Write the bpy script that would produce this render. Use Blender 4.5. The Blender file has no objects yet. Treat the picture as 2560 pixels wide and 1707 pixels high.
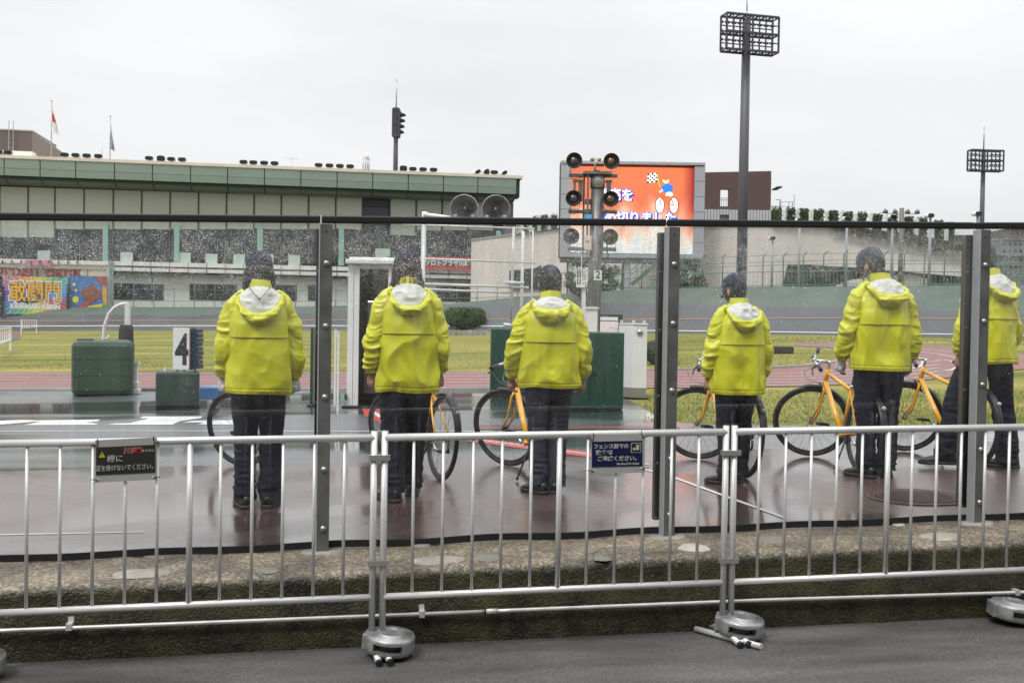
import bpy, math, random
import numpy as np
from mathutils import Vector, Matrix
from mathutils.geometry import tessellate_polygon
random.seed(7); rng = np.random.default_rng(7)
sc = bpy.context.scene
COL = sc.collection
R = math.radians

# ------------------------------------------------------------------ camera
FPX, EYE, SLOPE = 2600.0, 1.302, 0.0228      # focal length in px of a 2560 px wide frame, eye height, cross fall of the yard
PITCH, ROLL, YAW = 0.0196, 0.0162, 0.1712
CF = np.array([math.sin(YAW) * math.cos(PITCH), math.cos(YAW) * math.cos(PITCH), -math.sin(PITCH)])
_r0 = np.array([math.cos(YAW), -math.sin(YAW), 0.0]); _u0 = np.cross(_r0, CF)
CR = _r0 * math.cos(ROLL) + _u0 * math.sin(ROLL); CU = _u0 * math.cos(ROLL) - _r0 * math.sin(ROLL)
CP = np.array([0, 0, EYE])
cam = bpy.data.cameras.new('camera'); camo = bpy.data.objects.new('camera', cam); COL.objects.link(camo)
cam.sensor_width = 36; cam.lens = 36 * FPX / 2560; cam.clip_end = 3000; cam.clip_start = 0.05
camo.matrix_world = Matrix(((CR[0], CU[0], -CF[0], CP[0]), (CR[1], CU[1], -CF[1], CP[1]), (CR[2], CU[2], -CF[2], CP[2]), (0, 0, 0, 1)))
cam.dof.use_dof = True; cam.dof.focus_distance = 6.6; cam.dof.aperture_fstop = 9.0
sc.camera = camo

# ------------------------------------------------------------------ sky, sun, exposure
SUN_EL, SUN_AZ = R(55), R(224)               # azimuth measured from +Y towards +X
w = bpy.data.worlds.new('World'); sc.world = w; w.use_nodes = True
nt = w.node_tree; nt.nodes.clear()
N = nt.nodes.new; L = nt.links.new
out = N('ShaderNodeOutputWorld'); bg = N('ShaderNodeBackground'); bg.inputs['Strength'].default_value = 0.0985
sky = N('ShaderNodeTexSky'); sky.sky_type = 'NISHITA'; sky.sun_disc = False; sky.sun_elevation = SUN_EL; sky.sun_rotation = SUN_AZ
tc = N('ShaderNodeTexCoord'); mp = N('ShaderNodeMapping'); mp.inputs['Scale'].default_value = (1.2, 1.2, 4.5)
nz = N('ShaderNodeTexNoise'); nz.inputs['Scale'].default_value = 1.3; nz.inputs['Detail'].default_value = 5; nz.inputs['Roughness'].default_value = .5
rp = N('ShaderNodeValToRGB'); rp.color_ramp.elements[0].position = .3; rp.color_ramp.elements[0].color = (5.45, 5.6, 5.95, 1)
rp.color_ramp.elements[1].position = .68; rp.color_ramp.elements[1].color = (7.35, 7.35, 7.4, 1)
mx = N('ShaderNodeMix'); mx.data_type = 'RGBA'; mx.inputs[0].default_value = .97
L(tc.outputs['Generated'], mp.inputs[0]); L(mp.outputs[0], nz.inputs[0]); L(nz.outputs[0], rp.inputs[0])
sxyz = N('ShaderNodeSeparateXYZ'); L(tc.outputs['Generated'], sxyz.inputs[0])     # an overcast sky brightens evenly towards the zenith
zc_ = N('ShaderNodeMath'); zc_.operation = 'MAXIMUM'; zc_.inputs[1].default_value = 0; L(sxyz.outputs[2], zc_.inputs[0])
zp = N('ShaderNodeMath'); zp.operation = 'POWER'; zp.inputs[1].default_value = 2.0; L(zc_.outputs[0], zp.inputs[0])
zm = N('ShaderNodeMath'); zm.operation = 'MULTIPLY_ADD'; zm.inputs[1].default_value = 1.8; zm.inputs[2].default_value = .97; L(zp.outputs[0], zm.inputs[0])
vm = N('ShaderNodeVectorMath'); vm.operation = 'SCALE'; L(mx.outputs[2], vm.inputs[0]); L(zm.outputs[0], vm.inputs[3])
L(sky.outputs[0], mx.inputs[6]); L(rp.outputs[0], mx.inputs[7]); L(vm.outputs[0], bg.inputs['Color']); L(bg.outputs[0], out.inputs[0])
sd = bpy.data.lights.new('sun', 'SUN'); sd.energy = 1.5; sd.angle = R(16); sd.color = (1, .975, .94)
so = bpy.data.objects.new('sun', sd); COL.objects.link(so)
sv = Vector((math.sin(SUN_AZ) * math.cos(SUN_EL), math.cos(SUN_AZ) * math.cos(SUN_EL), math.sin(SUN_EL)))
so.rotation_euler = sv.to_track_quat('Z', 'Y').to_euler(); so.location = (0, 0, 40)
sc.view_settings.view_transform = 'Standard'; sc.view_settings.look = 'None'; sc.view_settings.exposure = 0.34; sc.view_settings.gamma = 1.0
sc.view_settings.use_curve_mapping = False
sc.cycles.max_bounces = 8; sc.cycles.transparent_max_bounces = 24; sc.cycles.transmission_bounces = 6
sc.cycles.caustics_reflective = False; sc.cycles.caustics_refractive = False

# ------------------------------------------------------------------ pixel <-> place helpers (pixels of the 2560x1707 photograph)
def ray(x, y): return CF * FPX + CR * (x - 1280) + CU * (853.5 - y)
def gp(x, y, h=0.0):
    d = ray(x, y); t = (EYE - h) / (SLOPE * d[0] - d[2]); return CP + t * d
def yp(x, y, Y):
    d = ray(x, y); return CP + d * (Y / d[1])
def dp(x, y, Z):
    d = ray(x, y); return CP + d * (Z / FPX)
def gz(x, y=0): return SLOPE * x
def proj(P):
    d = np.array(P) - CP; z = d @ CF; return 1280 + FPX * (d @ CR) / z, 853.5 - FPX * (d @ CU) / z
def V(p): return Vector((float(p[0]), float(p[1]), float(p[2])))

# ------------------------------------------------------------------ noise
def _h(i, j, k, s):
    n = (i * 374761393 + j * 668265263 + k * 2147483647 + s * 1274126177) & 0xffffffff
    n = ((n ^ (n >> 13)) * 1274126177) & 0xffffffff
    n = n ^ (n >> 16)
    return (n & 0xffff) / 32767.5 - 1.0
def vn(P, s=0):
    P = np.asarray(P, float); f = np.floor(P); I = f.astype(np.int64); t = P - f; t = t * t * (3 - 2 * t)
    r = 0
    for a in (0, 1):
        for b in (0, 1):
            for c in (0, 1):
                wgt = (t[..., 0] if a else 1 - t[..., 0]) * (t[..., 1] if b else 1 - t[..., 1]) * (t[..., 2] if c else 1 - t[..., 2])
                r = r + wgt * _h(I[..., 0] + a, I[..., 1] + b, I[..., 2] + c, s)
    return r
def fbm(P, s=0, o=3):
    P = np.asarray(P, float); r = 0; a = 1.0
    for i in range(o): r = r + a * vn(P * 2 ** i + 17.3 * i, s + i); a *= .5
    return r / 1.7
def ridge(P, s=0): return 1 - 2.2 * np.abs(vn(P, s))

# ------------------------------------------------------------------ materials
MATS = {}
def mat(name, col, rough=.6, metal=0., var=.0, vscale=4., bump=0., bscale=40., spec=.5, coat=0., col2=None, coords='Object', emit=0., stretch=None, trans=0., ior=1.45, rvar=0., detail=5, crough=.1):
    if name in MATS: return MATS[name]
    m = bpy.data.materials.new(name); m.use_nodes = True; t = m.node_tree; b = t.nodes['Principled BSDF']
    n = t.nodes.new; l = t.links.new
    c4 = (*col, 1)
    b.inputs['Base Color'].default_value = c4; b.inputs['Roughness'].default_value = rough; b.inputs['Metallic'].default_value = metal
    b.inputs['Specular IOR Level'].default_value = spec; b.inputs['Coat Weight'].default_value = coat; b.inputs['Coat Roughness'].default_value = crough
    b.inputs['Transmission Weight'].default_value = trans; b.inputs['IOR'].default_value = ior
    if emit: b.inputs['Emission Color'].default_value = c4; b.inputs['Emission Strength'].default_value = emit
    co = None
    if var or bump or col2 or rvar:
        tcn = n('ShaderNodeTexCoord'); mpn = n('ShaderNodeMapping'); l(tcn.outputs[coords], mpn.inputs[0]); co = mpn.outputs[0]
        if stretch: mpn.inputs['Scale'].default_value = stretch
    if var or col2 or rvar:
        z = n('ShaderNodeTexNoise'); z.inputs['Scale'].default_value = vscale; z.inputs['Detail'].default_value = detail; z.inputs['Roughness'].default_value = .6; l(co, z.inputs[0])
        r = n('ShaderNodeValToRGB'); e = r.color_ramp.elements
        a = col; q = col2 or tuple(min(1, x * (1 + var)) for x in col)
        if not col2: a = tuple(x * (1 - var) for x in col)
        e[0].position = .32; e[0].color = (*a, 1); e[1].position = .68; e[1].color = (*q, 1)
        l(z.outputs[0], r.inputs[0])
        if var or col2: l(r.outputs[0], b.inputs['Base Color'])
        if rvar:
            mr = n('ShaderNodeMapRange'); mr.inputs[1].default_value = .35; mr.inputs[2].default_value = .65
            mr.inputs[3].default_value = max(0.02, rough - rvar); mr.inputs[4].default_value = rough + rvar
            l(z.outputs[0], mr.inputs[0]); l(mr.outputs[0], b.inputs['Roughness'])
    if bump:
        z2 = n('ShaderNodeTexNoise'); z2.inputs['Scale'].default_value = bscale; z2.inputs['Detail'].default_value = 4; l(co, z2.inputs[0])
        bp = n('ShaderNodeBump'); bp.inputs['Strength'].default_value = bump; bp.inputs['Distance'].default_value = .02
        l(z2.outputs[0], bp.inputs['Height']); l(bp.outputs[0], b.inputs['Normal'])
    MATS[name] = m; return m

# ------------------------------------------------------------------ mesh building
class MB:
    def __init__(s): s.v = []; s.f = []; s.sm = []
    def add(s, vs, fs, smooth=False):
        k = len(s.v); s.v.extend([tuple(float(c) for c in p) for p in vs]); s.f.extend([tuple(i + k for i in f) for f in fs]); s.sm.extend([smooth] * len(fs)); return s
    def box(s, x0, x1, y0, y1, z0, z1, M=None):
        vs = [(x0, y0, z0), (x1, y0, z0), (x1, y1, z0), (x0, y1, z0), (x0, y0, z1), (x1, y0, z1), (x1, y1, z1), (x0, y1, z1)]
        if M is not None: vs = [tuple(M @ Vector(p)) for p in vs]
        return s.add(vs, [(0, 3, 2, 1), (4, 5, 6, 7), (0, 1, 5, 4), (1, 2, 6, 5), (2, 3, 7, 6), (3, 0, 4, 7)])
    def hexa(s, b, t):    # bottom and top quads
        return s.add(list(b) + list(t), [(3, 2, 1, 0), (4, 5, 6, 7), (0, 1, 5, 4), (1, 2, 6, 5), (2, 3, 7, 6), (3, 0, 4, 7)])
    def tube(s, pts, r, n=8, cap=True, flat=None, smooth=True, closed=False):
        pts = [Vector([float(c) for c in p]) for p in pts]; m = len(pts)
        rs = r if isinstance(r, (list, tuple)) else [r] * m
        rings = []; up = None
        for i, p in enumerate(pts):
            if closed: d = pts[(i + 1) % m] - pts[i - 1]
            else: d = (pts[min(i + 1, m - 1)] - pts[max(i - 1, 0)])
            d.normalize()
            if up is None:
                up = Vector((0, 0, 1)) if abs(d.z) < .9 else Vector((0, 1, 0))
            a = d.cross(up); a.normalize(); up2 = a.cross(d); up2.normalize(); up = up2
            ra = rs[i]; rb = ra * (flat if flat else 1)
            rings.append([p + a * (ra * math.cos(2 * math.pi * k / n)) + up2 * (rb * math.sin(2 * math.pi * k / n)) for k in range(n)])
        vs = [q for rg in rings for q in rg]; fs = []
        for i in range(m if closed else m - 1):
            j = (i + 1) % m
            for k in range(n): fs.append((i * n + k, i * n + (k + 1) % n, j * n + (k + 1) % n, j * n + k))
        s.add(vs, fs, smooth)
        if cap and not closed:
            k0 = len(s.v) - m * n
            s.f.append(tuple(k0 + k for k in range(n))[::-1]); s.f.append(tuple(k0 + (m - 1) * n + k for k in range(n))); s.sm += [False, False]
        return s
    def bar(s, a, b, wx, M=None, up=(0, 0, 1), wy=None):
        a = Vector([float(c) for c in a]); b = Vector([float(c) for c in b]); d = (b - a).normalized(); u = Vector(up)
        if abs(d.dot(u)) > .95: u = Vector((1, 0, 0))
        s1 = d.cross(u).normalized() * wx / 2; s2 = s1.cross(d).normalized() * (wy or wx) / 2
        return s.hexa([a - s1 - s2, a + s1 - s2, a + s1 + s2, a - s1 + s2], [b - s1 - s2, b + s1 - s2, b + s1 + s2, b - s1 + s2])
    def lathe(s, prof, n=24, M=None, smooth=True):    # prof: (r, z)
        vs = []
        for r, z in prof:
            for k in range(n):
                p = Vector((r * math.cos(2 * math.pi * k / n), r * math.sin(2 * math.pi * k / n), z)); vs.append(M @ p if M is not None else p)
        fs = [(i * n + k, i * n + (k + 1) % n, (i + 1) * n + (k + 1) % n, (i + 1) * n + k) for i in range(len(prof) - 1) for k in range(n)]
        return s.add(vs, fs, smooth)
    def grid(s, A, closed=False, smooth=True, flip=False):    # A [n, m, 3]
        n, m = A.shape[:2]; fs = []
        for i in range(n - 1):
            for k in range(m if closed else m - 1):
                q = (i * m + k, i * m + (k + 1) % m, (i + 1) * m + (k + 1) % m, (i + 1) * m + k); fs.append(q[::-1] if flip else q)
        return s.add(A.reshape(-1, 3).tolist(), fs, smooth)
    def poly(s, pts, rev=False):
        tri = tessellate_polygon([[Vector([float(c) for c in p]) for p in pts]])
        fs = []
        P = [Vector([float(c) for c in p]) for p in pts]
        for t in tri:
            nrm = (P[t[1]] - P[t[0]]).cross(P[t[2]] - P[t[0]])
            fs.append(tuple(t) if (nrm.z >= 0) != rev else tuple(t)[::-1])
        return s.add(P, fs)
    def ico(s, c, r, M=None, n=8, m=6):
        rx, ry, rz = r if isinstance(r, (tuple, list)) else (r, r, r); vs = []; fs = []
        for i in range(m + 1):
            for k in range(n):
                th = math.pi * i / m; ph = 2 * math.pi * k / n
                p = Vector((c[0] + rx * math.sin(th) * math.cos(ph), c[1] + ry * math.sin(th) * math.sin(ph), c[2] + rz * math.cos(th))); vs.append(M @ p if M is not None else p)
        fs = [(i * n + k, (i + 1) * n + k, (i + 1) * n + (k + 1) % n, i * n + (k + 1) % n) for i in range(m) for k in range(n)]
        return s.add(vs, fs, True)
    def mesh(s, name, m):
        me = bpy.data.meshes.new(name); me.from_pydata(s.v, [], s.f); me.polygons.foreach_set('use_smooth', s.sm)
        if m: me.materials.append(m)
        me.update(); return me
    def build(s, name, m, parent=None, **kw):
        o = bpy.data.objects.new(name, s.mesh(name, m)); COL.objects.link(o)
        if parent is not None: o.parent = parent; o.location = -parent.location if kw.get('world', True) and not kw.get('local') else (0, 0, 0)
        if kw.get('local'): o.location = (0, 0, 0)
        if kw.get('label'): o['label'] = kw['label']
        if kw.get('kind'): o['kind'] = kw['kind']
        if kw.get('bevel'):
            bv = o.modifiers.new('bevel', 'BEVEL'); bv.width = kw['bevel']; bv.segments = 2; bv.limit_method = 'ANGLE'
        return o
def tag(o, label, cat, group=None):
    o['label'] = label; o['category'] = cat
    if group: o['group'] = group
    return o
def struct(o): o['kind'] = 'structure'; return o
def thing(name, label, cat, loc=(0, 0, 0), group=None, rz=0):
    o = bpy.data.objects.new(name, None); COL.objects.link(o); o.location = V(loc); o.rotation_euler = (0, 0, rz); o.empty_display_size = .1
    return tag(o, label, cat, group)
def text_mesh(s, body, size, bold=0., align='CENTER', sx=1.0, shear=0.):
    cu = bpy.data.curves.new('writing', 'FONT'); cu.body = body; cu.size = size; cu.offset = bold; cu.align_x = align; cu.align_y = 'CENTER'; cu.resolution_u = 3; cu.shear = shear
    o = bpy.data.objects.new('writing', cu); COL.objects.link(o); dg = bpy.context.evaluated_depsgraph_get()
    me = bpy.data.meshes.new_from_object(o.evaluated_get(dg)); bpy.data.objects.remove(o); 
    vs = [(v.co.x * sx, v.co.y) for v in me.vertices]; fs = [tuple(p.vertices) for p in me.polygons]; bpy.data.meshes.remove(me)
    return vs, fs
def put_text(name, body, size, origin, ex, ez, m, parent, bold=0., align='CENTER', sx=1., off=.0, local=False, shear=0., fit=None):
    vs, fs = text_mesh(None, body, size, bold, align, sx, shear); ex = Vector(ex); ez = Vector(ez); nrm = ex.cross(ez)
    if fit and vs:
        xs = [v[0] for v in text_mesh(None, body, size, 0, align, sx, shear)[0]]; k = fit / (max(xs) - min(xs)); vs = [(x * k, y) for x, y in vs]
    mb = MB(); mb.add([Vector(V(origin)) + ex * x + ez * y + nrm * off for x, y in vs], fs)
    return mb.build(name, m, parent, local=local)

# ================================================================== materials used all over
M_steel = mat('galvanised_steel', (.42, .43, .42), .42, .75, var=.12, vscale=6, rvar=.12)
M_alu = mat('painted_aluminium', (.70, .70, .68), .38, .35, var=.05, vscale=9, coat=.25)
M_post = mat('dull_zinc_post', (.125, .127, .12), .5, .2, var=.22, vscale=5, rvar=.12)
M_postside = M_post
M_bolt = mat('zinc_bolt', (.35, .36, .35), .35, .8)
M_rubber = mat('black_rubber', (.012, .012, .013), .5)
M_black = mat('black_plastic', (.02, .02, .022), .4)
M_white = mat('white_paint', (.78, .78, .76), .4, var=.05, vscale=3)
M_whitemetal = mat('white_enamel_pipe', (.74, .74, .72), .3, coat=.4)
M_greenpost = mat('green_painted_steel', (.09, .22, .17), .5)
M_palegreen = mat('pale_green_paint', (.26, .46, .39), .6)
M_darkgrey = mat('dark_grey_steel', (.055, .055, .065), .55)

def asphalt(name, a, b, rough, scale=1.2, wet=.06, bump=.25, spec=.5, puddle=(.42, .6), stretch=(1, 1, 1), grain=130):
    """Wet paving: grainy colour, sheets of standing water where the noise is high."""
    m = bpy.data.materials.new(name); m.use_nodes = True; t = m.node_tree; n = t.nodes.new; l = t.links.new; bs = t.nodes['Principled BSDF']
    tcn = n('ShaderNodeTexCoord'); mpn = n('ShaderNodeMapping'); mpn.inputs['Scale'].default_value = stretch; l(tcn.outputs['Object'], mpn.inputs[0])
    z = n('ShaderNodeTexNoise'); z.inputs['Scale'].default_value = scale; z.inputs['Detail'].default_value = 6; l(mpn.outputs[0], z.inputs[0])
    g = n('ShaderNodeTexNoise'); g.inputs['Scale'].default_value = grain; g.inputs['Detail'].default_value = 3; l(tcn.outputs['Object'], g.inputs[0])
    cr = n('ShaderNodeValToRGB'); cr.color_ramp.elements[0].position = .3; cr.color_ramp.elements[0].color = (*a, 1); cr.color_ramp.elements[1].position = .7; cr.color_ramp.elements[1].color = (*b, 1)
    l(z.outputs[0], cr.inputs[0])
    mg = n('ShaderNodeMix'); mg.data_type = 'RGBA'; mg.blend_type = 'MULTIPLY'; mg.inputs[0].default_value = .6
    cg = n('ShaderNodeMapRange'); cg.inputs[1].default_value = .3; cg.inputs[2].default_value = .7; cg.inputs[3].default_value = .5; cg.inputs[4].default_value = 1.5; l(g.outputs[0], cg.inputs[0])
    l(cr.outputs[0], mg.inputs[6]); l(cg.outputs[0], mg.inputs[7]); l(mg.outputs[2], bs.inputs['Base Color'])
    pr = n('ShaderNodeMapRange'); pr.inputs[1].default_value = puddle[0]; pr.inputs[2].default_value = puddle[1]; pr.inputs[3].default_value = rough; pr.inputs[4].default_value = wet
    z3 = n('ShaderNodeTexNoise'); z3.inputs['Scale'].default_value = scale * .6; z3.inputs['Detail'].default_value = 4; z3.inputs['Distortion'].default_value = .4; l(mpn.outputs[0], z3.inputs[0])
    l(z3.outputs[0], pr.inputs[0]); l(pr.outputs[0], bs.inputs['Roughness'])
    bp = n('ShaderNodeBump'); bp.inputs['Distance'].default_value = .003; l(g.outputs[0], bp.inputs['Height'])
    bm = n('ShaderNodeMapRange'); bm.inputs[1].default_value = puddle[0]; bm.inputs[2].default_value = puddle[1]; bm.inputs[3].default_value = bump; bm.inputs[4].default_value = bump * .12; l(z3.outputs[0], bm.inputs[0]); l(bm.outputs[0], bp.inputs['Strength'])
    l(bp.outputs[0], bs.inputs['Normal']); bs.inputs['Specular IOR Level'].default_value = spec; bs.inputs['Coat Weight'].default_value = 1.0 if spec >= 1 else 0; bs.inputs['Coat Roughness'].default_value = .27; bs.inputs['Coat IOR'].default_value = 1.55
    if spec >= 1:
        cm = n('ShaderNodeMapRange'); cm.inputs[1].default_value = puddle[0] + .04; cm.inputs[2].default_value = puddle[1]; cm.inputs[3].default_value = .34; cm.inputs[4].default_value = wet * .5; l(z3.outputs[0], cm.inputs[0]); l(cm.outputs[0], bs.inputs['Coat Roughness'])
    MATS[name] = m; return m
M_yard = asphalt('wet_brown_surfacing', (.080, .042, .039), (.110, .058, .054), .42, scale=.9, wet=.22, bump=.10, spec=1.0, puddle=(.38, .55))
M_yard2 = asphalt('wet_grey_asphalt', (.038, .043, .048), (.072, .078, .084), .42, scale=.45, wet=.10, bump=.12, spec=1.0, puddle=(.40, .58), stretch=(.5, 1.6, 1))
M_road = asphalt('damp_road_asphalt', (.050, .048, .045), (.130, .127, .122), .62, scale=2.2, wet=.30, bump=1.0, spec=.4, puddle=(.52, .66), stretch=(.5, 2, 1), grain=70)

# ================================================================== the ground
def roadz(x): return -.372 + .0105 * x
mb = MB(); mb.add([(-60, -30, -.372 - .63), (60, -30, -.372 + .63), (60, 5.36, -.372 + .63), (-60, 5.36, -.372 - .63)], [(0, 1, 2, 3)])
struct(mb.build('road', M_road))
mb = MB(); gx = 700
mb.add([(-gx, 6.5, SLOPE * -gx - .03), (gx, 6.5, SLOPE * gx - .03), (gx, 1200, SLOPE * gx - .03), (-gx, 1200, SLOPE * -gx - .03)], [(0, 1, 2, 3)])
struct(mb.build('ground', mat('bare_ground', (.05, .055, .045), .8, var=.2)))

YK, YE = 5.35, 5.985
def sheet(name, pts, h, m, kind='structure', parent=None):
    """pts are pixels of points lying on the yard plane; h is the height above it"""
    mb = MB(); P = [gp(x, y) for x, y in pts]; mb.poly([(p[0], p[1], p[2] + h) for p in P]); o = mb.build(name, m, parent)
    if kind: o['kind'] = kind
    return o
# yard: near part brown surfacing, far part grey asphalt
mb = MB(); yx0, yx1 = -9.0, 14.0
A = np.zeros((24, 60, 3))
for i, yv in enumerate(np.linspace(YE, 9.55, 24)):
    for k, xv in enumerate(np.linspace(yx0, yx1, 60)): A[i, k] = (xv, yv, gz(xv))
mb.grid(A, smooth=True); struct(mb.build('yard', M_yard))
far_edge = [(-400, 978), (700, 976), (1480, 975), (1545, 985), (1600, 1015), (1640, 1040), (1700, 1056), (1800, 1062), (2100, 1065), (2560, 1066), (2900, 1067)]
FE = [gp(x, y) for x, y in far_edge]
near = [(yx1, 9.55, gz(yx1)), (yx0 - 3, 9.55, gz(yx0 - 3))]
mb = MB(); mb.poly([tuple(p) for p in FE] + near)
struct(mb.build('asphalt_yard', M_yard2))
# little drainage curb on the far edge of the yard
def ribbon(pts, wdt, h, thick=None):
    mb = MB(); P = [np.array(p) for p in pts]
    for i in range(len(P)):
        pass
    L_, R_ = [], []
    for i, p in enumerate(P):
        d = P[min(i + 1, len(P) - 1)] - P[max(i - 1, 0)]; nn = np.array([-d[1], d[0], 0]); nn = nn / (np.linalg.norm(nn) + 1e-9) * wdt / 2
        L_.append(p + nn); R_.append(p - nn)
    for a in (L_, R_):
        for i in range(len(a)): a[i] = (a[i][0], a[i][1], gz(a[i][0]) + h)
    n = len(P)
    if thick:
        vs = L_ + R_ + [(q[0], q[1], q[2] - thick) for q in L_] + [(q[0], q[1], q[2] - thick) for q in R_]
        fs = [(i, i + n, i + n + 1, i + 1) for i in range(n - 1)] + [(i, i + 1, i + 1 + 2 * n, i + 2 * n) for i in range(n - 1)] + [(i + n, i + 3 * n, i + 1 + 3 * n, i + 1 + n) for i in range(n - 1)] + [(0, 2 * n, 3 * n, n), (n - 1, 2 * n - 1, 4 * n - 1, 3 * n - 1)]
        mb.add(vs, fs)
    else: mb.add(L_ + R_, [(i + n, i + n + 1, i + 1, i) for i in range(n - 1)])
    return mb
M_kerbpale = mat('pale_kerb_concrete', (.36, .36, .34), .6, var=.2, vscale=2)
struct(ribbon([gp(x, y) for x, y in far_edge[:4]], .14, .05, .06).build('yard_kerb', M_kerbpale))

# infield
M_grass = mat('lawn', (.10, .13, .024), .9, col2=(.33, .285, .085), vscale=.32, bump=.6, bscale=22, spec=.15, stretch=(.28, 1, 1), detail=7)
M_track = mat('red_running_track', (.235, .085, .075), .42, var=.16, vscale=.7, spec=.5, rvar=.14, stretch=(.4, 1, 1))
M_line = mat('white_line_paint', (.66, .66, .64), .35, var=.08, vscale=3, spec=.6)
mb = MB(); mb.poly([tuple(np.array(gp(x, y)) + [0, 0, -.016]) for x, y in [(-600, 979), (700, 978), (1480, 978), (1545, 988), (1600, 1018), (1640, 1043), (1700, 1059), (1800, 1065), (2100, 1068), (2560, 1069), (2900, 1070), (2900, 848), (2560, 846), (2100, 838), (1600, 832), (1300, 826), (700, 825), (-200, 826), (-600, 830)]])
struct(mb.build('lawn', M_grass))
sheet('running_track', [(-500, 931), (300, 930), (1300, 928), (1920, 922), (2010, 917), (2085, 907), (2150, 899), (2168, 889), (2150, 879), (2065, 868), (1985, 865), (1990, 856), (2120, 856), (2250, 859), (2400, 866), (2560, 885), (2800, 900), (2800, 905), (2560, 922), (2480, 930), (2400, 940), (2280, 953), (2150, 960), (2000, 965), (1700, 968), (1300, 970), (300, 974), (-500, 976)], 0.0, M_track)
lanes = MB()
for k in range(6):
    yl = 934 + k * 7.4; pts = [(-500, yl + 2), (300, yl + 1), (900, yl), (1500, yl - 1.5), (1750, yl - 3.2)]
    t = k / 5.0
    pts += [(2000, 926 + 36 * t), (2150, 914 + 42 * t), (2260, 903 + 44 * t), (2350, 893 + 44 * t)] if k else [(1920, 924)]
    b = ribbon([gp(*q) for q in pts], .07, .006); lanes.add(b.v, b.f)
for pts in ([(2165, 868), (2260, 875), (2340, 884), (2410, 897)], [(2060, 860), (2160, 862), (2260, 868), (2380, 880)]):
    b = ribbon([gp(*q) for q in pts], .08, .006); lanes.add(b.v, b.f)
for cx, cy, rx, ry in ((2262, 907, 46, 16), (2352, 914, 42, 14)):
    b = ribbon([gp(cx + rx * math.cos(a), cy - ry * math.sin(a)) for a in np.linspace(-1.5, 1.9, 14)], .09, .009); lanes.add(b.v, b.f)
struct(lanes.build('track_lane_lines', M_line))
struct(ribbon([gp(x, y) for x, y in [(1480, 929), (1925, 921), (2012, 916), (2087, 906), (2152, 898.5), (2170, 889), (2152, 878), (2065, 867), (1990, 864)]], .12, .05, .06).build('track_kerb', M_kerbpale))

# painted marks on the yard
def mark(name, pts, m, h=.004): return sheet(name, pts, h, m)
mark('road_marking', [(-60, 1056), (0, 1052), (60, 1049.5), (95, 1051), (250, 1049), (246, 1053), (215, 1057), (247, 1059), (235, 1062.5), (60, 1063), (105, 1053), (0, 1062), (-60, 1066)], M_line)
mark('road_marking', [(348, 1046), (358, 1041), (509, 1041), (500, 1046), (450, 1053), (430, 1062), (265, 1062.5), (290, 1058.5), (325, 1058), (372, 1046)], M_line)
mark('road_marking', [(495, 1061), (510, 1056), (455, 1057), (480, 1052), (640, 1050), (640, 1062)], M_line)
for pts, wd in (([(-200, 1080), (300, 1077), (700, 1078), (1400, 1079)], .05), ([(-300, 1335), (0, 1337), (360, 1330)], .018), ([(1560, 1159), (1680, 1192), (1965, 1296)], .035)):
    o = struct(ribbon([gp(*q) for q in pts], wd, .004).build('painted_line', M_line))
M_redline = mat('red_line_paint', (.50, .075, .06), .35, spec=.6)
struct(ribbon([gp(*q) for q in [(1190, 1100), (1330, 1118), (1530, 1144), (1575, 1151)]], .26, .004).build('red_band', M_redline))
struct(ribbon([gp(*q) for q in [(1190, 1100), (1330, 1118), (1530, 1144), (1620, 1162)]], .035, .008).build('painted_line', M_line))
mark('red_band', [(905, 1022), (955, 1022), (960, 1062), (930, 1048), (912, 1040)], M_redline, .005)
struct(ribbon([gp(*q) for q in [(926, 1026), (962, 1050)]], .07, .009).build('painted_line', M_line))
mark('red_band', [(1190, 1062), (1700, 1066), (1700, 1072), (1190, 1074)], mat('faded_red_paint', (.16, .07, .06), .3, spec=.6), .005)

# grass tufts: geometry that roughens the lawn
def tufts(n, x0, x1, y0, y1, hmin, hmax, seed):
    g = np.random.default_rng(seed); vs = []; fs = []
    for i in range(n):
        yy = y0 + (y1 - y0) * g.random() ** 1.0; P = gp(x0 + (x1 - x0) * g.random(), yy); k = len(vs)
        hh = g.uniform(hmin, hmax); wd = hh * .9
        for a in range(3):
            th = g.random() * 6.28; dx, dy = math.cos(th) * wd, math.sin(th) * wd; lx, ly = g.normal(0, .4, 2) * hh
            b = len(vs); vs += [(P[0] - dx * .5, P[1] - dy * .5, P[2] - .02), (P[0] + dx * .5, P[1] + dy * .5, P[2] - .02), (P[0] + lx, P[1] + ly, P[2] + hh)]; fs.append((b, b + 1, b + 2))
    return vs, fs
M_tuft = mat('grass_blades', (.15, .17, .03), .8, col2=(.30, .27, .075), vscale=.7, spec=.2, stretch=(.4, 1, 1))
mb = MB()
for a in ((7000, -60, 1640, 838, 922, .008, .022, 1), (2500, 1500, 2180, 862, 920, .012, .03, 2), (5000, 1610, 2620, 972, 1058, .006, .018, 3), (2500, 1560, 2620, 840, 856, .02, .05, 4)):
    v, f = tufts(*a); mb.add(v, f)
o = mb.build('grass', M_tuft); o['kind'] = 'stuff'

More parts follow.
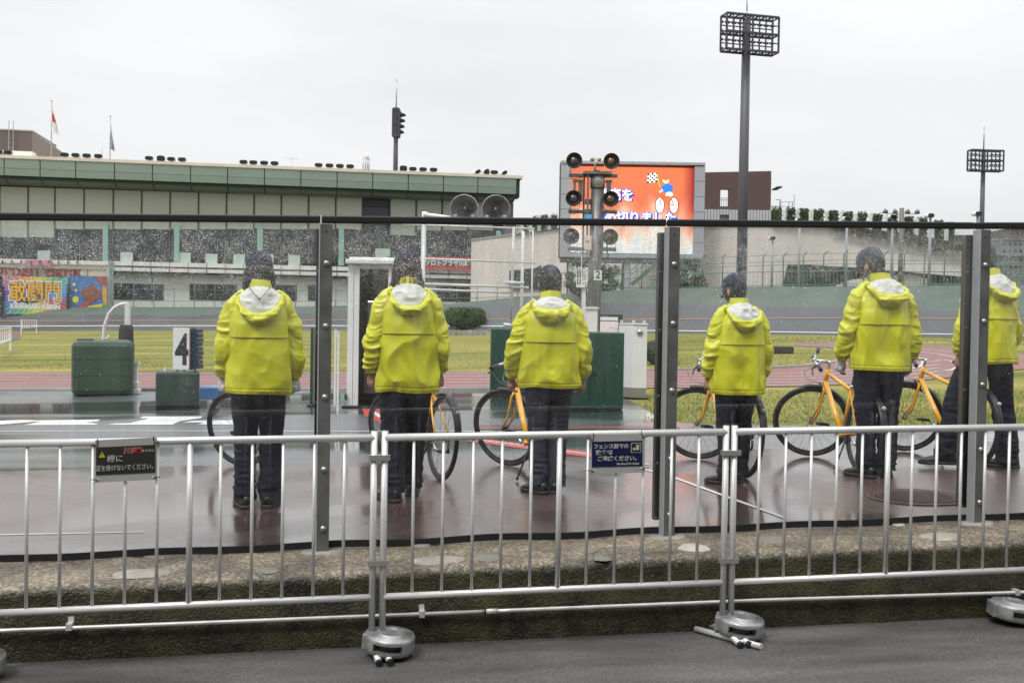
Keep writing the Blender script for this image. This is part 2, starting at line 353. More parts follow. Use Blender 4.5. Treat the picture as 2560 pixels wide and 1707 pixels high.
# ================================================================== kerb and its face
def kerbmat():
    m = bpy.data.materials.new('exposed_aggregate'); m.use_nodes = True; t = m.node_tree; n = t.nodes.new; l = t.links.new; bs = t.nodes['Principled BSDF']
    tcn = n('ShaderNodeTexCoord'); vo = n('ShaderNodeTexVoronoi'); vo.inputs['Scale'].default_value = 75; l(tcn.outputs['Object'], vo.inputs[0])
    vs_ = n('ShaderNodeSeparateColor'); l(vo.outputs['Color'], vs_.inputs[0])
    cr = n('ShaderNodeValToRGB'); e = cr.color_ramp.elements; e[0].position = 0; e[0].color = (.15, .132, .105, 1); e[1].position = 1; e[1].color = (.46, .43, .38, 1)
    e2 = e.new(.55); e2.color = (.24, .21, .165, 1); l(vs_.outputs[0], cr.inputs[0])
    z = n('ShaderNodeTexNoise'); z.inputs['Scale'].default_value = 3.2; z.inputs['Detail'].default_value = 7; l(tcn.outputs['Object'], z.inputs[0])
    tint = n('ShaderNodeValToRGB'); te = tint.color_ramp.elements; te[0].position = .38; te[0].color = (.42, .40, .36, 1); te[1].position = .65; te[1].color = (1.15, 1.02, .85, 1); l(z.outputs[0], tint.inputs[0])
    m1 = n('ShaderNodeMix'); m1.data_type = 'RGBA'; m1.blend_type = 'MULTIPLY'; m1.inputs[0].default_value = .8; l(cr.outputs[0], m1.inputs[6]); l(tint.outputs[0], m1.inputs[7])
    # moss and black algae grow on the upright face and the rounded edge
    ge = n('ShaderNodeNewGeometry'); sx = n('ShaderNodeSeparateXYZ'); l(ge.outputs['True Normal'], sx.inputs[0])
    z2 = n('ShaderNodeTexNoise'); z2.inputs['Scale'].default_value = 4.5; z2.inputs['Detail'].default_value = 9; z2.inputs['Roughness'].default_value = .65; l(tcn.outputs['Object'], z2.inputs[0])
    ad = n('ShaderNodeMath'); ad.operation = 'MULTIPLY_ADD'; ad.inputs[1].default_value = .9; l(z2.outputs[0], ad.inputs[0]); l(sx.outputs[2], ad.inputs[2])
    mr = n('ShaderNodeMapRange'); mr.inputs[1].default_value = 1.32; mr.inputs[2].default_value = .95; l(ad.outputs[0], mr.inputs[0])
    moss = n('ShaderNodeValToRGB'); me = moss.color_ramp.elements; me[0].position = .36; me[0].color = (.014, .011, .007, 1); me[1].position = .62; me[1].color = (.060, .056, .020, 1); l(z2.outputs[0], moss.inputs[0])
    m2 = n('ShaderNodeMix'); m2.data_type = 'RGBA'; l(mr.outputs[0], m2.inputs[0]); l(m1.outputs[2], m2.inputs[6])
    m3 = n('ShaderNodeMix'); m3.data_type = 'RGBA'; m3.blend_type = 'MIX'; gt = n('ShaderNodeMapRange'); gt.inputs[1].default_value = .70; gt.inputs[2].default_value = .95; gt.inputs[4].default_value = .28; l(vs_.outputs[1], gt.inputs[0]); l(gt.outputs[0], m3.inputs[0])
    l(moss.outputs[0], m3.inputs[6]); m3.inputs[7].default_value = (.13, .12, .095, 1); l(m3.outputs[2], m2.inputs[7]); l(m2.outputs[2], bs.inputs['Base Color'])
    bp = n('ShaderNodeBump'); bp.inputs['Distance'].default_value = .006; bp.inputs['Strength'].default_value = .85; l(vo.outputs['Distance'], bp.inputs['Height']); bp.invert = True; l(bp.outputs[0], bs.inputs['Normal'])
    bs.inputs['Roughness'].default_value = .5; return m
M_kerb = kerbmat()
prof = [(YE + .03, -.004)] + [(yy, 0.0) for yy in np.linspace(YE - .002, YK + .06, 26)]
for a in np.linspace(10, 90, 7): prof.append((YK + .05 - .05 * math.sin(R(a)), -.05 + .05 * math.cos(R(a))))
prof += [(YK - .002 * i, zz) for i, zz in enumerate(np.linspace(-.07, -.62, 24))]
xs = np.arange(-3.2, 6.2, .0125); A = np.zeros((len(prof), len(xs), 3))
for i, (yy, zz) in enumerate(prof): A[i, :, 0] = xs; A[i, :, 1] = yy; A[i, :, 2] = gz(xs) + zz
nzv = vn(A * 60, 3) * .0022 + vn(A * 22, 5) * .0025 + fbm(A * 4, 8) * .006
edge = np.zeros(len(prof)); edge[20:] = 1.0; edge[27:34] = 1.6
mask = np.ones(len(prof)); mask[:2] = 0; mask[2:20] = .8
A[:, :, 2] += nzv * mask[:, None] * (edge < 1.5)[:, None]; A[:, :, 1] += nzv * edge[:, None]
mb = MB(); mb.grid(A, flip=False, smooth=True); kerb = struct(mb.build('kerb', M_kerb))
mb = MB()
for x0, x1 in ((-40, -3.2), (6.18, 40)):
    mb.add([(x0, YE + .03, gz(x0)), (x1, YE + .03, gz(x1)), (x1, YK, gz(x1)), (x0, YK, gz(x0)), (x0, YK, gz(x0) - 1.2), (x1, YK, gz(x1) - .9)], [(0, 3, 2, 1), (3, 4, 5, 2)])
struct(mb.build('kerb', M_kerb))
# round mortar patches let into the kerb top
M_mortar = mat('pale_mortar', (.40, .37, .32), .6, var=.2, vscale=14, bump=.25, bscale=60)
for px, py, wpx, c in ((350, 1435, 138, 0), (1092, 1402, 140, 0), (1735, 1370, 84, 1), (2350, 1342, 112, 0), (668, 1427, 60, 2), (1215, 1393, 90, 2), (1470, 1376, 60, 2), (1505, 1397, 50, 2), (345, 1387, 40, 2), (1052, 1363, 50, 2), (2245, 1312, 40, 0), (1935, 1350, 90, 2)):
    c0 = gp(px, py); r = wpx / 2 * (c0[1] * .98 / FPX); mb = MB(); ph = random.random() * 6
    ring = [(c0[0] + r * math.cos(a) * (1 + .08 * math.sin(3 * a + ph) + .05 * math.sin(7 * a)), c0[1] + min(r, .1) * math.sin(a) * (1 + .1 * math.sin(2 * a + ph)), 0) for a in np.linspace(0, 2 * math.pi, 40, endpoint=False)]
    inner = [(c0[0] + (p[0] - c0[0]) * .9, c0[1] + (p[1] - c0[1]) * .9) for p in ring]
    vs = [(p[0], p[1], gz(p[0]) + .001) for p in ring] + [(p[0], p[1], gz(p[0]) + .010) for p in inner] + [(c0[0], c0[1], gz(c0[0]) + .011)]
    fs = [(k, (k + 1) % 40, 40 + (k + 1) % 40, 40 + k) for k in range(40)] + [(40 + k, 40 + (k + 1) % 40, 80) for k in range(40)]
    mb.add(vs, fs, True); mb.build('mortar_patch', M_mortar if c == 0 else mat('white_mortar', (.55, .52, .46), .6, var=.1, vscale=20) if c == 1 else mat('grey_mortar', (.24, .225, .195), .6, var=.2, vscale=20), kerb, local=True)
# manhole cover in the yard
mc = gp(2290, 1243); cr = .27
o = thing('manhole_cover', 'round brown iron manhole cover with ribbed top on the wet yard behind the glass fence', 'manhole cover', (mc[0], mc[1], gz(mc[0])))
Mtilt = Matrix.Rotation(-math.atan(SLOPE), 4, 'Y')
M_iron = mat('wet_brown_iron', (.062, .030, .028), .5, .0, var=.2, vscale=20, spec=.7)
mb = MB(); mb.lathe([(cr * 1.28, .003), (cr * 1.28, .008), (cr * 1.08, .009), (cr * 1.05, .003), (cr * 1.02, .003)], 48, Mtilt); mb.build('frame', M_iron, o, local=True)
mb = MB(); mb.lathe([(cr, .0), (cr, .010), (cr * .93, .010), (cr * .92, .006), (0, .006)], 48, Mtilt, smooth=False); lid = mb.build('lid', M_iron, o, local=True)
mb = MB()
for i in range(-9, 10):
    q = i * .03; hl = math.sqrt(max(0, (cr * .86) ** 2 - q * q)); 
    if hl > .03: mb.box(-hl, hl, q - .008, q + .008, .0055, .011, Mtilt @ Matrix.Rotation(R(35), 4, 'Z'))
o2 = mb.build('ribs', M_iron, lid, local=True)

# conduit pipe clipped along the kerb face
yc = YK - .045; pts = [yp(x, y, yc) for x, y in ((-60, 1578), (0, 1576), (640, 1551), (1235, 1527))]; pts2 = [yp(x, y, yc) for x, y in ((1228, 1527), (1280, 1525), (1920, 1499), (2560, 1480), (2700, 1474))]
o = thing('conduit_pipe', 'thin grey conduit pipe clipped along the dark mossy kerb face', 'pipe', pts[0])
MB().tube(pts, .0105, 10).build('pipe', M_alu, o); MB().tube(pts2, .0105, 10).build('pipe', M_alu, o)
a, b = yp(1213, 1528, yc), yp(1243, 1526.6, yc); MB().tube([a, b], .0145, 12).build('coupling', M_alu, o)
MB().tube([yp(1211, 1528, yc), yp(1214, 1528, yc)], .0155, 12).build('seal', M_rubber, o)
for cx, cy in ((173, 1566), (1055, 1534), (2542, 1480)):
    p = yp(cx, cy, yc); mb = MB(); mb.box(p[0] - .014, p[0] + .014, yc - .013, yc + .05, p[2] - .016, p[2] + .016); mb.box(p[0] - .014, p[0] + .014, yc + .035, yc + .04, p[2] - .04, p[2] + .04); mb.build('clip', M_alu, o)

# ================================================================== pipe barriers in front of the kerb
YB = 5.18
def bx(px, py=1250): return float(yp(px, py, YB)[0])
def top_z(x): return .7115 + .0135 * x
def bot_z(x): return -.0815 + .0135 * x
def barrier(xl, xr, bars, thick, label, lpost=True, rpost=True):
    o = thing('pipe_barrier', label, 'barrier', ((xl + xr) / 2, YB, roadz((xl + xr) / 2)), 'pipe barriers along the kerb')
    MB().tube([(xl, YB, top_z(xl)), (xr, YB, top_z(xr))], .0185, 14).build('top_rail', M_alu, o)
    MB().tube([(xl, YB, bot_z(xl)), (xr, YB, bot_z(xr))], .0165, 14).build('bottom_rail', M_alu, o)
    for i, x in enumerate(bars):
        r = .0145 if i == thick else .0082
        MB().tube([(x, YB, bot_z(x) + .010), (x, YB, top_z(x) - .012)], r, 10).build('bar', M_alu, o)
    for x, ok in ((xl, lpost), (xr, rpost)):
        if not ok: continue
        p = MB().tube([(x, YB, roadz(x) + .075), (x, YB, top_z(x) + .034)], .0165, 14).build('post', M_alu, o)
        MB().tube([(x, YB, top_z(x) + .033), (x, YB, top_z(x) + .037)], .0150, 14).build('cap', M_black, p, local=True)
        f = MB().tube([(x - .012, YB + .13, roadz(x) + .02), (x, YB, roadz(x) + .07), (x + .012, YB - .05, roadz(x) + .045), (x + .03, YB - .17, roadz(x) + .018)], .016, 12).build('foot', M_alu, o)
        MB().tube([(x + .029, YB - .166, roadz(x) + .019), (x + .032, YB - .185, roadz(x) + .0175)], .0172, 12).build('cap', M_black, f, local=True)
    mb = MB(); g = np.random.default_rng(int((xl + 50) * 77))
    for k in range(70):
        x = g.uniform(xl + .03, xr - .03); up = g.random() < .6; zz = (top_z(x) - .0205) if up else (bot_z(x) - .0185); mb.ico((x, YB + g.uniform(-.004, .004), zz), (.0022, .0022, .003), n=6, m=4)
    d = mb.build('water_drops', M_drop, o); d['kind'] = 'stuff'
    return o
M_drop = mat('rain_water', (1, 1, 1), .02, trans=1.0, ior=1.33)
mids = [1033, 1107, 1182, 1254, 1327, 1397, 1468, 1538, 1607, 1677, 1745]
left = [67, 150, 232, 313, 393, 474, 551, 630, 707, 785, 860]
right = [1896, 1962, 2026, 2090, 2153, 2217, 2278, 2339, 2400, 2460, 2520]
LB = [bx(x) for x in left]; stp = LB[1] - LB[0]
barrier(LB[0] - stp, bx(933.5), LB, 5, 'silver pipe barrier at the far left, carrying the dark grey warning sign')
barrier(bx(960), bx(1812), [bx(x) for x in mids], 5, 'silver pipe barrier in the middle, carrying the blue sign about food')
barrier(bx(1833), bx(2581), [bx(x) for x in right], 5, 'silver pipe barrier on the right with no sign on it')
# clamps that hook the posts together
for px, side in ((947, 0), (1823, 1)):
    xc = bx(px); 
    for py in ((1143, 1405) if side == 0 else (1131, 1399)):
        zc = float(yp(px, py, YB)[2]); o = MB(); o.box(xc - .052, xc + .052, YB - .026, YB - .0195, zc - .014, zc + .014); o.box(xc - .008, xc + .008, YB - .0195, YB + .02, zc - .014, zc + .014); o.box(xc - .052, xc - .047, YB - .0195, YB + .004, zc - .014, zc + .014); o.box(xc + .047, xc + .052, YB - .0195, YB + .004, zc - .014, zc + .014)
        c = o.build('clamp', mat('clamp_steel', (.33, .33, .30), .5, .4), bevel=.001)
        tag(c, ('upper' if py < 1300 else 'lower') + ' flat steel clamp joining the two barrier posts ' + ('left of the middle barrier' if side == 0 else 'right of the middle barrier'), 'clamp', 'barrier clamps')
# round cast weights on the barrier feet
def weight(cx, cy, label, turn=0, r=.122, h=.085):
    zc = roadz(cx); o = thing('barrier_weight', label, 'weight', (cx, cy, zc + .03), 'cast weights on the barrier feet', turn)
    o.rotation_euler = (R(2), R(5), turn)
    mb = MB(); ns = 56; slot = {}
    prof = [(0, .0), (r * .93, 0), (r, .01), (r, .026), (r, .062), (r, h - .012), (r * .96, h), (r * .60, h + .002), (r * .57, h + .012), (r * .50, h + .014), (r * .44, h + .006), (r * .2, h + .004), (0, h + .004)]
    vs = []
    for rr, z in prof:
        for k in range(ns):
            th = 2 * math.pi * k / ns; q = rr
            if z in (.026, .062) and abs(((th + math.pi) % (2 * math.pi)) - math.pi / 2 + .15) < .62: q = rr
            vs.append((q * math.cos(th), q * math.sin(th), z))
    fs = []; rec = []
    for i in range(len(prof) - 1):
        for k in range(ns):
            th = 2 * math.pi * (k + .5) / ns; dd = (th - 1.5 * math.pi - .15)
            f = (i * ns + k, i * ns + (k + 1) % ns, (i + 1) * ns + (k + 1) % ns, (i + 1) * ns + k)
            (rec if (i == 3 and abs(dd) < .62) else fs).append(f)
    mb.add(vs, fs, True); mb.build('disc', M_cast, o, local=True, bevel=None)
    mb = MB(); ks = sorted({f[0] % ns for f in rec}); ks.append(ks[-1] + 1); ri = r * .72
    A = []
    for z, rr in ((.026, r), (.029, ri), (.059, ri), (.062, r)): A.append([(rr * math.cos(2 * math.pi * k / ns), rr * math.sin(2 * math.pi * k / ns), z) for k in ks])
    mb.grid(np.array(A), smooth=False)
    for k in (ks[0], ks[-1]):
        th = 2 * math.pi * k / ns; mb.add([(r * math.cos(th), r * math.sin(th), .026), (ri * math.cos(th), ri * math.sin(th), .029), (ri * math.cos(th), ri * math.sin(th), .059), (r * math.cos(th), r * math.sin(th), .062)], [(0, 1, 2, 3)])
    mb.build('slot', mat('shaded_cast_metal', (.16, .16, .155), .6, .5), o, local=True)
    mb = MB(); mb.box(-r * 1.08, -r * .72, -.05, .05, .004, h - .004); mb.build('socket', M_cast, o, local=True, bevel=.006)
    return o
M_cast = mat('cast_aluminium', (.34, .345, .34), .42, .55, var=.25, vscale=16, bump=.15, bscale=60, rvar=.12)
weight(bx(978), YB - .03, 'round cast metal weight on the post feet left of the middle barrier', R(-20))
weight(bx(1852), YB - .02, 'round cast metal weight on the post feet right of the middle barrier', R(-26))
weight(bx(2545), YB + .02, 'round cast metal weight cut by the right edge of the picture', R(-10))
mb = MB().tube([(bx(1765), YB + .12, roadz(2) + .02), (bx(1868), YB - .22, roadz(2.2) + .018)], .016, 12)
o = mb.build('pipe', M_alu); tag(o, 'loose short pipe lying beside the weight right of the middle barrier', 'pipe')
weight(bx(-46), YB - .06, 'pale cast weight just cut by the left edge of the picture', R(0))

# signs tied to the barriers
def sign(label, x0, x1, y0, y1, panelc, px0, px1, py0, py1):
    yy = YB - .021
    P = lambda x, y: yp(x, y, yy)
    a, b, c, d = P(x0, y1), P(x1, y1 - (8 if x0 < 900 else 3)), P(x1, y0 - (7 if x0 < 900 else 2)), P(x0, y0)
    o = thing('sign', label, 'sign', (a + b) / 2)
    mb = MB(); mb.hexa([tuple(a), tuple(b), (b[0], b[1] + .003, b[2]), (a[0], a[1] + .003, a[2])], [tuple(d), tuple(c), (c[0], c[1] + .003, c[2]), (d[0], d[1] + .003, d[2])])
    mb.build('plate', mat('sign_plate', (.36, .355, .33), .5), o)
    k = (7 if x0 < 900 else 3) / (x1 - x0)
    f = lambda u, v: yp(px0 + (px1 - px0) * u, py0 + (py1 - py0) * v - k * (px1 - px0) * u, yy - .0025)
    q = [f(0, 1), f(1, 1), f(1, 0), f(0, 0)]
    mb = MB(); mb.hexa([tuple(q[0]), tuple(q[1]), (q[1][0], yy - .0005, q[1][2]), (q[0][0], yy - .0005, q[0][2])], [tuple(q[3]), tuple(q[2]), (q[2][0], yy - .0005, q[2][2]), (q[3][0], yy - .0005, q[3][2])])
    pn = mb.build('panel', panelc, o)
    ex = (V(q[1]) - V(q[0])); W_ = ex.length; ex = ex / W_; ez = Vector((0, 0, 1)); H_ = q[3][2] - q[0][2]
    org = V(q[0]) + Vector((0, -.0012, 0))
    # zip ties
    for tx, ty, s1 in ((x0 + 6, y0 + 12, -1), (x1 - 8, y0 + 5, 1), (x0 + 6, y1 - 8, -1), (x1 - 8, y1 - 14, 1)):
        p = P(tx, ty); p2 = P(tx + s1 * 17, ty); mb = MB(); mb.tube([(p[0], yy - .004, p[2]), (p2[0], yy - .004, p2[2])], .0022, 6)
        if ty < (y0 + y1) / 2: p3 = P(tx, ty - 16); mb.tube([(p[0], yy - .004, p[2]), (p3[0], YB - .022, p3[2])], .0022, 6)
        mb.build('zip_tie', M_rubber, o); MB().ico((p[0], yy - .003, p[2]), (.0045, .002, .0045)).build('eyelet', M_white, o)
    return o, pn, org, ex, ez, W_, H_
M_let = mat('sign_lettering', (.46, .46, .41), .5); M_red = mat('sign_red', (.42, .012, .02), .5); M_yel = mat('sign_yellow', (.52, .47, .01), .5)
o, pn, org, ex, ez, W_, H_ = sign('grey warning sign with red kanji and a yellow triangle on the left barrier', 238, 392, 1100, 1206, mat('sign_charcoal', (.028, .028, .026), .45), 240, 388, 1118, 1187)
def T(body, u, v, size, m, bold=.02, fit=None, off=0.0, align='CENTER'): return put_text('lettering', body, size, org + ex * (u * W_) + ez * (v * H_), ex, ez, m, o, bold=bold, off=off, fit=fit, align=align)
T('川崎', .62, .82, .030, M_let, .0014, fit=.082, off=.0004); T('川崎', .62, .82, .030, M_red, .0004, fit=.082, off=.0010)
T('ケイリン', .875, .80, .014, M_let, .0006, fit=.058)
T('柵に', .325, .53, .036, M_rubber, .0016, fit=.070, off=.0004); T('柵に', .32, .55, .036, M_let, .0004, fit=.070, off=.0010)
T('足を掛けないでください。', .515, .20, .030, M_rubber, .0014, fit=.258, off=.0004); T('足を掛けないでください。', .51, .22, .030, M_let, .0003, fit=.258, off=.0010)
def tri(u, v, s, m, off):
    c = org + ex * (u * W_) + ez * (v * H_) + Vector((0, -off, 0)); mb = MB(); mb.add([c + ex * -s * .9 + ez * -s * .7, c + ex * s * .9 + ez * -s * .7, c + ez * s], [(0, 1, 2)]); return mb
tri(.10, .72, .021, M_rubber, .0006).build('triangle', M_rubber, o); tri(.10, .715, .0165, M_yel, .0012).build('triangle', M_yel, o)
T('!', .10, .70, .022, M_rubber, .0006, off=.0016)
o, pn, org, ex, ez, W_, H_ = sign('blue sign asking for no food or drink, tied to the middle barrier', 1478, 1612, 1086, 1184, mat('sign_navy', (.008, .012, .055), .4), 1480, 1606, 1104, 1167)
T('フェンス前での', .37, .80, .026, M_let, .0008, fit=.180); T('飲食は', .235, .56, .026, M_let, .0008, fit=.088); T('ご遠慮ください。', .52, .31, .028, M_let, .0008, fit=.205); T('No Food Or Drink', .71, .10, .014, M_let, .0006, fit=.118)
def rect(u0, u1, v0, v1, m, off, name='pictogram'):
    a = org + ex * (u0 * W_) + ez * (v0 * H_) + Vector((0, -off, 0)); b = org + ex * (u1 * W_) + ez * (v1 * H_) + Vector((0, -off, 0)); mb = MB(); mb.add([a, (b.x, b.y, a.z), b, (a.x, a.y, b.z)], [(0, 1, 2, 3)]); return mb.build(name, m, o)
rect(.765, .965, .54, .93, M_let, .0004); rect(.777, .953, .563, .907, mat('sign_brown', (.035, .008, .01), .5), .0010)
rect(.865, .925, .64, .82, M_let, .0016); rect(.80, .855, .64, .735, M_let, .0016); rect(.855, .935, .82, .845, M_let, .0018); rect(.898, .906, .845, .885, M_let, .0016)

# ================================================================== glass fence
YF = 5.867; GY = YF + .055
def posttop(x): return gz(x) + 1.822
PX = [-.04 + 2.0 * i for i in range(3)]
lab = ['grey steel fence post between the first two people in yellow', 'grey steel fence post right of the blue food sign', 'grey steel fence post at the right, in front of the last person']
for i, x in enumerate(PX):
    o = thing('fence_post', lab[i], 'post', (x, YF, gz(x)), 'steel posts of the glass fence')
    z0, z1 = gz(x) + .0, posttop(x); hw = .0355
    mb = MB(); mb.box(x - hw, x + hw, YF - .035, YF + .035, z0, z1); mb.build('front_channel', M_post, o, bevel=.002)
    mb = MB(); mb.box(x - hw - .003, x - hw + .004, YF - .038, YF + .036, z0, z1); mb.build('lit_side_plate', mat('lit_side_zinc', (.40, .42, .43), .5, .1, var=.08, vscale=6), o, bevel=.001)  # added pale plate: the sky-lit left face is put into its colour
    mb = MB(); mb.box(x - hw - .018, x + hw - .012, GY + .028, GY + .075, z0 + .085, z1 - .025); mb.build('rear_channel', mat('weathered_channel', (.15, .135, .11), .6, .0, var=.3, vscale=5), o, bevel=.002)
    for k, f in enumerate((.975, .88, .69, .475, .255, .075)):
        zz = z0 + f * (z1 - z0); mb = MB()
        if k == 0: mb.tube([(x, YF - .0362, zz), (x, YF - .0355, zz)], .0055, 12); mb.build('bolt_hole', M_rubber, o); continue
        Mt = Matrix.Translation((x + .003, YF - .0355, zz)) @ Matrix.Rotation(R(90), 4, 'X')
        mb.lathe([(.0, .013), (.006, .013), (.0125, .008), (.0145, .002), (.0165, .002), (.0165, 0)], 14, Mt); mb.build('bolt', M_bolt, o)
        Mt = Matrix.Translation((x - hw - .005, GY + .027, zz - .04)) @ Matrix.Rotation(R(90), 4, 'X')
        mb = MB(); mb.lathe([(0, .008), (.007, .007), (.009, 0)], 10, Mt); mb.build('bolt', M_bolt, o)
    mb = MB(); ring = [(x + .115 * math.cos(a), YF - .01 + .07 * math.sin(a)) for a in np.linspace(0, 2 * math.pi, 32, endpoint=False)]
    vs = [(p[0], p[1], gz(p[0]) - .002) for p in ring] + [(x + (p[0] - x) * .93, YF + (p[1] - YF) * .93, gz(p[0]) + .012) for p in ring]; mb.add(vs, [(k, (k + 1) % 32, 32 + (k + 1) % 32, 32 + k) for k in range(32)] + [tuple(range(32, 64))], True)
    mb.build('mortar_collar', mat('collar_mortar', (.30, .29, .26), .6, var=.2, vscale=15), o)

def glassmat():
    m = bpy.data.materials.new('rain_wet_glass'); m.use_nodes = True; t = m.node_tree; t.nodes.clear(); n = t.nodes.new; l = t.links.new
    o = n('ShaderNodeOutputMaterial'); tr = n('ShaderNodeBsdfTransparent'); gl = n('ShaderNodeBsdfGlossy'); gl.inputs['Roughness'].default_value = .012
    tr.inputs['Color'].default_value = (.985, .99, .987, 1); fr = n('ShaderNodeFresnel'); fr.inputs['IOR'].default_value = 1.40
    mxs = n('ShaderNodeMixShader'); l(fr.outputs[0], mxs.inputs[0]); l(tr.outputs[0], mxs.inputs[1]); l(gl.outputs[0], mxs.inputs[2])
    # milky rain haze painted as a weak pale scatter, in runs, denser upward
    tcn = n('ShaderNodeTexCoord'); mpn = n('ShaderNodeMapping'); mpn.inputs['Scale'].default_value = (9, 1, .9); l(tcn.outputs['Object'], mpn.inputs[0])
    z = n('ShaderNodeTexNoise'); z.inputs['Scale'].default_value = 2; z.inputs['Detail'].default_value = 5; l(mpn.outputs[0], z.inputs[0])
    mr = n('ShaderNodeMapRange'); mr.inputs[1].default_value = .42; mr.inputs[2].default_value = .75; mr.inputs[3].default_value = .012; mr.inputs[4].default_value = .034; l(z.outputs[0], mr.inputs[0])
    sz = n('ShaderNodeSeparateXYZ'); l(tcn.outputs['Generated'], sz.inputs[0]); mz = n('ShaderNodeMapRange'); mz.inputs[1].default_value = .36; mz.inputs[2].default_value = 1.0; mz.inputs[3].default_value = .6; mz.inputs[4].default_value = 4.6; l(sz.outputs[2], mz.inputs[0])
    mu = n('ShaderNodeMath'); mu.operation = 'MULTIPLY'; l(mr.outputs[0], mu.inputs[0]); l(mz.outputs[0], mu.inputs[1]); mr = mu
    df = n('ShaderNodeBsdfDiffuse'); df.inputs['Color'].default_value = (.8, .82, .82, 1); mx2 = n('ShaderNodeMixShader'); l(mr.outputs[0], mx2.inputs[0]); l(mxs.outputs[0], mx2.inputs[1]); l(df.outputs[0], mx2.inputs[2]); l(mx2.outputs[0], o.inputs[0])
    return m
M_glass = glassmat()
def topg(x): return gz(x) + 1.853
edges = [PX[0] - 2.06, PX[0] - .03, PX[1] - .02, PX[2] - .02, PX[2] + 2.0]
glab = ['rain spotted glass panel at the far left, in front of the first person', 'rain spotted glass panel between the left and middle posts', 'rain spotted glass panel between the middle and right posts', 'rain spotted glass panel at the right edge, beyond the last post']
def dropcloud(x0, x1, lift, seed):
    g = np.random.default_rng(seed); vs = []; fs = []
    n1 = int(27000 * (x1 - x0) / 2); H = 1.80
    u = g.random(n1 * 3); 
    d = np.where(g.random(n1 * 3) < .84, np.abs(g.normal(0, .19, n1 * 3)) + g.random(n1 * 3) * .16, g.random(n1 * 3) ** 1.5 * 1.5)   # distance below the top edge
    X = x0 + .03 + (x1 - x0 - .06) * g.random(n1 * 3)
    clump = vn(np.stack([X * 9, X * 0, d * 12], -1), 5) * .5 + vn(np.stack([X * 30, X * 0, d * 30], -1), 9) * .5
    keep = (g.random(n1 * 3) < .36 + .45 * clump) & (d < 1.7) & (d > .012)
    X = X[keep]; d = d[keep]; rr = np.clip(g.lognormal(math.log(.00108), .36, len(X)), .0005, .0032)
    for x, dd, r in zip(X, d, rr):
        z = topg(x) + lift * (x - x0) - dd; k = len(vs); y = GY - .0045
        sx = r; sz = r * (1 + .3 * g.random())
        for a in range(6): th = a * math.pi / 3; vs.append((x + sx * math.cos(th), y, z + sz * math.sin(th)))
        for a in range(6): th = a * math.pi / 3; vs.append((x + sx * .62 * math.cos(th), y - r * .48, z + sz * .62 * math.sin(th)))
        vs.append((x, y - r * .65, z))
        for a in range(6):
            b = (a + 1) % 6; fs.append((k + a, k + 6 + a, k + 6 + b, k + b)); fs.append((k + 6 + a, k + 12, k + 6 + b))
    return vs, fs
for i in range(4):
    x0, x1 = edges[i], edges[i + 1]; x0 += .004; x1 -= .004; lift = .011 if i == 3 else 0
    o = thing('glass_panel', glab[i], 'glass panel', ((x0 + x1) / 2, GY, gz((x0 + x1) / 2)), 'panes of the glass fence')
    zb0, zb1 = gz(x0) + .03, gz(x1) + .03; zt0, zt1 = topg(x0), topg(x1) + lift * (x1 - x0)
    mb = MB(); mb.hexa([(x0, GY - .004, zb0), (x1, GY - .004, zb1), (x1, GY + .004, zb1), (x0, GY + .004, zb0)], [(x0, GY - .004, zt0), (x1, GY - .004, zt1), (x1, GY + .004, zt1), (x0, GY + .004, zt0)])
    mb.build('pane', M_glass, o)
    mb = MB(); t_ = .0205; mb.hexa([(x0, GY - .019, zt0 - t_), (x1, GY - .019, zt1 - t_), (x1, GY + .019, zt1 - t_), (x0, GY + .019, zt0 - t_)], [(x0, GY - .019, zt0 + t_), (x1, GY - .019, zt1 + t_), (x1, GY + .019, zt1 + t_), (x0, GY + .019, zt0 + t_)])
    mb.build('top_edging', M_rubber, o, bevel=.008)
    # foot seal, slightly wavy where it sags
    n = 40; A = []
    for j in range(n):
        x = x0 + (x1 - x0) * j / (n - 1); s = .004 * math.sin(j * .35 + i) * (1 if i != 1 else 1.5)
        A.append((x, s))
    mb = MB(); ring = [(-.012, .0), (.010, .0), (.010, .036), (-.010, .038)]
    G = np.array([[(x, GY + a, gz(x) + .008 + b + s) for a, b in ring] for x, s in A]); mb.grid(G, closed=True, smooth=False); mb.build('foot_seal', M_rubber, o)
    v, f = dropcloud(x0, x1, lift, 100 + i); mb = MB(); mb.v = v; mb.f = f; mb.sm = [True] * len(f); d = mb.build('raindrops', M_drop, o); d['kind'] = 'stuff'
# white cable tie on the first joint
o = MB().box(edges[1] - .003, edges[1] + .001, GY - .022, GY - .018, topg(edges[1]) - .024, topg(edges[1]) + .024).build('joint_tape', M_white); tag(o, 'thin white strip on the black edging just left of the first post', 'tape')

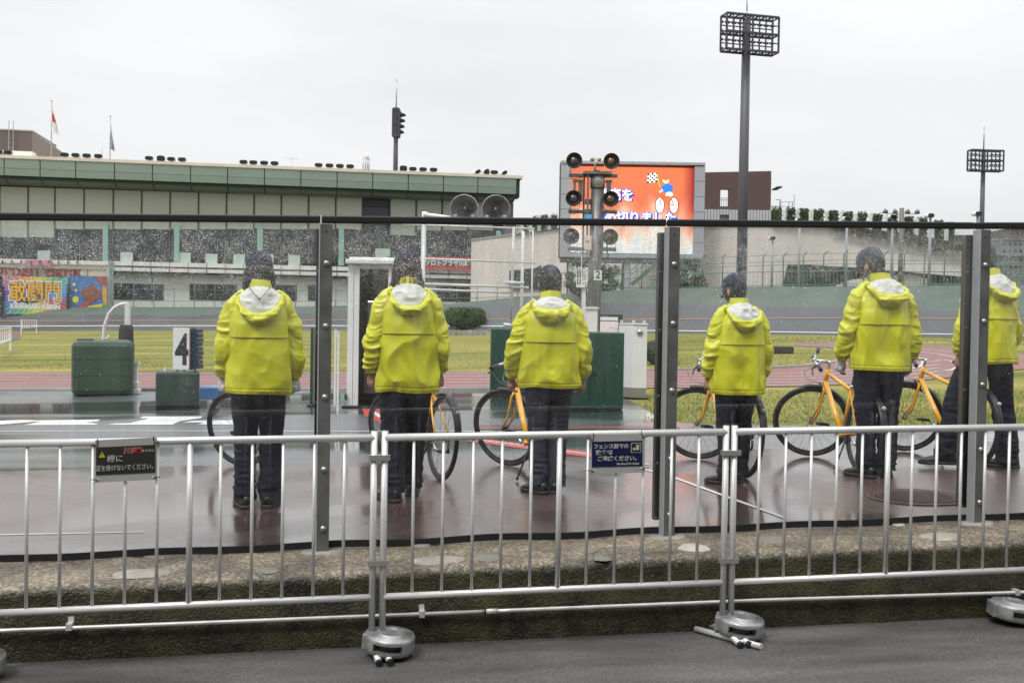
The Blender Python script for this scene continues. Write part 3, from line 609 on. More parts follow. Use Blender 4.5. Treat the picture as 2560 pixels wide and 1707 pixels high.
# ================================================================== bicycles
M_orange = mat('orange_bicycle_paint', (.84, .40, .012), .28, coat=.6, spec=.6)
M_tyre = mat('tyre_rubber', (.018, .018, .02), .55, var=.2, vscale=30)
M_rim = mat('dark_rim', (.05, .05, .052), .35, .5); M_chrome = mat('polished_alloy', (.62, .62, .62), .22, .95); M_spoke = mat('steel_spoke', (.25, .25, .25), .3, .9)
M_sticker = mat('white_sticker', (.75, .72, .66), .4)
WR = .343
def torus(mb, c, Rr, r, n=56, m=10, sx=1.0):
    A = np.zeros((n + 1, m, 3))
    for i in range(n + 1):
        a = 2 * math.pi * i / n
        for k in range(m):
            b = 2 * math.pi * k / m; q = Rr + r * math.cos(b); A[i, k] = (c[0] + q * math.cos(a), c[1] + r * sx * math.sin(b), c[2] + q * math.sin(a))
    mb.grid(A, closed=True)
def make_wheel(root, c, rear):
    w_ = MB(); torus(w_, c, WR - .018, .0185, 60, 10, .95); wheel = w_.build('wheel', M_tyre, root, local=True)
    mb = MB(); torus(mb, c, WR - .043, .0125, 60, 6, .8); mb.build('rim', M_rim, wheel, local=True)
    mb = MB()
    for k in range(24):
        a = 2 * math.pi * k / 24; b = a + (.55 if k % 4 < 2 else -.55); s = 1 if k % 2 else -1; hr = .02
        mb.tube([(c[0] + hr * math.cos(b), c[1] + s * .028, c[2] + hr * math.sin(b)), (c[0] + (WR - .045) * math.cos(a), c[1], c[2] + (WR - .045) * math.sin(a))], .00135, 4, cap=False)
    mb.build('spokes', M_spoke, wheel, local=True)
    mb = MB(); mb.tube([(c[0], -.05, c[2]), (c[0], -.03, c[2]), (c[0], -.029, c[2]), (c[0], .029, c[2]), (c[0], .03, c[2]), (c[0], .05, c[2])], [.009, .009, .019, .019, .009, .009], 12); mb.build('hub', M_rim, wheel, local=True)
    mb = MB(); mb.tube([(c[0] + .12, .0, c[2] - WR + .05), (c[0] + .12 * .8, .0, c[2] - WR + .095)], .003, 6); mb.build('valve', M_rubber, wheel, local=True)
    return wheel
FA = Vector((1.04, 0, WR)); SA = Vector((-math.cos(R(71)), 0, math.sin(R(71)))); SP = FA - Vector((.946, 0, .326)) * .048
HB = SP + SA * .385; HT = SP + SA * .515; BB = Vector((.425, 0, .275)); ST = Vector((.30, 0, .685)); RA = Vector((0, 0, WR))
def make_bike():
    o = thing('bicycle', '', 'bicycle', group='orange bicycles held by the people in yellow'); front = []
    mb = MB(); mb.tube([HB - SA * .01, HT + SA * .005], .021, 14); mb.tube([HT - SA * .03, ST + Vector((0, 0, -.02))], .0175, 14); mb.tube([HB + SA * .02, BB], .0225, 14, flat=.85)
    mb.tube([BB, ST + Vector((-.005, 0, .02))], .0165, 14); mb.tube([(BB.x, -.036, BB.z), (BB.x, .036, BB.z)], .022, 14)
    for s in (1, -1):
        mb.tube([BB + Vector((-.02, s * .022, 0)), (.25, s * .040, .30), RA + Vector((0, s * .062, -.004))], [.011, .010, .008], 10)
        mb.tube([ST + Vector((-.005, s * .014, -.03)), (.14, s * .045, .50), RA + Vector((0, s * .062, .006))], [.009, .008, .007], 10)
    fr = mb.build('frame', M_orange, o, local=True)
    d = (BB - HB).normalized(); nn = Vector((0, 1, 0)); up = d.cross(nn)
    for s in (1, -1):
        mb = MB(); ym = s * .0225
        for k in range(7):
            a = HB + d * (.09 + .042 * k); mb.add([a + Vector((0, ym, 0)) + up * .007, a + d * .030 + Vector((0, ym, 0)) + up * .007, a + d * .026 + Vector((0, ym, 0)) - up * .007, a - d * .004 + Vector((0, ym, 0)) - up * .007], [(0, 1, 2, 3)])
        mb.build('decal', M_sticker, fr, local=True)
    # front assembly, turned later about the steering axis
    mb = MB(); mb.tube([HB - SA * .005, HB - SA * .035], .019, 12)
    for s in (1, -1): mb.tube([HB + Vector((0, s * .012, 0)) - SA * .025, HB + Vector((.0, s * .047, 0)) - SA * .06, SP + SA * .12 + Vector((.006, s * .05, 0)), FA + Vector((0, s * .052, 0))], [.014, .0135, .011, .008], 10)
    front.append(mb.build('fork', M_orange, o, local=True))
    front.append(make_wheel(o, FA, False))
    mb = MB(); A = np.zeros((15, 5, 3))
    for i, a in enumerate(np.linspace(R(88), R(205), 15)):
        for k, b in enumerate(np.linspace(-1, 1, 5)): q = WR + .017 - .008 * b * b; A[i, k] = (FA.x + q * math.cos(a), b * .026, FA.z + q * math.sin(a))
    mb.grid(A); mb.grid(A * [1, 1, 1] - [0, 0, .0015], flip=True); front.append(mb.build('front_mudguard', M_black, o, local=True))
    top = HT + SA * .075; fw = Vector((.946, 0, .326)); sc_ = top + Vector((.125, 0, .035))
    mb = MB(); mb.tube([HT, top + SA * .012], .0145, 12); mb.tube([top, sc_], .0145, 12); mb.tube([sc_ - Vector((0, .024, 0)), sc_ + Vector((0, .024, 0))], .020, 14); front.append(mb.build('stem', M_chrome, o, local=True))
    mb = MB(); hp = [sc_ + Vector((-.028, s, .012)) if abs(s) > .2 else sc_ + Vector((0, s, 0)) for s in (-.20, -.06, .06, .20)]; hp = [sc_ + Vector((-.03, -.19, .01)), sc_ + Vector((-.006, -.08, .004)), sc_, sc_ + Vector((-.006, .08, .004)), sc_ + Vector((-.03, .19, .01))]
    mb.tube(hp, .0115, 12); hb = mb.build('handlebar', M_chrome, o, local=True); front.append(hb)
    for s in (1, -1):
        MB().tube([sc_ + Vector((-.031, s * .18, .010)), sc_ + Vector((-.045, s * .295, .004))], [.0165, .0175], 12).build('grip', M_black, hb, local=True)
        MB().tube([sc_ + Vector((-.014, s * .135, -.004)), sc_ + Vector((.03, s * .155, -.022)), sc_ + Vector((.028, s * .25, -.045))], [.012, .007, .006], 8).build('brake_lever', M_black, hb, local=True)
        mb = MB(); mb.tube([sc_ + Vector((.01, s * .14, -.01)), sc_ + Vector((.10, s * .12, -.04)), sc_ + Vector((.10, s * .03, -.16)), HB + Vector((.035, s * .01, .0))], .0024, 6); front.append(mb.build('brake_cable', mat('cable_grey', (.35, .35, .33), .4), o, local=True))
    mb = MB()
    for s in (1, -1): mb.box(-.010, .010, s * .028 - .007, s * .028 + .007, -.035, .035, Matrix.Translation(HB - SA * .045 + Vector((.03, 0, 0)))); mb.tube([HB - SA * .01 + Vector((.03, s * .03, .0)), HB - SA * .015 + Vector((.035, 0, .03))], .003, 6)
    front.append(mb.build('front_brake', M_black, o, local=True))
    # rear half
    make_wheel(o, RA, True)
    mb = MB(); A = np.zeros((13, 5, 3))
    for i, a in enumerate(np.linspace(R(62), R(172), 13)):
        for k, b in enumerate(np.linspace(-1, 1, 5)): q = WR + .019 - .008 * b * b; A[i, k] = (RA.x + q * math.cos(a), b * .027, RA.z + q * math.sin(a))
    mb.grid(A); mb.grid(A - [0, 0, .0015], flip=True); g = mb.build('rear_mudguard', M_black, o, local=True)
    MB().ico((-.012 - .30, 0, WR + .225), (.006, .02, .016), n=10).build('reflector', mat('clear_reflector', (.6, .6, .6), .2), g, local=True)
    mb = MB(); mb.tube([(-.10, .055, .62), (-.16, .0, .735), (-.10, -.055, .62)], .0035, 6); mb.build('mudguard_stay', M_chrome, o, local=True)
    mb = MB(); mb.tube([ST + Vector((-.005, 0, .0)), ST + Vector((-.058, 0, .175))], .0135, 12); mb.build('seat_post', M_rim, o, local=True)
    mb = MB(); mb.tube([ST + Vector((.0, -.0, -.003)), ST + Vector((-.008, 0, .026))], .0195, 12); mb.tube([ST + Vector((-.02, -.02, .012)), ST + Vector((.0, -.035, .03))], .004, 6); mb.build('seat_clamp', M_chrome, o, local=True)
    sx = ST.x - .065; sz = ST.z + .195; A = np.zeros((13, 14, 3))
    for i, t in enumerate(np.linspace(0, 1, 13)):
        ww = .018 + .057 * max(0, (1 - t * 1.55)) ** .8 if t < .65 else .018 - .010 * ((t - .65) / .35) ** 2; hh = .028 - .010 * t; 
        if i in (0, 12): ww *= .4; hh *= .4
        for k in range(14):
            a = 2 * math.pi * k / 14; A[i, k] = (sx - .12 + .27 * t, ww * math.cos(a), sz + hh * math.sin(a) * (1 if math.sin(a) > 0 else .8) + .012 * (1 - t) ** 2 - .004 + .006 * t)
    mb = MB(); mb.grid(A, closed=True); mb.build('saddle', mat('saddle_vinyl', (.03, .03, .033), .4), o, local=True)
    mb = MB()
    for s in (1, -1): mb.tube([(sx - .09, s * .022, sz - .012), (sx - .04, s * .018, sz - .034), (sx + .04, s * .015, sz - .034), (sx + .12, s * .008, sz - .006)], .003, 6)
    mb.build('saddle_rails', M_chrome, o, local=True)
    mb = MB(); torus(mb, (BB.x, -.048, BB.z), .078, .0045, 36, 6, .5)
    for k in range(5): a = k * 1.2566; mb.tube([(BB.x, -.048, BB.z), (BB.x + .075 * math.cos(a), -.048, BB.z + .075 * math.sin(a))], .005, 6)
    mb.build('chainring', M_rim, o, local=True)
    mb = MB(); ca = R(205)
    cr1 = (BB.x + .17 * math.cos(ca), -.062, BB.z + .17 * math.sin(ca)); cr2 = (BB.x - .17 * math.cos(ca), .062, BB.z - .17 * math.sin(ca))
    mb.tube([(BB.x, -.055, BB.z), cr1], [.012, .008], 8); mb.tube([(BB.x, .055, BB.z), cr2], [.012, .008], 8); mb.build('cranks', M_chrome, o, local=True)
    for s, c in ((-1, cr1), (1, cr2)):
        mb = MB(); mb.box(c[0] - .045, c[0] + .045, c[1] + s * .018, c[1] + s * .030, c[2] - .012, c[2] + .012); mb.box(c[0] - .045, c[0] + .045, c[1] + s * .085, c[1] + s * .095, c[2] - .012, c[2] + .012); mb.box(c[0] - .045, c[0] - .035, c[1] + min(s * .018, s * .09), c[1] + max(s * .018, s * .09), c[2] - .011, c[2] + .011); mb.box(c[0] + .035, c[0] + .045, c[1] + min(s * .018, s * .09), c[1] + max(s * .018, s * .09), c[2] - .011, c[2] + .011); mb.tube([(c[0], c[1], c[2]), (c[0], c[1] + s * .09, c[2])], .008, 6)
        mb.build('pedal', M_black, o, local=True)
    mb = MB(); mb.tube([(0, -.05, WR + .02), (BB.x, -.048, BB.z + .078)], .0035, 5); mb.tube([(0, -.05, WR - .02), (-.0, -.05, WR - .10), (BB.x, -.048, BB.z - .078)], .0035, 5); mb.lathe([(0, -.004), (.038, -.004), (.038, .004), (.03, .012), (0, .014)], 16, Matrix.Translation((0, -.045, WR)) @ Matrix.Rotation(R(90), 4, 'X')); mb.box(-.012, .012, -.062, -.052, WR - .11, WR - .04); mb.build('chain_and_gears', M_rim, o, local=True)
    mb = MB(); mb.tube([(.27, .03, .27), (.22, .13, .02)], [.0085, .007], 8); mb.tube([(.222, .127, .03), (.218, .136, .004)], [.011, .013], 8); mb.build('kickstand', M_black, o, local=True)
    return o, front
bike0, front0 = make_bike()
fn = {f.name for f in front0}
def deep_copy(o, parent):
    c = o.copy(); COL.objects.link(c)
    if parent is not None: c.parent = parent
    for ch in o.children: deep_copy(ch, c)
    return c
bikes = [bike0]
for i in range(5):
    c = bike0.copy(); COL.objects.link(c)
    for ch in bike0.children:
        d_ = ch.copy(); COL.objects.link(d_); d_.parent = c
        for g in ch.children:
            e_ = g.copy(); COL.objects.link(e_); e_.parent = d_
    bikes.append(c)
spec = [  # front contact px, heading azimuth, steer left, label
    ((600, 1168), -12, 46, 'orange bicycle held by the first person from the left, mostly hidden by dark trousers'),
    ((1000, 1160), -14, 38, 'orange bicycle whose back wheel stands to the right of the second person'),
    ((1264, 1166), -6, 40, 'orange bicycle to the left of the third person, front wheel turned aside'),
    ((1746, 1150), 0, 62, 'orange bicycle behind the fourth person, crossing the middle fence post'),
    ((2030, 1143), 4, 72, 'orange bicycle standing free between the fourth and fifth person'),
    ((2262, 1130), 0, 62, 'orange bicycle with its saddle in view, at the left of the last person')]
for b, (c, az, stv, lb) in zip(bikes, spec):
    a = R(az); f = Vector((math.sin(a), math.cos(a), 0)); fc = V(gp(*c)); rear = fc - f * 1.04; rear.z = gz(rear.x)
    b.location = rear; b.rotation_euler = (0, 0, math.atan2(f.y, f.x)); b['label'] = lb
    b.rotation_euler = (R(3), math.atan2(-(gz(fc.x) - gz(rear.x)), 1.04), math.atan2(f.y, f.x))
    Q = Matrix.Translation(SP) @ Matrix.Rotation(R(stv), 4, SA) @ Matrix.Translation(-SP)
    for ch in b.children:
        if ch.name.split('.')[0] in ('fork', 'front_mudguard', 'stem', 'handlebar', 'brake_cable', 'front_brake') or (ch.name.split('.')[0] == 'wheel' and sum(v.co.x for v in ch.data.vertices) / len(ch.data.vertices) > .5): ch.matrix_local = Q.copy()

# ================================================================== people
def clothmat(name, col, rough, amp, sc1, coat=0., col2=None, spec=.5):
    m = bpy.data.materials.new(name); m.use_nodes = True; t = m.node_tree; n = t.nodes.new; l = t.links.new; bs = t.nodes['Principled BSDF']
    bs.inputs['Base Color'].default_value = (*col, 1); bs.inputs['Roughness'].default_value = rough; bs.inputs['Coat Weight'].default_value = coat; bs.inputs['Coat Roughness'].default_value = .25; bs.inputs['Specular IOR Level'].default_value = spec
    tcn = n('ShaderNodeTexCoord')
    if col2:
        z0 = n('ShaderNodeTexNoise'); z0.inputs['Scale'].default_value = 5; l(tcn.outputs['Object'], z0.inputs[0]); mx_ = n('ShaderNodeMix'); mx_.data_type = 'RGBA'; l(z0.outputs[0], mx_.inputs[0]); mx_.inputs[6].default_value = (*col, 1); mx_.inputs[7].default_value = (*col2, 1); l(mx_.outputs[2], bs.inputs['Base Color'])
    mp_ = n('ShaderNodeMapping'); mp_.inputs['Scale'].default_value = (1, 1, .45); l(tcn.outputs['Object'], mp_.inputs[0])
    v = n('ShaderNodeTexVoronoi'); v.inputs['Scale'].default_value = sc1; v.distance = 'EUCLIDEAN'
    zz = n('ShaderNodeTexNoise'); zz.inputs['Scale'].default_value = sc1 * .5; zz.inputs['Detail'].default_value = 2; l(mp_.outputs[0], zz.inputs[0])
    av = n('ShaderNodeMix'); av.data_type = 'RGBA'; av.inputs[0].default_value = .12; l(mp_.outputs[0], av.inputs[6]); l(zz.outputs['Color'], av.inputs[7]); l(av.outputs[2], v.inputs[0])
    z2 = n('ShaderNodeTexNoise'); z2.inputs['Scale'].default_value = sc1 * 3; z2.inputs['Detail'].default_value = 3; l(tcn.outputs['Object'], z2.inputs[0])
    b1 = n('ShaderNodeBump'); b1.inputs['Distance'].default_value = .010; b1.inputs['Strength'].default_value = amp * .7; l(v.outputs['Distance'], b1.inputs['Height'])
    rg = n('ShaderNodeTexNoise'); rg.noise_type = 'RIDGED_MULTIFRACTAL'; rg.inputs['Scale'].default_value = sc1 * .42; rg.inputs['Detail'].default_value = 3; rg.inputs['Roughness'].default_value = .55; rg.inputs['Distortion'].default_value = .5; l(mp_.outputs[0], rg.inputs[0])
    b0 = n('ShaderNodeBump'); b0.inputs['Distance'].default_value = .014; b0.inputs['Strength'].default_value = min(1, amp * 1.5); l(rg.outputs[0], b0.inputs['Height']); l(b0.outputs[0], b1.inputs['Normal'])
    b2 = n('ShaderNodeBump'); b2.inputs['Distance'].default_value = .003; b2.inputs['Strength'].default_value = amp; l(z2.outputs[0], b2.inputs['Height']); l(b1.outputs[0], b2.inputs['Normal']); l(b2.outputs[0], bs.inputs['Normal'])
    MATS[name] = m; return m
M_jacket = clothmat('yellow_rain_shell', (.56, .57, .012), .40, .6, 9, coat=.15, col2=(.66, .665, .014))
M_lining = clothmat('white_mesh_lining', (.62, .63, .58), .6, .5, 14)
M_trouser = clothmat('navy_work_trousers', (.012, .014, .024), .75, .4, 10, spec=.3)
M_trouser2 = clothmat('charcoal_work_trousers', (.040, .041, .056), .75, .4, 10, spec=.3)
M_skin = mat('skin', (.40, .23, .15), .5, var=.08, vscale=12)
M_glove = mat('white_cotton_glove', (.62, .62, .64), .85, var=.08, vscale=30, bump=.2, bscale=80)
M_cap = mat('navy_cap_cloth', (.016, .018, .048), .8, var=.15, vscale=30); M_cap2 = mat('grey_cap_cloth', (.06, .063, .08), .8, var=.15, vscale=30)
M_shoe = mat('black_shoe_leather', (.014, .014, .015), .35, var=.2, vscale=30); M_sole = mat('dark_sole', (.03, .03, .03), .6)
M_hairs = {'black': mat('black_hair', (.012, .010, .010), .4, var=.5, vscale=60, stretch=(4, 4, .6)), 'brown': mat('brown_hair', (.050, .024, .012), .42, var=.6, vscale=60, stretch=(4, 4, .6)), 'grey': mat('grizzled_hair', (.055, .053, .052), .5, var=.7, vscale=70, stretch=(3, 3, .8))}
M_eye = mat('eye_white', (.7, .68, .65), .2); M_lip = mat('lips', (.30, .12, .10), .5)

def spline(keys, n):
    """keys: rows of equal length, column 0 = parameter; smooth (Catmull) resample to n rows"""
    K = np.array(keys, float); t = np.linspace(K[0, 0], K[-1, 0], n) if not isinstance(n, np.ndarray) else n
    outp = np.zeros((len(t), K.shape[1])); outp[:, 0] = t
    for c in range(1, K.shape[1]):
        m_ = np.gradient(K[:, c], K[:, 0]); idx = np.clip(np.searchsorted(K[:, 0], t) - 1, 0, len(K) - 2)
        h = K[idx + 1, 0] - K[idx, 0]; u = (t - K[idx, 0]) / h
        outp[:, c] = (2 * u ** 3 - 3 * u ** 2 + 1) * K[idx, c] + (u ** 3 - 2 * u ** 2 + u) * h * m_[idx] + (-2 * u ** 3 + 3 * u ** 2) * K[idx + 1, c] + (u ** 3 - u ** 2) * h * m_[idx + 1]
    return outp
def limb(path, n, m, disp=None, seed=0, flat=1.0):
    """path rows: x, y, z, radius -> grid of rings"""
    P = np.array(path, float); s = np.concatenate([[0], np.cumsum(np.linalg.norm(np.diff(P[:, :3], axis=0), axis=1))])
    S = spline(np.column_stack([s, P]), n); C = S[:, 1:4]; Rr = S[:, 4]
    T_ = np.gradient(C, axis=0); T_ /= np.linalg.norm(T_, axis=1)[:, None]
    ref = np.array([1.0, 0, 0]); U = ref - T_ * (T_ @ ref)[:, None]; U /= np.linalg.norm(U, axis=1)[:, None]; W = np.cross(T_, U)
    th = np.linspace(0, 2 * np.pi, m, endpoint=False)
    D = U[:, None, :] * np.cos(th)[None, :, None] + W[:, None, :] * np.sin(th)[None, :, None] * flat
    A = C[:, None, :] + D * Rr[:, None, None]
    if disp is not None: A = A + D * disp(A, S[:, 0], th)[..., None]
    return A
def cyl_ring(A): return A
def hand_tubes(wr, d, f, o_, k, spread=0.0, curl=1.0):
    """wr wrist, d down the hand, f towards the thumb side, o_ back of the hand; returns tubes (pts, radii, flat)"""
    wr = Vector(wr); d = Vector(d).normalized(); f = Vector(f).normalized(); o_ = Vector(o_).normalized(); t = []
    t.append(([wr - d * .06 * k, wr, wr + d * .03 * k, wr + d * .065 * k, wr + d * .090 * k], [.026 * k, .027 * k, .036 * k, .039 * k, .032 * k], .55))
    for j, (off, ln, rr) in enumerate(((.030, .072, .0088), (.010, .080, .0092), (-.010, .074, .0088), (-.029, .058, .0078))):
        p = wr + d * .072 * k + f * off * k; dirv = d.copy(); pts = [p - d * .02 * k, p]; rad = [rr * k * 1.1, rr * k * 1.05]
        for sgm, frac in enumerate((.45, .32, .23)):
            ang = R((22, 62, 95)[sgm] * curl + j * 4); dirv = d * math.cos(ang) - o_ * math.sin(ang); p = p + dirv * ln * frac * k; pts.append(p.copy()); rad.append(rr * k * (1 - .1 * (sgm + 1)))
        t.append((pts, rad, 1))
    p = wr + d * .025 * k + f * .030 * k - o_ * .006 * k; t.append(([p - d * .01 * k, p, p + (d * .75 + f * .42 - o_ * .35) * .038 * k, p + (d * 1.5 + f * .35 - o_ * .85) * .042 * k], [.013 * k, .0135 * k, .011 * k, .008 * k], 1))
    return t
def fuse(mb, voxel, m, name, parent, smooth=3, **kw):
    o = mb.build(name, None, parent, local=True); r = o.modifiers.new('remesh', 'REMESH'); r.mode = 'VOXEL'; r.voxel_size = voxel; r.use_smooth_shade = True
    if smooth: s_ = o.modifiers.new('smooth', 'SMOOTH'); s_.factor = .5; s_.iterations = smooth
    dg = bpy.context.evaluated_depsgraph_get(); me = bpy.data.meshes.new_from_object(o.evaluated_get(dg)); me.name = name; o.modifiers.clear(); old = o.data; o.data = me; bpy.data.meshes.remove(old)
    me.materials.clear(); me.materials.append(m); me.polygons.foreach_set('use_smooth', [True] * len(me.polygons))
    return o

def head_rings(H0, g=0.0, top_only=None):
    """H0 chin height; rings of a head 0.235 m high: (z, half width, half depth, centre y)"""
    rows = [(0, .035, .030, .050), (.012, .046, .050, .036), (.03, .055, .068, .022), (.06, .064, .082, .010), (.09, .070, .090, .002), (.12, .0745, .095, -.002), (.15, .077, .097, -.004), (.175, .075, .094, -.006), (.20, .065, .082, -.008), (.22, .046, .058, -.010), (.232, .024, .030, -.012), (.236, .004, .005, -.012)]
    S = spline(rows, np.linspace(0, .236, 40)); 
    return S
def head_grid(M, grow=0.0, z0=-.01, z1=.3, n=40, m=48, func=None, th0=0, th1=2 * math.pi, closed=True):
    S = head_rings(0); S = S[(S[:, 0] >= z0) & (S[:, 0] <= z1)]; th = np.linspace(th0, th1, m, endpoint=not closed)
    zc = .12; A = np.zeros((len(S), m, 3))
    for i, (z, a, b, c) in enumerate(S):
        A[i, :, 0] = (a + grow) * np.cos(th); A[i, :, 1] = c + (b + grow) * np.sin(th); A[i, :, 2] = z + grow * (z - zc) / .12
    if func is not None: A = func(A, S, th)
    B = A.reshape(-1, 3); Mx = np.array(M); B = B @ Mx[:3, :3].T + Mx[:3, 3]; return B.reshape(A.shape)

def person(label, foot_px, top_px, heading, k0=1.0, lean=0.0, wid=1.0, head=(0, 10, 0), hair='black', hair_len=.06, hair_bulge=.02, curls=False, cap='navy', gloves=(0, 0), legs=None, arms=None, trousers=None, seed=1, hood=0, cord=False, hem=.765, headdx=0.0, button=False):
    g = np.random.default_rng(seed); F = V(gp(*foot_px)); 
    # height that brings the crown of the head to its place in the picture
    lo, hi = 1.3, 2.2
    for _ in range(30):
        mid = (lo + hi) / 2
        if proj((F.x, F.y, F.z + mid))[1] > top_px: lo = mid
        else: hi = mid
    H = lo; k = H / 1.70
    o = thing('person', label, 'person', F, 'people in yellow rain jackets', heading)
    Mh = Matrix.Translation(Vector((headdx, .035, 1.468)) * k) @ Matrix.Rotation(R(head[0]), 4, 'Z') @ Matrix.Rotation(R(-head[1]), 4, 'X') @ Matrix.Rotation(R(head[2]), 4, 'Y') @ Matrix.Scale(k, 4) @ Matrix.Translation((0, .0, .0))
    ln = lambda z: lean * max(0, z - .8)
    # ---- limbs layout
    arms = arms or {}
    AR = {}
    for s in (-1, 1):
        base = [(.085, 0, 1.425, .050), (.126, -.005, 1.383, .057), (.158, -.008, 1.335, .062), (.186, -.010, 1.25, .066), (.208, -.012, 1.14, .063), (.225, -.008, 1.03, .062), (.230, .015, .96, .058), (.231, .035, .905, .050), (.230, .040, .872, .041)]
        dx, dy, dz = arms.get(s, (0, 0, 0)); P = []
        for i, (x, y, z, r) in enumerate(base):
            t = (i / 8) ** 1.6; P.append((s * (x * wid + dx * t) * k + 0, (y + dy * t) * k, (z + dz * t + 0) * k, r * k * (1 + (wid - 1) * .5)))
        AR[s] = P
    legs = legs or {}
    LG = {}
    for s in (-1, 1):
        fx, fy, fz, yaw = legs.get(s, (.085, 0, 0, 0)); hx = .092
        P = [(s * hx, -.005, .86, .105), (s * (hx * .6 + fx * .4), fy * .25 + .005, .70, .098), (s * (hx * .35 + fx * .65), fy * .52 + .018 + abs(fz) * .5, .50 + fz * .2, .081), (s * (hx * .1 + fx * .9), fy * .8, .27 + fz * .6, .075), (s * fx, fy - .005, .13 + fz, .073), (s * fx, fy, .055 + fz, .073)]
        LG[s] = ([(x * k, y * k, z * k, r * k * (.96 if s else 1)) for x, y, z, r in P], yaw, fz)
    # ---- body: one continuous figure
    mb = MB()
    mb.tube([(0, 0, .80 * k), (0, -.005 * k, 1.0 * k), (0, -.01 * k, 1.2 * k), (0, -.008 * k, 1.35 * k)], [.125 * k, .12 * k, .135 * k, .10 * k], 20, flat=.72)
    mb.tube([(-.13 * k, -.008 * k, 1.35 * k), (0, -.008 * k, 1.375 * k), (.13 * k, -.008 * k, 1.35 * k)], [.045 * k, .06 * k, .045 * k], 14)
    mb.tube([(0, -.012 * k, 1.33 * k), (0, .0, 1.44 * k), tuple(Mh @ Vector((0, .005, .06)))], [.062 * k, .056 * k, .056 * k], 18)
    def face(A, S, th):
        for i, row in enumerate(S):
            z = row[0]
            front = np.clip(np.sin(th), 0, 1) ** 8
            A[i, :, 1] += front * (.006 * math.exp(-((z - .115) / .012) ** 2) - .007 * math.exp(-((z - .125 + .012) / .01) ** 2) * 0 + .004 * math.exp(-((z - .135) / .01) ** 2) + .005 * math.exp(-((z - .015) / .012) ** 2))
            sock = np.exp(-((np.cos(th) * row[1] - .031) / .012) ** 2) + np.exp(-((np.cos(th) * row[1] + .031) / .012) ** 2)
            A[i, :, 1] -= (np.sin(th) > 0) * sock * .007 * math.exp(-((z - .118) / .011) ** 2)
        return A
    mb.grid(head_grid(Mh, func=face), closed=True)
    mb.tube([Mh @ Vector((0, .088, .118)), Mh @ Vector((0, .100, .098)), Mh @ Vector((0, .108, .078)), Mh @ Vector((0, .092, .068))], [.007 * k, .009 * k, .013 * k, .009 * k], 10)
    for s in (-1, 1): mb.ico((s * .077, -.012, .098), (.007, .019, .031), Mh @ Matrix.Translation(Vector((s * .008, 0, 0))) , n=12, m=8)
    for s in (-1, 1):
        P = AR[s]; mb.tube([p[:3] for p in P[1:]], [.045 * k, .05 * k, .045 * k, .043 * k, .040 * k, .036 * k, .030 * k, .027 * k], 12)
        wr = Vector(P[-1][:3]) + Vector((0, 0, -.012 * k)); d = (Vector(P[-1][:3]) - Vector(P[-2][:3])).normalized() * .35 + Vector((0, .10, -.95))
        f = Vector((-s * .25, .95, .1)); bk = Vector((s * .9, -.25, 0)) 
        for pts, rad, fl in hand_tubes(wr, d, f - d.normalized() * f.dot(d.normalized()), bk, k * .98): mb.tube(pts, rad, 10, flat=fl if fl < 1 else None)
        Q, yaw, fz = LG[s]; mb.tube([q[:3] for q in Q], [.088 * k, .078 * k, .058 * k, .050 * k, .038 * k, .036 * k], 14)
        ax = Q[-1]; fd = Vector((math.sin(R(yaw)), math.cos(R(yaw)), 0)); mb.tube([Vector(ax[:3]) - fd * .04 * k, Vector(ax[:3]) - Vector((0, 0, .012 * k)), Vector(ax[:3]) + fd * .05 * k - Vector((0, 0, .012 * k)), Vector(ax[:3]) + fd * .08 * k - Vector((0, 0, .02 * k))], [.028 * k, .032 * k, .026 * k, .016 * k], 12)
    body = fuse(mb, .0055, M_skin, 'body', o, smooth=2)
    for s in (-1, 1):
        MB().ico((s * .031, .076, .117), (.0115, .009, .008), Mh, n=12, m=8).build('eye', M_eye, o, local=True)
        e = MB().ico((s * .031, .0838, .117), (.005, .003, .005), Mh, n=10, m=6).build('iris', M_black, o, local=True)
    MB().ico((0, .0905, .050), (.020, .006, .0065), Mh, n=14, m=8).build('lips', M_lip, o, local=True)
    # gloves
    for s, on in zip((-1, 1), gloves):
        if not on: continue
        P = AR[s]; wr = Vector(P[-1][:3]) + Vector((0, 0, -.012 * k)); d = (Vector(P[-1][:3]) - Vector(P[-2][:3])).normalized() * .35 + Vector((0, .10, -.95)); f = Vector((-s * .25, .95, .1)); bk = Vector((s * .9, -.25, 0)); mb = MB()
        for pts, rad, fl in hand_tubes(wr, d, f - d.normalized() * f.dot(d.normalized()), bk, k * .98): mb.tube(pts, [q * 1.16 + .0015 for q in rad], 10, flat=(fl * 1.1 if fl < 1 else None))
        fuse(mb, .0045, M_glove, 'glove', o, smooth=2)
    # ---- trousers
    mt = trousers or M_trouser; mb = MB()
    for s in (-1, 1):
        P = [list(q) for q in LG[s][0]]; P[0][3] *= .98; sd = seed * 7 + s
        def dsp(A, S, th, P=P, sd=sd):
            L_ = S[-1]; t = (S / L_)[:, None]
            r = ridge(A * [11, 11, 26] / k + sd, sd) * (.25 + np.exp(-((t - .52) / .10) ** 2) * .5 + np.clip((t - .72) / .28, 0, 1) * 1.25) * .011
            r = r + vn(A * [9, 9, 3] / k, sd + 2) * .009 + ridge(A * [22, 22, 50], sd + 4) * .002 * (.3 + t)
            return r * k
        mb.grid(limb(P, 90, 48, dsp), closed=True)
        A = limb(P, 90, 48, dsp)[-1]; c = A.mean(0); mb.grid(np.array([A, c + (A - c) * .90 + [0, 0, .002], c + (A - c) * .9 + [0, 0, .05 * k]]), closed=True)
    zz = np.linspace(.70, 1.0, 24); rows = np.array([[.70, .10, .09], [.75, .160, .112], [.81, .168, .112], [.90, .150, .095], [1.0, .13, .08]]); S = spline(rows, zz); th = np.linspace(0, 2 * np.pi, 56, endpoint=False)
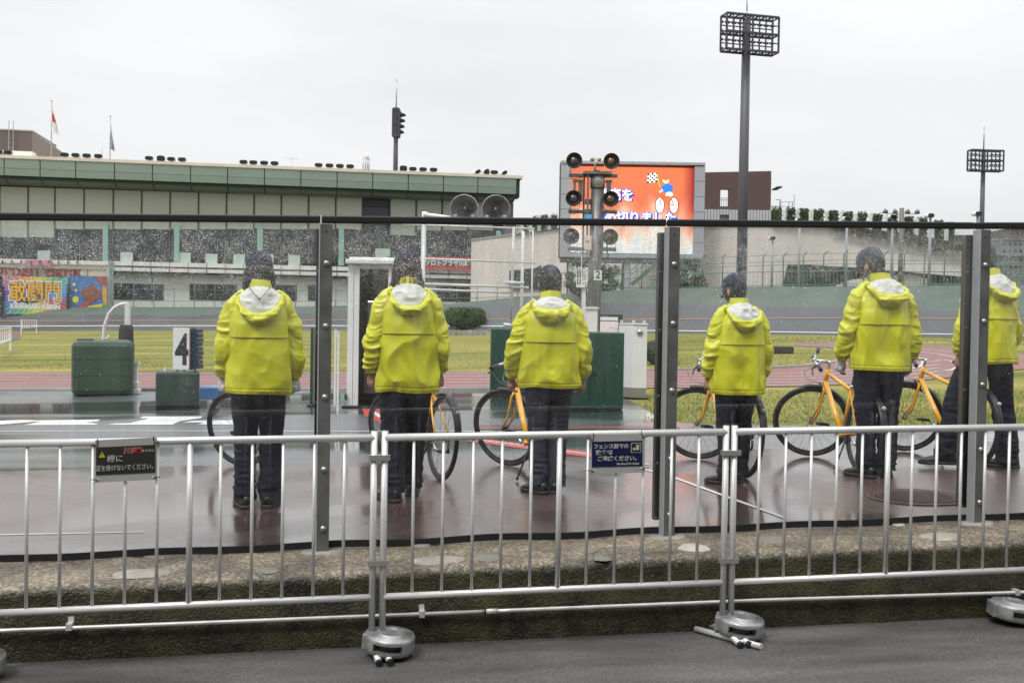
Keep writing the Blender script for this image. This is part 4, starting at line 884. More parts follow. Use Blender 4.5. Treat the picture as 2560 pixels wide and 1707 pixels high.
    A = np.zeros((24, 56, 3))
    for i, (z, a, b) in enumerate(S): A[i, :, 0] = a * k * np.sign(np.cos(th)) * np.abs(np.cos(th)) ** .85; A[i, :, 1] = b * k * np.sin(th) - .008 * k; A[i, :, 2] = z * k
    A[:, :, :2] *= (1 + .012 * ridge(A * 14, seed))[..., None]
    mb.grid(A, closed=True); mb.build('trousers', mt, o, local=True)
    # ---- shoes
    for s in (-1, 1):
        Q, yaw, fz = LG[s]; c = Vector(Q[-1][:3]); c.z = fz * k; fd = Vector((math.sin(R(yaw)), math.cos(R(yaw)), 0)); rd = Vector((fd.y, -fd.x, 0))
        pitch_ = R(-28) if fz > .02 else 0
        Ms = Matrix.Translation(c) @ Matrix(((rd.x, fd.x, 0, 0), (rd.y, fd.y, 0, 0), (0, 0, 1, 0), (0, 0, 0, 1))) @ Matrix.Rotation(pitch_, 4, 'X') @ Matrix.Scale(k, 4)
        ys = [-.088, -.080, -.05, -.01, .04, .09, .13, .165, .185, .192]; ww = [.012, .034, .041, .041, .043, .050, .050, .043, .026, .006]; hh = [.06, .088, .096, .092, .082, .066, .055, .046, .036, .026]
        A = np.zeros((10, 16, 3))
        for i in range(10):
            for q in range(16):
                a = 2 * math.pi * q / 16; x = ww[i] * math.cos(a) * (1 if abs(math.cos(a)) < .98 else 1); z = .022 + (hh[i] - .022) * (max(0, math.sin(a)) ** .75); z = z if math.sin(a) > 0 else .022; A[i, q] = Ms @ Vector((x, ys[i], z))
        sh = MB().grid(A, closed=True).build('shoe', M_shoe, o, local=True)
        mb = MB(); ring = []
        for z, gr in ((0, .92), (.003, 1.06), (.020, 1.08), (.024, .98)):
            ring.append([Ms @ Vector((gr * x, (y - .05) * (1 + .03 * (gr > 1)) + .05, z)) for x, y in [(ww[i] + .002, ys[i]) for i in range(10)] + [(-ww[i] - .002, ys[i]) for i in range(9, -1, -1)]])
        mb.grid(np.array(ring), closed=True); nn_ = 20; mb.f.append(tuple(range(nn_))[::-1]); mb.sm.append(False); mb.build('sole', M_sole, sh, local=True)
    # ---- jacket trunk
    zf = 1.137; z = np.unique(np.concatenate([np.linspace(hem, zf - .004, 84), [zf - .0012, zf + .0012], np.linspace(zf + .004, 1.47, 86)]))
    rows = [(hem, .186, .140), (hem + .02, .193, .145), (hem + .06, .197, .148), (.95, .197, .145), (1.05, .196, .142), (1.15, .188, .138), (1.24, .182, .134), (1.31, .172, .128), (1.36, .152, .108), (1.40, .126, .088), (1.43, .100, .074), (1.455, .080, .068), (1.48, .070, .066)]
    S = spline(rows, z); m = 150; th = np.linspace(0, 2 * np.pi, m, endpoint=False); A = np.zeros((len(z), m, 3)); ct, st = np.cos(th), np.sin(th); ex_ = .80
    for i, (zz_, a, b) in enumerate(S):
        A[i, :, 0] = a * wid * np.sign(ct) * np.abs(ct) ** ex_; A[i, :, 1] = b * np.sign(st) * np.abs(st) ** ex_ - .012 + .006 * math.sin(zz_ * 9); A[i, :, 2] = zz_
    D = np.stack([np.broadcast_to(ct, A.shape[:2]), np.broadcast_to(st, A.shape[:2]), np.zeros(A.shape[:2])], -1)
    back = np.clip(-st, 0, 1) ** .3; Z = A[..., 2]; low = np.clip((1.36 - Z) / .5, 0, 1); sd = seed * 13
    warp = np.stack([vn(A * 4, sd) * .05, vn(A * 4, sd + 1) * .05, vn(A * 3, sd + 2) * .10], -1); B = A + warp
    B2 = B.copy(); B2[..., 0] = B[..., 0] + .42 * B[..., 2] * np.sign(g.random() - .5)
    r = ridge(B * [8, 8, 1.9], sd + 3) * .017 * (.35 + low) + ridge(B2 * [9, 9, 3.2] + 9, sd + 4) * .009 * (.5 + low) + ridge(B * [17, 17, 7] + 3, sd + 5) * .006 + fbm(B * 6, sd + 6) * .004
    fan = np.exp(-((Z - 1.33) / .07) ** 2); r += fan * ridge(np.stack([th * 2.4 + 0 * Z, Z * 4, 0 * Z], -1), sd + 9) * .009
    r += np.clip((hem + .055 - Z) / .055, 0, 1) * np.sin(th * 46 + 3 * vn(A * 9, sd + 7)) * .0022 - np.exp(-((Z - hem - .032) / .004) ** 2) * .0035
    r += back * (.0085 * np.clip(1 - (Z - zf) / .12, 0, 1) * (Z > zf) * (Z < zf + .12)) * np.clip((.95 - np.abs(ct)) * 8, 0, 1)
    A = A + D * r[..., None]; A[:, :, 2] += (.008 * vn(np.stack([th * 1.2, th * 0 + sd, th * 0], -1), 3))[None, :] * np.clip((hem + .1 - Z) / .1, 0, 1)
    A[..., 1] += -.35 * lean * np.clip(Z - 1.0, 0, 1)
    A = A * k; mb = MB(); mb.grid(A, closed=True)
    inner = A[0] * 1.0; c = inner.mean(0); mb.grid(np.array([c + (inner - c) * .97 + [0, 0, .05 * k], c + (inner - c) * .985 + [0, 0, .001], inner]), closed=True)
    jk = mb.build('jacket', M_jacket, o, local=True)
    for s in (-1, 1):
        sd2 = seed * 31 + s * 5
        def dsp(A, S, th, sd2=sd2, s=s):
            t = (S / S[-1])[:, None]; e = np.exp(-((t - .62) / .16) ** 2); cu = np.clip((t - .78) / .22, 0, 1)
            Bq = A / k; W_ = Bq + np.stack([vn(Bq * 7, sd2), vn(Bq * 7, sd2 + 1), vn(Bq * 7, sd2 + 2)], -1) * .03; obl = W_.copy(); obl[..., 2] += .55 * s * W_[..., 0] - .5 * W_[..., 1]
            fade = np.clip(t / .14, 0, 1)
            r = ridge(obl * [5, 5, 17], sd2 + 3) * (.007 + .010 * e + .009 * cu) + ridge(W_ * [13, 13, 5], sd2 + 4) * .008 * (1 - cu) + ridge(obl * [16, 16, 36], sd2 + 5) * .004 + fbm(W_ * 8, sd2 + 6) * .006
            r = r * (1 - .75 * (t > .965)); r -= np.exp(-((t - .955) / .008) ** 2) * .004
            return r * k * fade
        Ag = limb(AR[s], 130, 56, dsp); mb = MB(); mb.grid(Ag, closed=True); last = Ag[-1]; c = last.mean(0); mb.grid(np.array([last, c + (last - c) * .86, c + (last - c) * .84 + [0, 0, .05 * k]]), closed=True); mb.build('sleeve', M_jacket, o, local=True)
    # ---- stand collar
    hx = headdx * .5; A = np.zeros((14, 60, 3)); th = np.linspace(0, 2 * np.pi, 60, endpoint=False)
    for i, t in enumerate(np.linspace(0, 1, 14)):
        zt = 1.44 + t * .072; a = .079 - .006 * t; A[i, :, 0] = (a * np.cos(th) + hx * t) * 1.03; A[i, :, 1] = -.010 + .018 * t + (a + .004) * np.sin(th); A[i, :, 2] = zt + .010 * np.sin(th) * t * -1 + .004 * vn(np.stack([th * 2, th * 0, th * 0 + seed], -1), 2) * t
    A[:, :, :2] *= (1 + .03 * ridge(A * [30, 30, 18], seed + 50))[..., None]
    A *= k; mb = MB(); mb.grid(A, closed=True); c = A[-1].mean(0); mb.grid(np.array([A[-1], c + (A[-1] - c) * .95, c + (A[0] - c) * .90]), closed=True); mb.build('collar', M_jacket, o, local=True)
    # ---- hood hanging down the back with its pale lining turned out
    nu = 60; u = np.linspace(-1, 1, nu); deep = (.135, .112, .050, .100, .075, .105)[hood]; asym = (-.10, 0, -.04, .10, .35, .15)[hood]
    topc = np.stack([.090 * np.sin(u * 1.35) * 1.14, -.016 - .086 * np.cos(u * 1.35), 1.472 + .006 * (1 - u ** 2) - .024 * np.abs(u) ** 1.5], -1)
    wR = .135 if hood != 1 else .118
    rim = np.stack([wR * np.sign(u) * np.abs(np.sin(u * 1.5)) ** .9, -.062 - .112 * np.cos(u * 1.45) ** .8, 1.432 - deep * np.clip(np.cos((u - asym * .3) * 1.5), 0, 1) ** 1.05 + .012 * u * asym], -1)
    nvv = 26; A = np.zeros((nvv, nu, 3))
    for i, t in enumerate(np.linspace(0, 1, nvv)):
        A[i] = topc * (1 - t) + rim * t; A[i, :, 1] -= .012 * math.sin(math.pi * t) * (1 - u ** 2)
    cr_ = ridge(A * [13, 13, 20] + seed, seed + 60) * .008 + ridge(A * [30, 30, 34], seed + 61) * .003; prof_ = np.sin(np.linspace(0, math.pi, nvv))[:, None] ** .5 * (1 - u ** 8)[None, :]
    A[:, :, 1] -= cr_ * prof_; A[:, :, 2] += cr_ * prof_ * .5
    MB().grid(A * k, flip=False).build('hood_lining', M_lining, o, local=True)
    # outside of the hood: rolls over the rim, bulges and tucks back on to the shoulders
    nv2 = 30; G = np.zeros((nv2, nu, 3)); edge_ = np.cos(u * 1.5) ; bulge = .020 + .028 * np.clip(edge_, 0, 1); drop = .030 + (.075, .050, .120, .080, .095, .060)[hood] * np.clip(edge_, 0, 1) ** .7
    outw = np.stack([np.sin(u * 1.35), -np.cos(u * 1.2), 0 * u], -1)
    for i, t in enumerate(np.linspace(0, 1, nv2)):
        G[i] = rim + outw * (bulge * math.sin(math.pi * min(1, t * 1.08)) ** .8 - .045 * t ** 2)[:, None]; G[i, :, 2] = rim[:, 2] + .008 * math.sin(math.pi * min(t * 4, 1)) - drop * t ** 1.15
    cr_ = ridge(G * [14, 14, 10] + 5 * seed, seed + 70) * .009 + ridge(G * [30, 30, 24], seed + 71) * .003 + ridge(np.stack([u[None, :] * 3 + 0 * G[..., 0], G[..., 2] * 26, 0 * G[..., 0]], -1), seed + 73) * .006
    pf = np.sin(np.linspace(.05, math.pi, nv2))[:, None] ** .6; G = G + outw[None] * (cr_ * pf)[..., None]; G[..., 2] += cr_ * pf * .3
    mb = MB(); mb.grid(G * k, flip=False); mb.build('hood', M_jacket, o, local=True)
    for s in (-1, 1):    # front flaps of the hood running over the shoulders to the throat
        e = 0 if s < 0 else -1; a = rim[e]; MB().tube([np.array(a) * k + np.array([-s * .004, .012, -.006]) * k, np.array([s * .128, .0, 1.425]) * k, np.array([s * .105, .065, 1.425]) * k, np.array([s * .05, .10, 1.41]) * k], [.026 * k, .026 * k, .022 * k, .014 * k], 12, flat=.8).build('hood_flap', M_jacket, o, local=True)
    # ---- hair
    def strands(A, S, th):
        ang = th[None, :] * 1.0; zc_ = A[..., 2]
        rr = ridge(np.stack([np.cos(th)[None, :] * 9 + 0 * zc_, np.sin(th)[None, :] * 9 + 0 * zc_, zc_ * (16 if curls else 5)], -1), seed + 80) * (.010 if curls else .0055) + ridge(np.stack([np.cos(th)[None, :] * 26 + 0 * zc_, np.sin(th)[None, :] * 26 + 0 * zc_, zc_ * (40 if curls else 9)], -1), seed + 81) * .004
        bul = hair_bulge * np.clip((.13 - zc_) / .10, 0, 1) ** .8
        dd = np.stack([np.cos(th)[None, :] + 0 * zc_, np.sin(th)[None, :] + 0 * zc_, 0 * zc_], -1); return A + dd * (rr + bul + .008)[..., None]
    S0 = head_rings(0); ths = np.linspace(R(172), R(368), 90)
    rows = []
    for zq in np.linspace(.165, .09 - hair_len, 44):
        a = np.interp(max(zq, .05), S0[:, 0], S0[:, 1]); b = np.interp(max(zq, .05), S0[:, 0], S0[:, 2]); c = np.interp(max(zq, .05), S0[:, 0], S0[:, 3])
        if zq < .05: t = (.05 - zq) / .1; a *= 1 - .12 * t; b *= 1 - .25 * t
        rows.append((zq, a, b, c))
    A = np.zeros((len(rows), 90, 3))
    for i, (zq, a, b, c) in enumerate(rows): A[i, :, 0] = a * np.cos(ths); A[i, :, 1] = c + b * np.sin(ths); A[i, :, 2] = zq
    A = strands(A, rows, ths); ends = np.array([A[-1] * [.85, .85, 1] + [0, 0, .004 + 0], A[-1] * [.6, .6, 1] + [0, 0, .03]])
    A[-4:, :, 2] += (g.random((4, 90)) - .5) * .012
    Mx = np.array(Mh); Tn = lambda X: X @ Mx[:3, :3].T + Mx[:3, 3]
    mb = MB(); mb.grid(Tn(A)); mb.grid(np.concatenate([Tn(A[-1:]), Tn(ends)]))
    if curls:
        for q in range(150):
            th_ = g.uniform(R(165), R(375)); zq = g.uniform(-.03, .11); a = .085 + .016 * (zq < .06); p = Vector((a * math.cos(th_), a * 1.05 * math.sin(th_) - .005, zq)); pts = []
            for j in range(7): pts.append(Mh @ (p + Vector((math.cos(th_) * (.004 * j + .006 * math.sin(j * 1.6 + q)), math.sin(th_) * .003 * j + .005 * math.cos(j * 1.6 + q), -.011 * j))))
            mb.tube(pts, [.0024 * k] * 6 + [.0008 * k], 4, cap=False)
    mb.build('hair', M_hairs[hair], o, local=True)
    # ---- cap
    mcap = M_cap if cap == 'navy' else M_cap2
    def capf(A, S, th):
        z_ = A[..., 2]; A[..., :2] *= (1 + .010 * np.cos(6 * th)[None, :] ** 16 * -1)[..., None]; A[..., 2] += .006 * np.clip((z_ - .17) / .06, 0, 1)
        bk_ = np.clip(-np.sin(th), 0, 1)[None, :]; A[..., 2] -= 0 * bk_; return A
    A = head_grid(Mh, grow=.013, z0=.118, z1=.24, m=60, func=capf); mb = MB(); mb.grid(A, closed=True); c = A[0].mean(0); mb.grid(np.array([c + (A[0] - c) * .93 + (A[1] - A[0]), c + (A[0] - c) * .95, A[0]]), closed=True)
    cp_ = mb.build('cap', mcap, o, local=True)
    MB().ico((0, -.012, .257), (.008, .008, .005), Mh, n=10, m=6).build('button', mcap, cp_, local=True)
    B_ = np.zeros((8, 20, 3))
    for i, t in enumerate(np.linspace(0, 1, 8)):
        for q, a in enumerate(np.linspace(R(28), R(152), 20)):
            rr = 1 + t * .52 * math.sin(a) ** 1.2; B_[i, q] = (.086 * math.cos(a) * (1 + .05 * t), .100 * math.sin(a) * rr, .122 - .020 * t - .016 * math.cos(a) ** 2 * t)
    mb = MB(); mb.grid(Tn(B_)); mb.grid(Tn(B_ - [0, 0, .003]), flip=True); mb.grid(np.stack([Tn(B_[-1]), Tn(B_[-1] - [0, 0, .003])])); mb.build('brim', mcap, cp_, local=True)
    if cord:
        Pz = lambda *p: Vector(p) * k
        MB().tube([Mh @ Vector((-.083, .0, .12)), Mh @ Vector((-.106, -.005, .09)), Mh @ Vector((-.100, -.01, .05)), Mh @ Vector((-.075, -.06, .0)), Pz(-.060, -.138, 1.46), Pz(-.035, -.160, 1.425), Pz(-.004, -.178, 1.395)], .0022 * k, 6).build('cord', M_rubber, o, local=True)
        MB().tube([Mh @ Vector((.083, .0, .12)), Mh @ Vector((.106, -.005, .09)), Mh @ Vector((.100, -.01, .05)), Mh @ Vector((.075, -.06, .0)), Pz(.060, -.138, 1.46), Pz(.035, -.160, 1.425), Pz(.004, -.178, 1.395), Pz(.006, -.182, 1.375)], .0022 * k, 6).build('cord', M_rubber, o, local=True)
        MB().ico(tuple(Pz(0, -.182, 1.392)), (.008 * k, .005 * k, .006 * k), n=8, m=6).build('cord_knot', M_rubber, o, local=True)
    return o
person('person in a yellow rain jacket and white gloves with long black hair, farthest left', (645, 1266), 633, R(2), head=(0, 14, 0), hair='black', hair_len=.115, hair_bulge=.036, gloves=(1, 1), cord=True, hood=0, seed=1, wid=1.0, legs={-1: (.085, .0, 0, -14), 1: (.078, .0, 0, 16)}, headdx=-.01)
person('person in a yellow rain jacket with brown curly hair, standing before the white booth', (1012, 1249), 628, R(2), head=(0, 14, 0), hair='brown', hair_len=.095, hair_bulge=.03, curls=True, hood=1, seed=2, legs={-1: (.090, -.03, 0, -22), 1: (.070, .20, .0, 8)}, headdx=0.0, hem=.745)
person('person in a yellow rain jacket whose left hand steadies a bicycle, third from the left', (1368, 1232), 668, R(-8), head=(4, 20, 0), hair='black', hair_len=.045, hair_bulge=.0, hood=2, seed=3, wid=1.08, trousers=M_trouser2, legs={-1: (.065, .0, 0, -35), 1: (.060, .04, 0, 4)}, arms={-1: (.03, .05, .0)}, hem=.80)
person('short person in a yellow rain jacket and navy cap looking left, fourth in line', (1838, 1208), 689, R(2), head=(22, 16, 0), hair='black', hair_len=.055, hair_bulge=.002, hood=3, seed=4, wid=1.03, legs={-1: (.085, -.02, 0, -40), 1: (.07, .10, 0, 24)}, hem=.74)
person('tall grizzled person in a yellow rain jacket with one white glove, fifth from the left', (2192, 1192), 623, R(-4), head=(32, 20, 0), hair='grey', hair_len=.045, hair_bulge=.0, cap='grey', gloves=(1, 0), hood=4, seed=5, wid=1.06, legs={-1: (.09, .0, 0, -25), 1: (.085, .03, 0, 18)}, arms={-1: (.015, .05, .01)}, headdx=-.03, hem=.80)
person('person in a yellow rain jacket striding behind the last fence post', (2462, 1170), 613, R(12), head=(6, 14, 0), hair='grey', hair_len=.05, hair_bulge=.0, cap='grey', hood=5, seed=6, wid=1.04, legs={-1: (.26, .14, .02, -60), 1: (.20, -.02, 0, -30)}, headdx=-.01, hem=.80)

# ================================================================== things on the yard behind the people
def site(name, label, cat, xc, yb, group=None, h=0.0, Z=None, rot=0.0):
    P = gp(xc, yb, h) if Z is None else dp(xc, yb, Z); Zc = float((P - CP) @ CF); s = Zc / FPX
    o = thing(name, label, cat, P, group, -YAW + rot)
    f = lambda x, y, yb=yb: ((x - xc) * s, (yb - y) * s)
    return o, f, s
def fbox(mb, f, x0, x1, yt, yb, y0, y1):
    a, b = f(x0, yb), f(x1, yt); mb.box(a[0], b[0], y0, y1, a[1], b[1]); return mb
M_pad = mat('green_vinyl_padding', (.045, .082, .050), .42, var=.16, vscale=1.6, bump=.10, bscale=5, coat=.1)
M_pad2 = mat('dark_green_panel', (.015, .060, .040), .35, var=.12, vscale=2, coat=.3)
M_blue = mat('faded_blue_plastic', (.04, .12, .28), .45, var=.2, vscale=5)
o, f, s = site('padded_box', 'large green padded box on the wet yard at the left, bent pipe behind', 'padded box', 257, 990, rot=R(22))
mb = fbox(MB(), f, 184, 330, 851, 990, 0, .95); mb.build('padding', M_pad, o, local=True, bevel=.10)
for zz in (.34, .62): 
    mb = MB(); mb.box(f(186, 0)[0], f(328, 0)[0], -.002, .002, zz, zz + .006); mb.build('seam', mat('dark_seam', (.008, .02, .015), .6), o, local=True)
mb = fbox(MB(), f, 196, 235, 847, 853, .1, .5); mb.build('lid', M_pad, o, local=True, bevel=.02)
mb = fbox(MB(), f, 329, 331.5, 860, 900, .2, .7); mb.build('side_cable', M_rubber, o, local=True)
o, f, s = site('bent_pipe', 'white pipe bent like a hook, rising behind the large green padded box', 'pipe', 290, 975)
P = [f(257, 975), f(257, 852), f(260, 815), f(270, 786), f(284, 769), f(300, 761), f(318, 758)]
MB().tube([(p[0], 0, p[1]) for p in P], .032, 12).build('pipe', M_whitemetal, o, local=True)
fbox(MB(), f, 311, 323, 757, 812, -.03, .05).build('hanging_bar', M_whitemetal, o, local=True, bevel=.005)
mb = MB(); P = [f(265, 847), f(272, 846), f(273, 838)]; mb.tube([(p[0], -.05, p[1]) for p in P], .018, 8); mb.build('hook', M_whitemetal, o, local=True)
mb = MB(); mb.lathe([(.0, 0), (.15, 0), (.155, .3), (.125, 1.22), (.11, 1.27), (0, 1.27)], 20, Matrix.Translation((f(314, 0)[0], .0, 0)) @ Matrix.Scale(f(0, 812)[1] / 1.27, 4, (0, 0, 1))); mb.build('foam_sleeve', mat('black_foam', (.028, .028, .03), .85, bump=.3, bscale=20), o, local=True)
o, f, s = site('marker_post', 'short white post with a wide foot just right of the large green padded box', 'post', 339, 985)
mb = MB(); a = f(339, 985); mb.box(-.035, .035, -.04, .04, 0, f(0, 905)[1]); mb.build('post', M_white, o, local=True, bevel=.006)
mb = MB(); mb.box(-.08, .08, -.08, .08, 0, .10); mb.box(-.06, .06, -.06, .06, .10, .22); mb.build('foot', M_white, o, local=True, bevel=.02)
mb = MB(); mb.box(-.06, .06, -.05, .05, f(0, 912)[1], f(0, 905)[1]); mb.build('cap', M_white, o, local=True)
o, f, s = site('padded_box', 'small green padded box on the wet yard carrying the number 4 board', 'padded box', 443, 1021, rot=R(17))
fbox(MB(), f, 391, 496, 929, 1019, 0, .6).build('padding', mat('slate_green_padding', (.042, .068, .054), .42, var=.18, vscale=2.5, coat=.2, bump=.1, bscale=6), o, local=True, bevel=.035)
fbox(MB(), f, 392, 498, 1017, 1021, -.02, .62).build('base', M_rubber, o, local=True)
mb = MB(); fbox(mb, f, 461, 477, 945, 965, -.003, .0); mb.build('patch', mat('worn_patch', (.06, .11, .085), .6), o, local=True, bevel=.002)
mb = MB(); mb.box(f(410, 0)[0], f(414, 0)[0], .05, .08, f(0, 930)[1], f(0, 918)[1], ); mb.build('peg', M_white, o, local=True)
o, f, s = site('number_board', 'white flip board showing the number 4, standing on the small green box', 'number board', 447, 929, h=(1021 - 929) * float((gp(443, 1021) - CP) @ CF) / FPX)
Mo = Matrix.Identity(4)
fbox(MB(), f, 426, 469, 820, 925, .10, .115).build('face', M_white, o, local=True, bevel=.004)
put_text('numeral', '4', .62, Vector((f(449, 0)[0], .097, f(0, 878)[1])), (1, 0, 0), (0, 0, 1), M_black, o, bold=.018, sx=.62, local=True)
for i in range(9): 
    mb = MB(); fbox(mb, f, 471 + (i % 2) * 1.2, 489 + (i % 3), 823 + i * 11.2, 832.5 + i * 11.2, .10 + .01 * (i % 2), .34); mb.build('number_leaf', mat('blue_black_plastic', (.014, .035, .075), .4, var=.5, vscale=8), o, local=True)
fbox(MB(), f, 468, 471.5, 820, 925, .09, .36).build('hinge_plate', mat('rusty_hinge', (.12, .05, .035), .6, var=.4, vscale=20), o, local=True)
for x in (435, 452, 480): fbox(MB(), f, x - 1.5, x + 1.5, 924, 931, .14, .17).build('foot', M_pad2, o, local=True)
o, f, s = site('blue_crate', 'faded blue box on a short black leg right of the number board', 'crate', 522, 1030)
fbox(MB(), f, 497, 548, 969, 998, 0, .38).build('tray', M_blue, o, local=True, bevel=.012)
fbox(MB(), f, 500, 546, 967.5, 969.5, .02, .36).build('lid', mat('pale_blue_plastic', (.12, .22, .36), .5), o, local=True, bevel=.01)
mb = MB(); fbox(mb, f, 524, 531, 998, 1024, .12, .2); fbox(mb, f, 518, 535, 1021, 1030, .06, .28); mb.build('leg', M_black, o, local=True, bevel=.01)
# thin green board and white poles behind the first post
o, f, s = site('green_board', 'narrow dark green board standing on edge behind the left fence post', 'board', 777, 1016)
fbox(MB(), f, 774, 781, 818, 1014, 0, .5).build('board', M_pad2, o, local=True, bevel=.008); fbox(MB(), f, 768, 790, 1012, 1017, -.03, .55).build('foot', M_rubber, o, local=True)
o, f, s = site('white_stand', 'pair of thin white poles with cross rungs left of the white booth', 'stand', 840, 1028)
for x, yt, yb in ((836.5, 824, 1014), (844, 828, 1028)): mb = MB(); a, b = f(x, yb), f(x, yt); mb.box(a[0] - .014, a[0] + .014, -.015, .015, a[1], b[1]); mb.build('pole', M_white, o, local=True)
for y in (838, 880, 930, 985): fbox(MB(), f, 837, 844, y, y + 4, -.01, .01).build('rung', M_white, o, local=True)
# booth
o, f, s = site('booth', 'white sentry booth with an open dark front behind the second person', 'booth', 925, 1018)
for x0, x1 in ((866, 880), (966, 974)): fbox(MB(), f, x0, x1, 662, 1016, 0, .06).build('corner_post', M_white, o, local=True, bevel=.004)
mb = fbox(MB(), f, 880.5, 894, 664, 1014, .012, .05); mb.build('front_panel', M_white, o, local=True)
fbox(MB(), f, 866, 870, 662, 1016, .06, .95).build('side_wall', M_white, o, local=True); fbox(MB(), f, 1000, 1004, 662, 1016, .06, .95).build('side_wall', M_white, o, local=True); fbox(MB(), f, 992, 1006, 662, 1016, 0, .06).build('corner_post', M_white, o, local=True)
fbox(MB(), f, 870, 1000, 664, 1014, .92, .95).build('back_wall', mat('dark_booth_interior', (.085, .078, .072), .5, var=.3, vscale=3), o, local=True)
fbox(MB(), f, 861, 1010, 650, 661, -.10, 1.05).build('roof', M_white, o, local=True, bevel=.012); fbox(MB(), f, 868, 1003, 644, 650.5, -.03, .98).build('roof_top', M_white, o, local=True, bevel=.02)
fbox(MB(), f, 894, 992, 661, 672, .005, .045).build('lintel', M_white, o, local=True)
fbox(MB(), f, 900, 962, 858, 988, .35, .8).build('desk', mat('grey_desk', (.13, .115, .105), .5), o, local=True, bevel=.01)
fbox(MB(), f, 908, 925, 754, 860, .3, .42).build('machine', mat('grey_machine', (.16, .16, .16), .4), o, local=True, bevel=.01)
fbox(MB(), f, 909, 924, 751, 755, .3, .42).build('lamp', mat('lit_tube', (1, .98, .8), .3, emit=1.0), o, local=True)
fbox(MB(), f, 856, 1012, 1014, 1019, -.12, 1.0).build('base', M_rubber, o, local=True, bevel=.01)
mb = MB(); fbox(mb, f, 862, 868, 985, 1000, -.06, -.01); mb.build('door_stop', M_darkgrey, o, local=True, bevel=.01)
for x in (901, 965): mb = MB(); a = f(x, 642); mb.ico((a[0], .1, a[1]), .022); mb.build('roof_bolt', M_black, o, local=True)
# big green padded boxes
o, f, s = site('green_box', 'tall dark green box behind the third person, left one of the pair', 'box', 1310, 992)
fbox(MB(), f, 1224, 1392, 819, 990, 0, .8).build('shell', M_pad2, o, local=True, bevel=.04); fbox(MB(), f, 1230, 1388, 988, 993, .02, .78).build('base', M_rubber, o, local=True)
o, f, s = site('green_box', 'broad dark green box left of the white cabinet', 'box', 1475, 1025)
fbox(MB(), f, 1392, 1558, 830, 1022, 0, .9).build('shell', M_pad2, o, local=True, bevel=.02); fbox(MB(), f, 1396, 1555, 1020, 1026, .02, .88).build('base', M_rubber, o, local=True)
for x in (1470, 1508): mb = fbox(MB(), f, x, x + 5, 928, 1000, -.012, .0); mb.build('bracket', mat('deep_green', (.008, .035, .024), .4), o, local=True)
fbox(MB(), f, 1470, 1490, 928, 936, -.016, .0).build('bracket', mat('deep_green', (.008, .035, .024), .4), o, local=True)
o, f, s = site('cabinet', 'white metal cabinet with lifting eyes and a steel dome beside the green box', 'cabinet', 1583, 996)
mb = MB(); pl = [(f(1553, 0)[0], .34), (f(1580, 0)[0], 0), (f(1615, 0)[0], .0), (f(1615, 0)[0], .42), (f(1553, 0)[0], .62)]
def prism(mb, pl, z0, z1):
    n = len(pl); mb.add([(x, y, z0) for x, y in pl] + [(x, y, z1) for x, y in pl], [tuple(range(n))[::-1], tuple(range(n, 2 * n))] + [(i, (i + 1) % n, n + (i + 1) % n, n + i) for i in range(n)]); return mb
prism(mb, pl, f(0, 970)[1], f(0, 812)[1]).build('shell', M_white, o, local=True, bevel=.004)
prism(MB(), [(x * .985, y + .004) for x, y in pl], f(0, 996)[1], f(0, 970)[1]).build('plinth', mat('grey_plinth', (.25, .24, .20), .5, var=.1), o, local=True)
prism(MB(), [(x * 1.06, y * 1.06 - .015) for x, y in pl], f(0, 812)[1], f(0, 808)[1]).build('lid', M_white, o, local=True, bevel=.003)
prism(MB(), [(x * 1.25, y * 1.1 - .05) for x, y in pl], 0, f(0, 994)[1]).build('base', M_rubber, o, local=True)
mb = MB(); mb.ico((f(1597, 0)[0], -.005, f(0, 831)[1]), (.052, .03, .052), n=16, m=10); mb.build('dome', mat('brushed_steel', (.5, .47, .42), .25, .9), o, local=True)
for x, y in ((1557, .4), (1583, .1), (1609, .1)):
    mb = MB(); A = np.zeros((17, 6, 3)); cz = f(0, 804)[1]
    for i in range(17):
        a = 2 * math.pi * i / 16
        for q in range(6): b = q * math.pi / 3; A[i, q] = (f(x, 0)[0] + (.018 + .005 * math.cos(b)) * math.cos(a), y + .005 * math.sin(b), cz + (.018 + .005 * math.cos(b)) * math.sin(a))
    mb.grid(A, closed=True); mb.build('lifting_eye', M_white, o, local=True)
# lamp mast with six round lamps
M_mast = mat('grimy_mast_steel', (.17, .165, .155), .45, .5, var=.25, vscale=4, stretch=(3, 3, 1)); M_lampdark = mat('lamp_reflector_dark', (.045, .045, .045), .25, .6)
o, f, s = site('light_mast', 'grey mast carrying six round lamps in pairs in front of the video screen', 'light mast', 1482, 960, 'none'); del o['group']
a, b = f(1479, 960), f(1485, 445); Zt = b[1]
MB().tube([(a[0], 0, 0), (b[0], 0, Zt)], [.135, .122], 20).build('pole', M_mast, o, local=True)
MB().tube([(f(1484.6, 0)[0], 0, f(0, 472)[1]), (b[0], 0, f(0, 436)[1])], .142, 20).build('collar', mat('bright_collar', (.42, .41, .38), .4, .6), o, local=True)
fbox(MB(), f, 1448, 1518, 433, 440, -.2, .2).build('cap_plate', M_mast, o, local=True); fbox(MB(), f, 1474, 1489, 428, 434, -.06, .06).build('cap_block', M_darkgrey, o, local=True)
mb = MB(); a = f(1478, 430); b = f(1478, 398); mb.tube([(a[0], 0, a[1]), (b[0], 0, b[1])], .018, 8); mb.build('sensor_rod', M_steel, o, local=True)
an = None
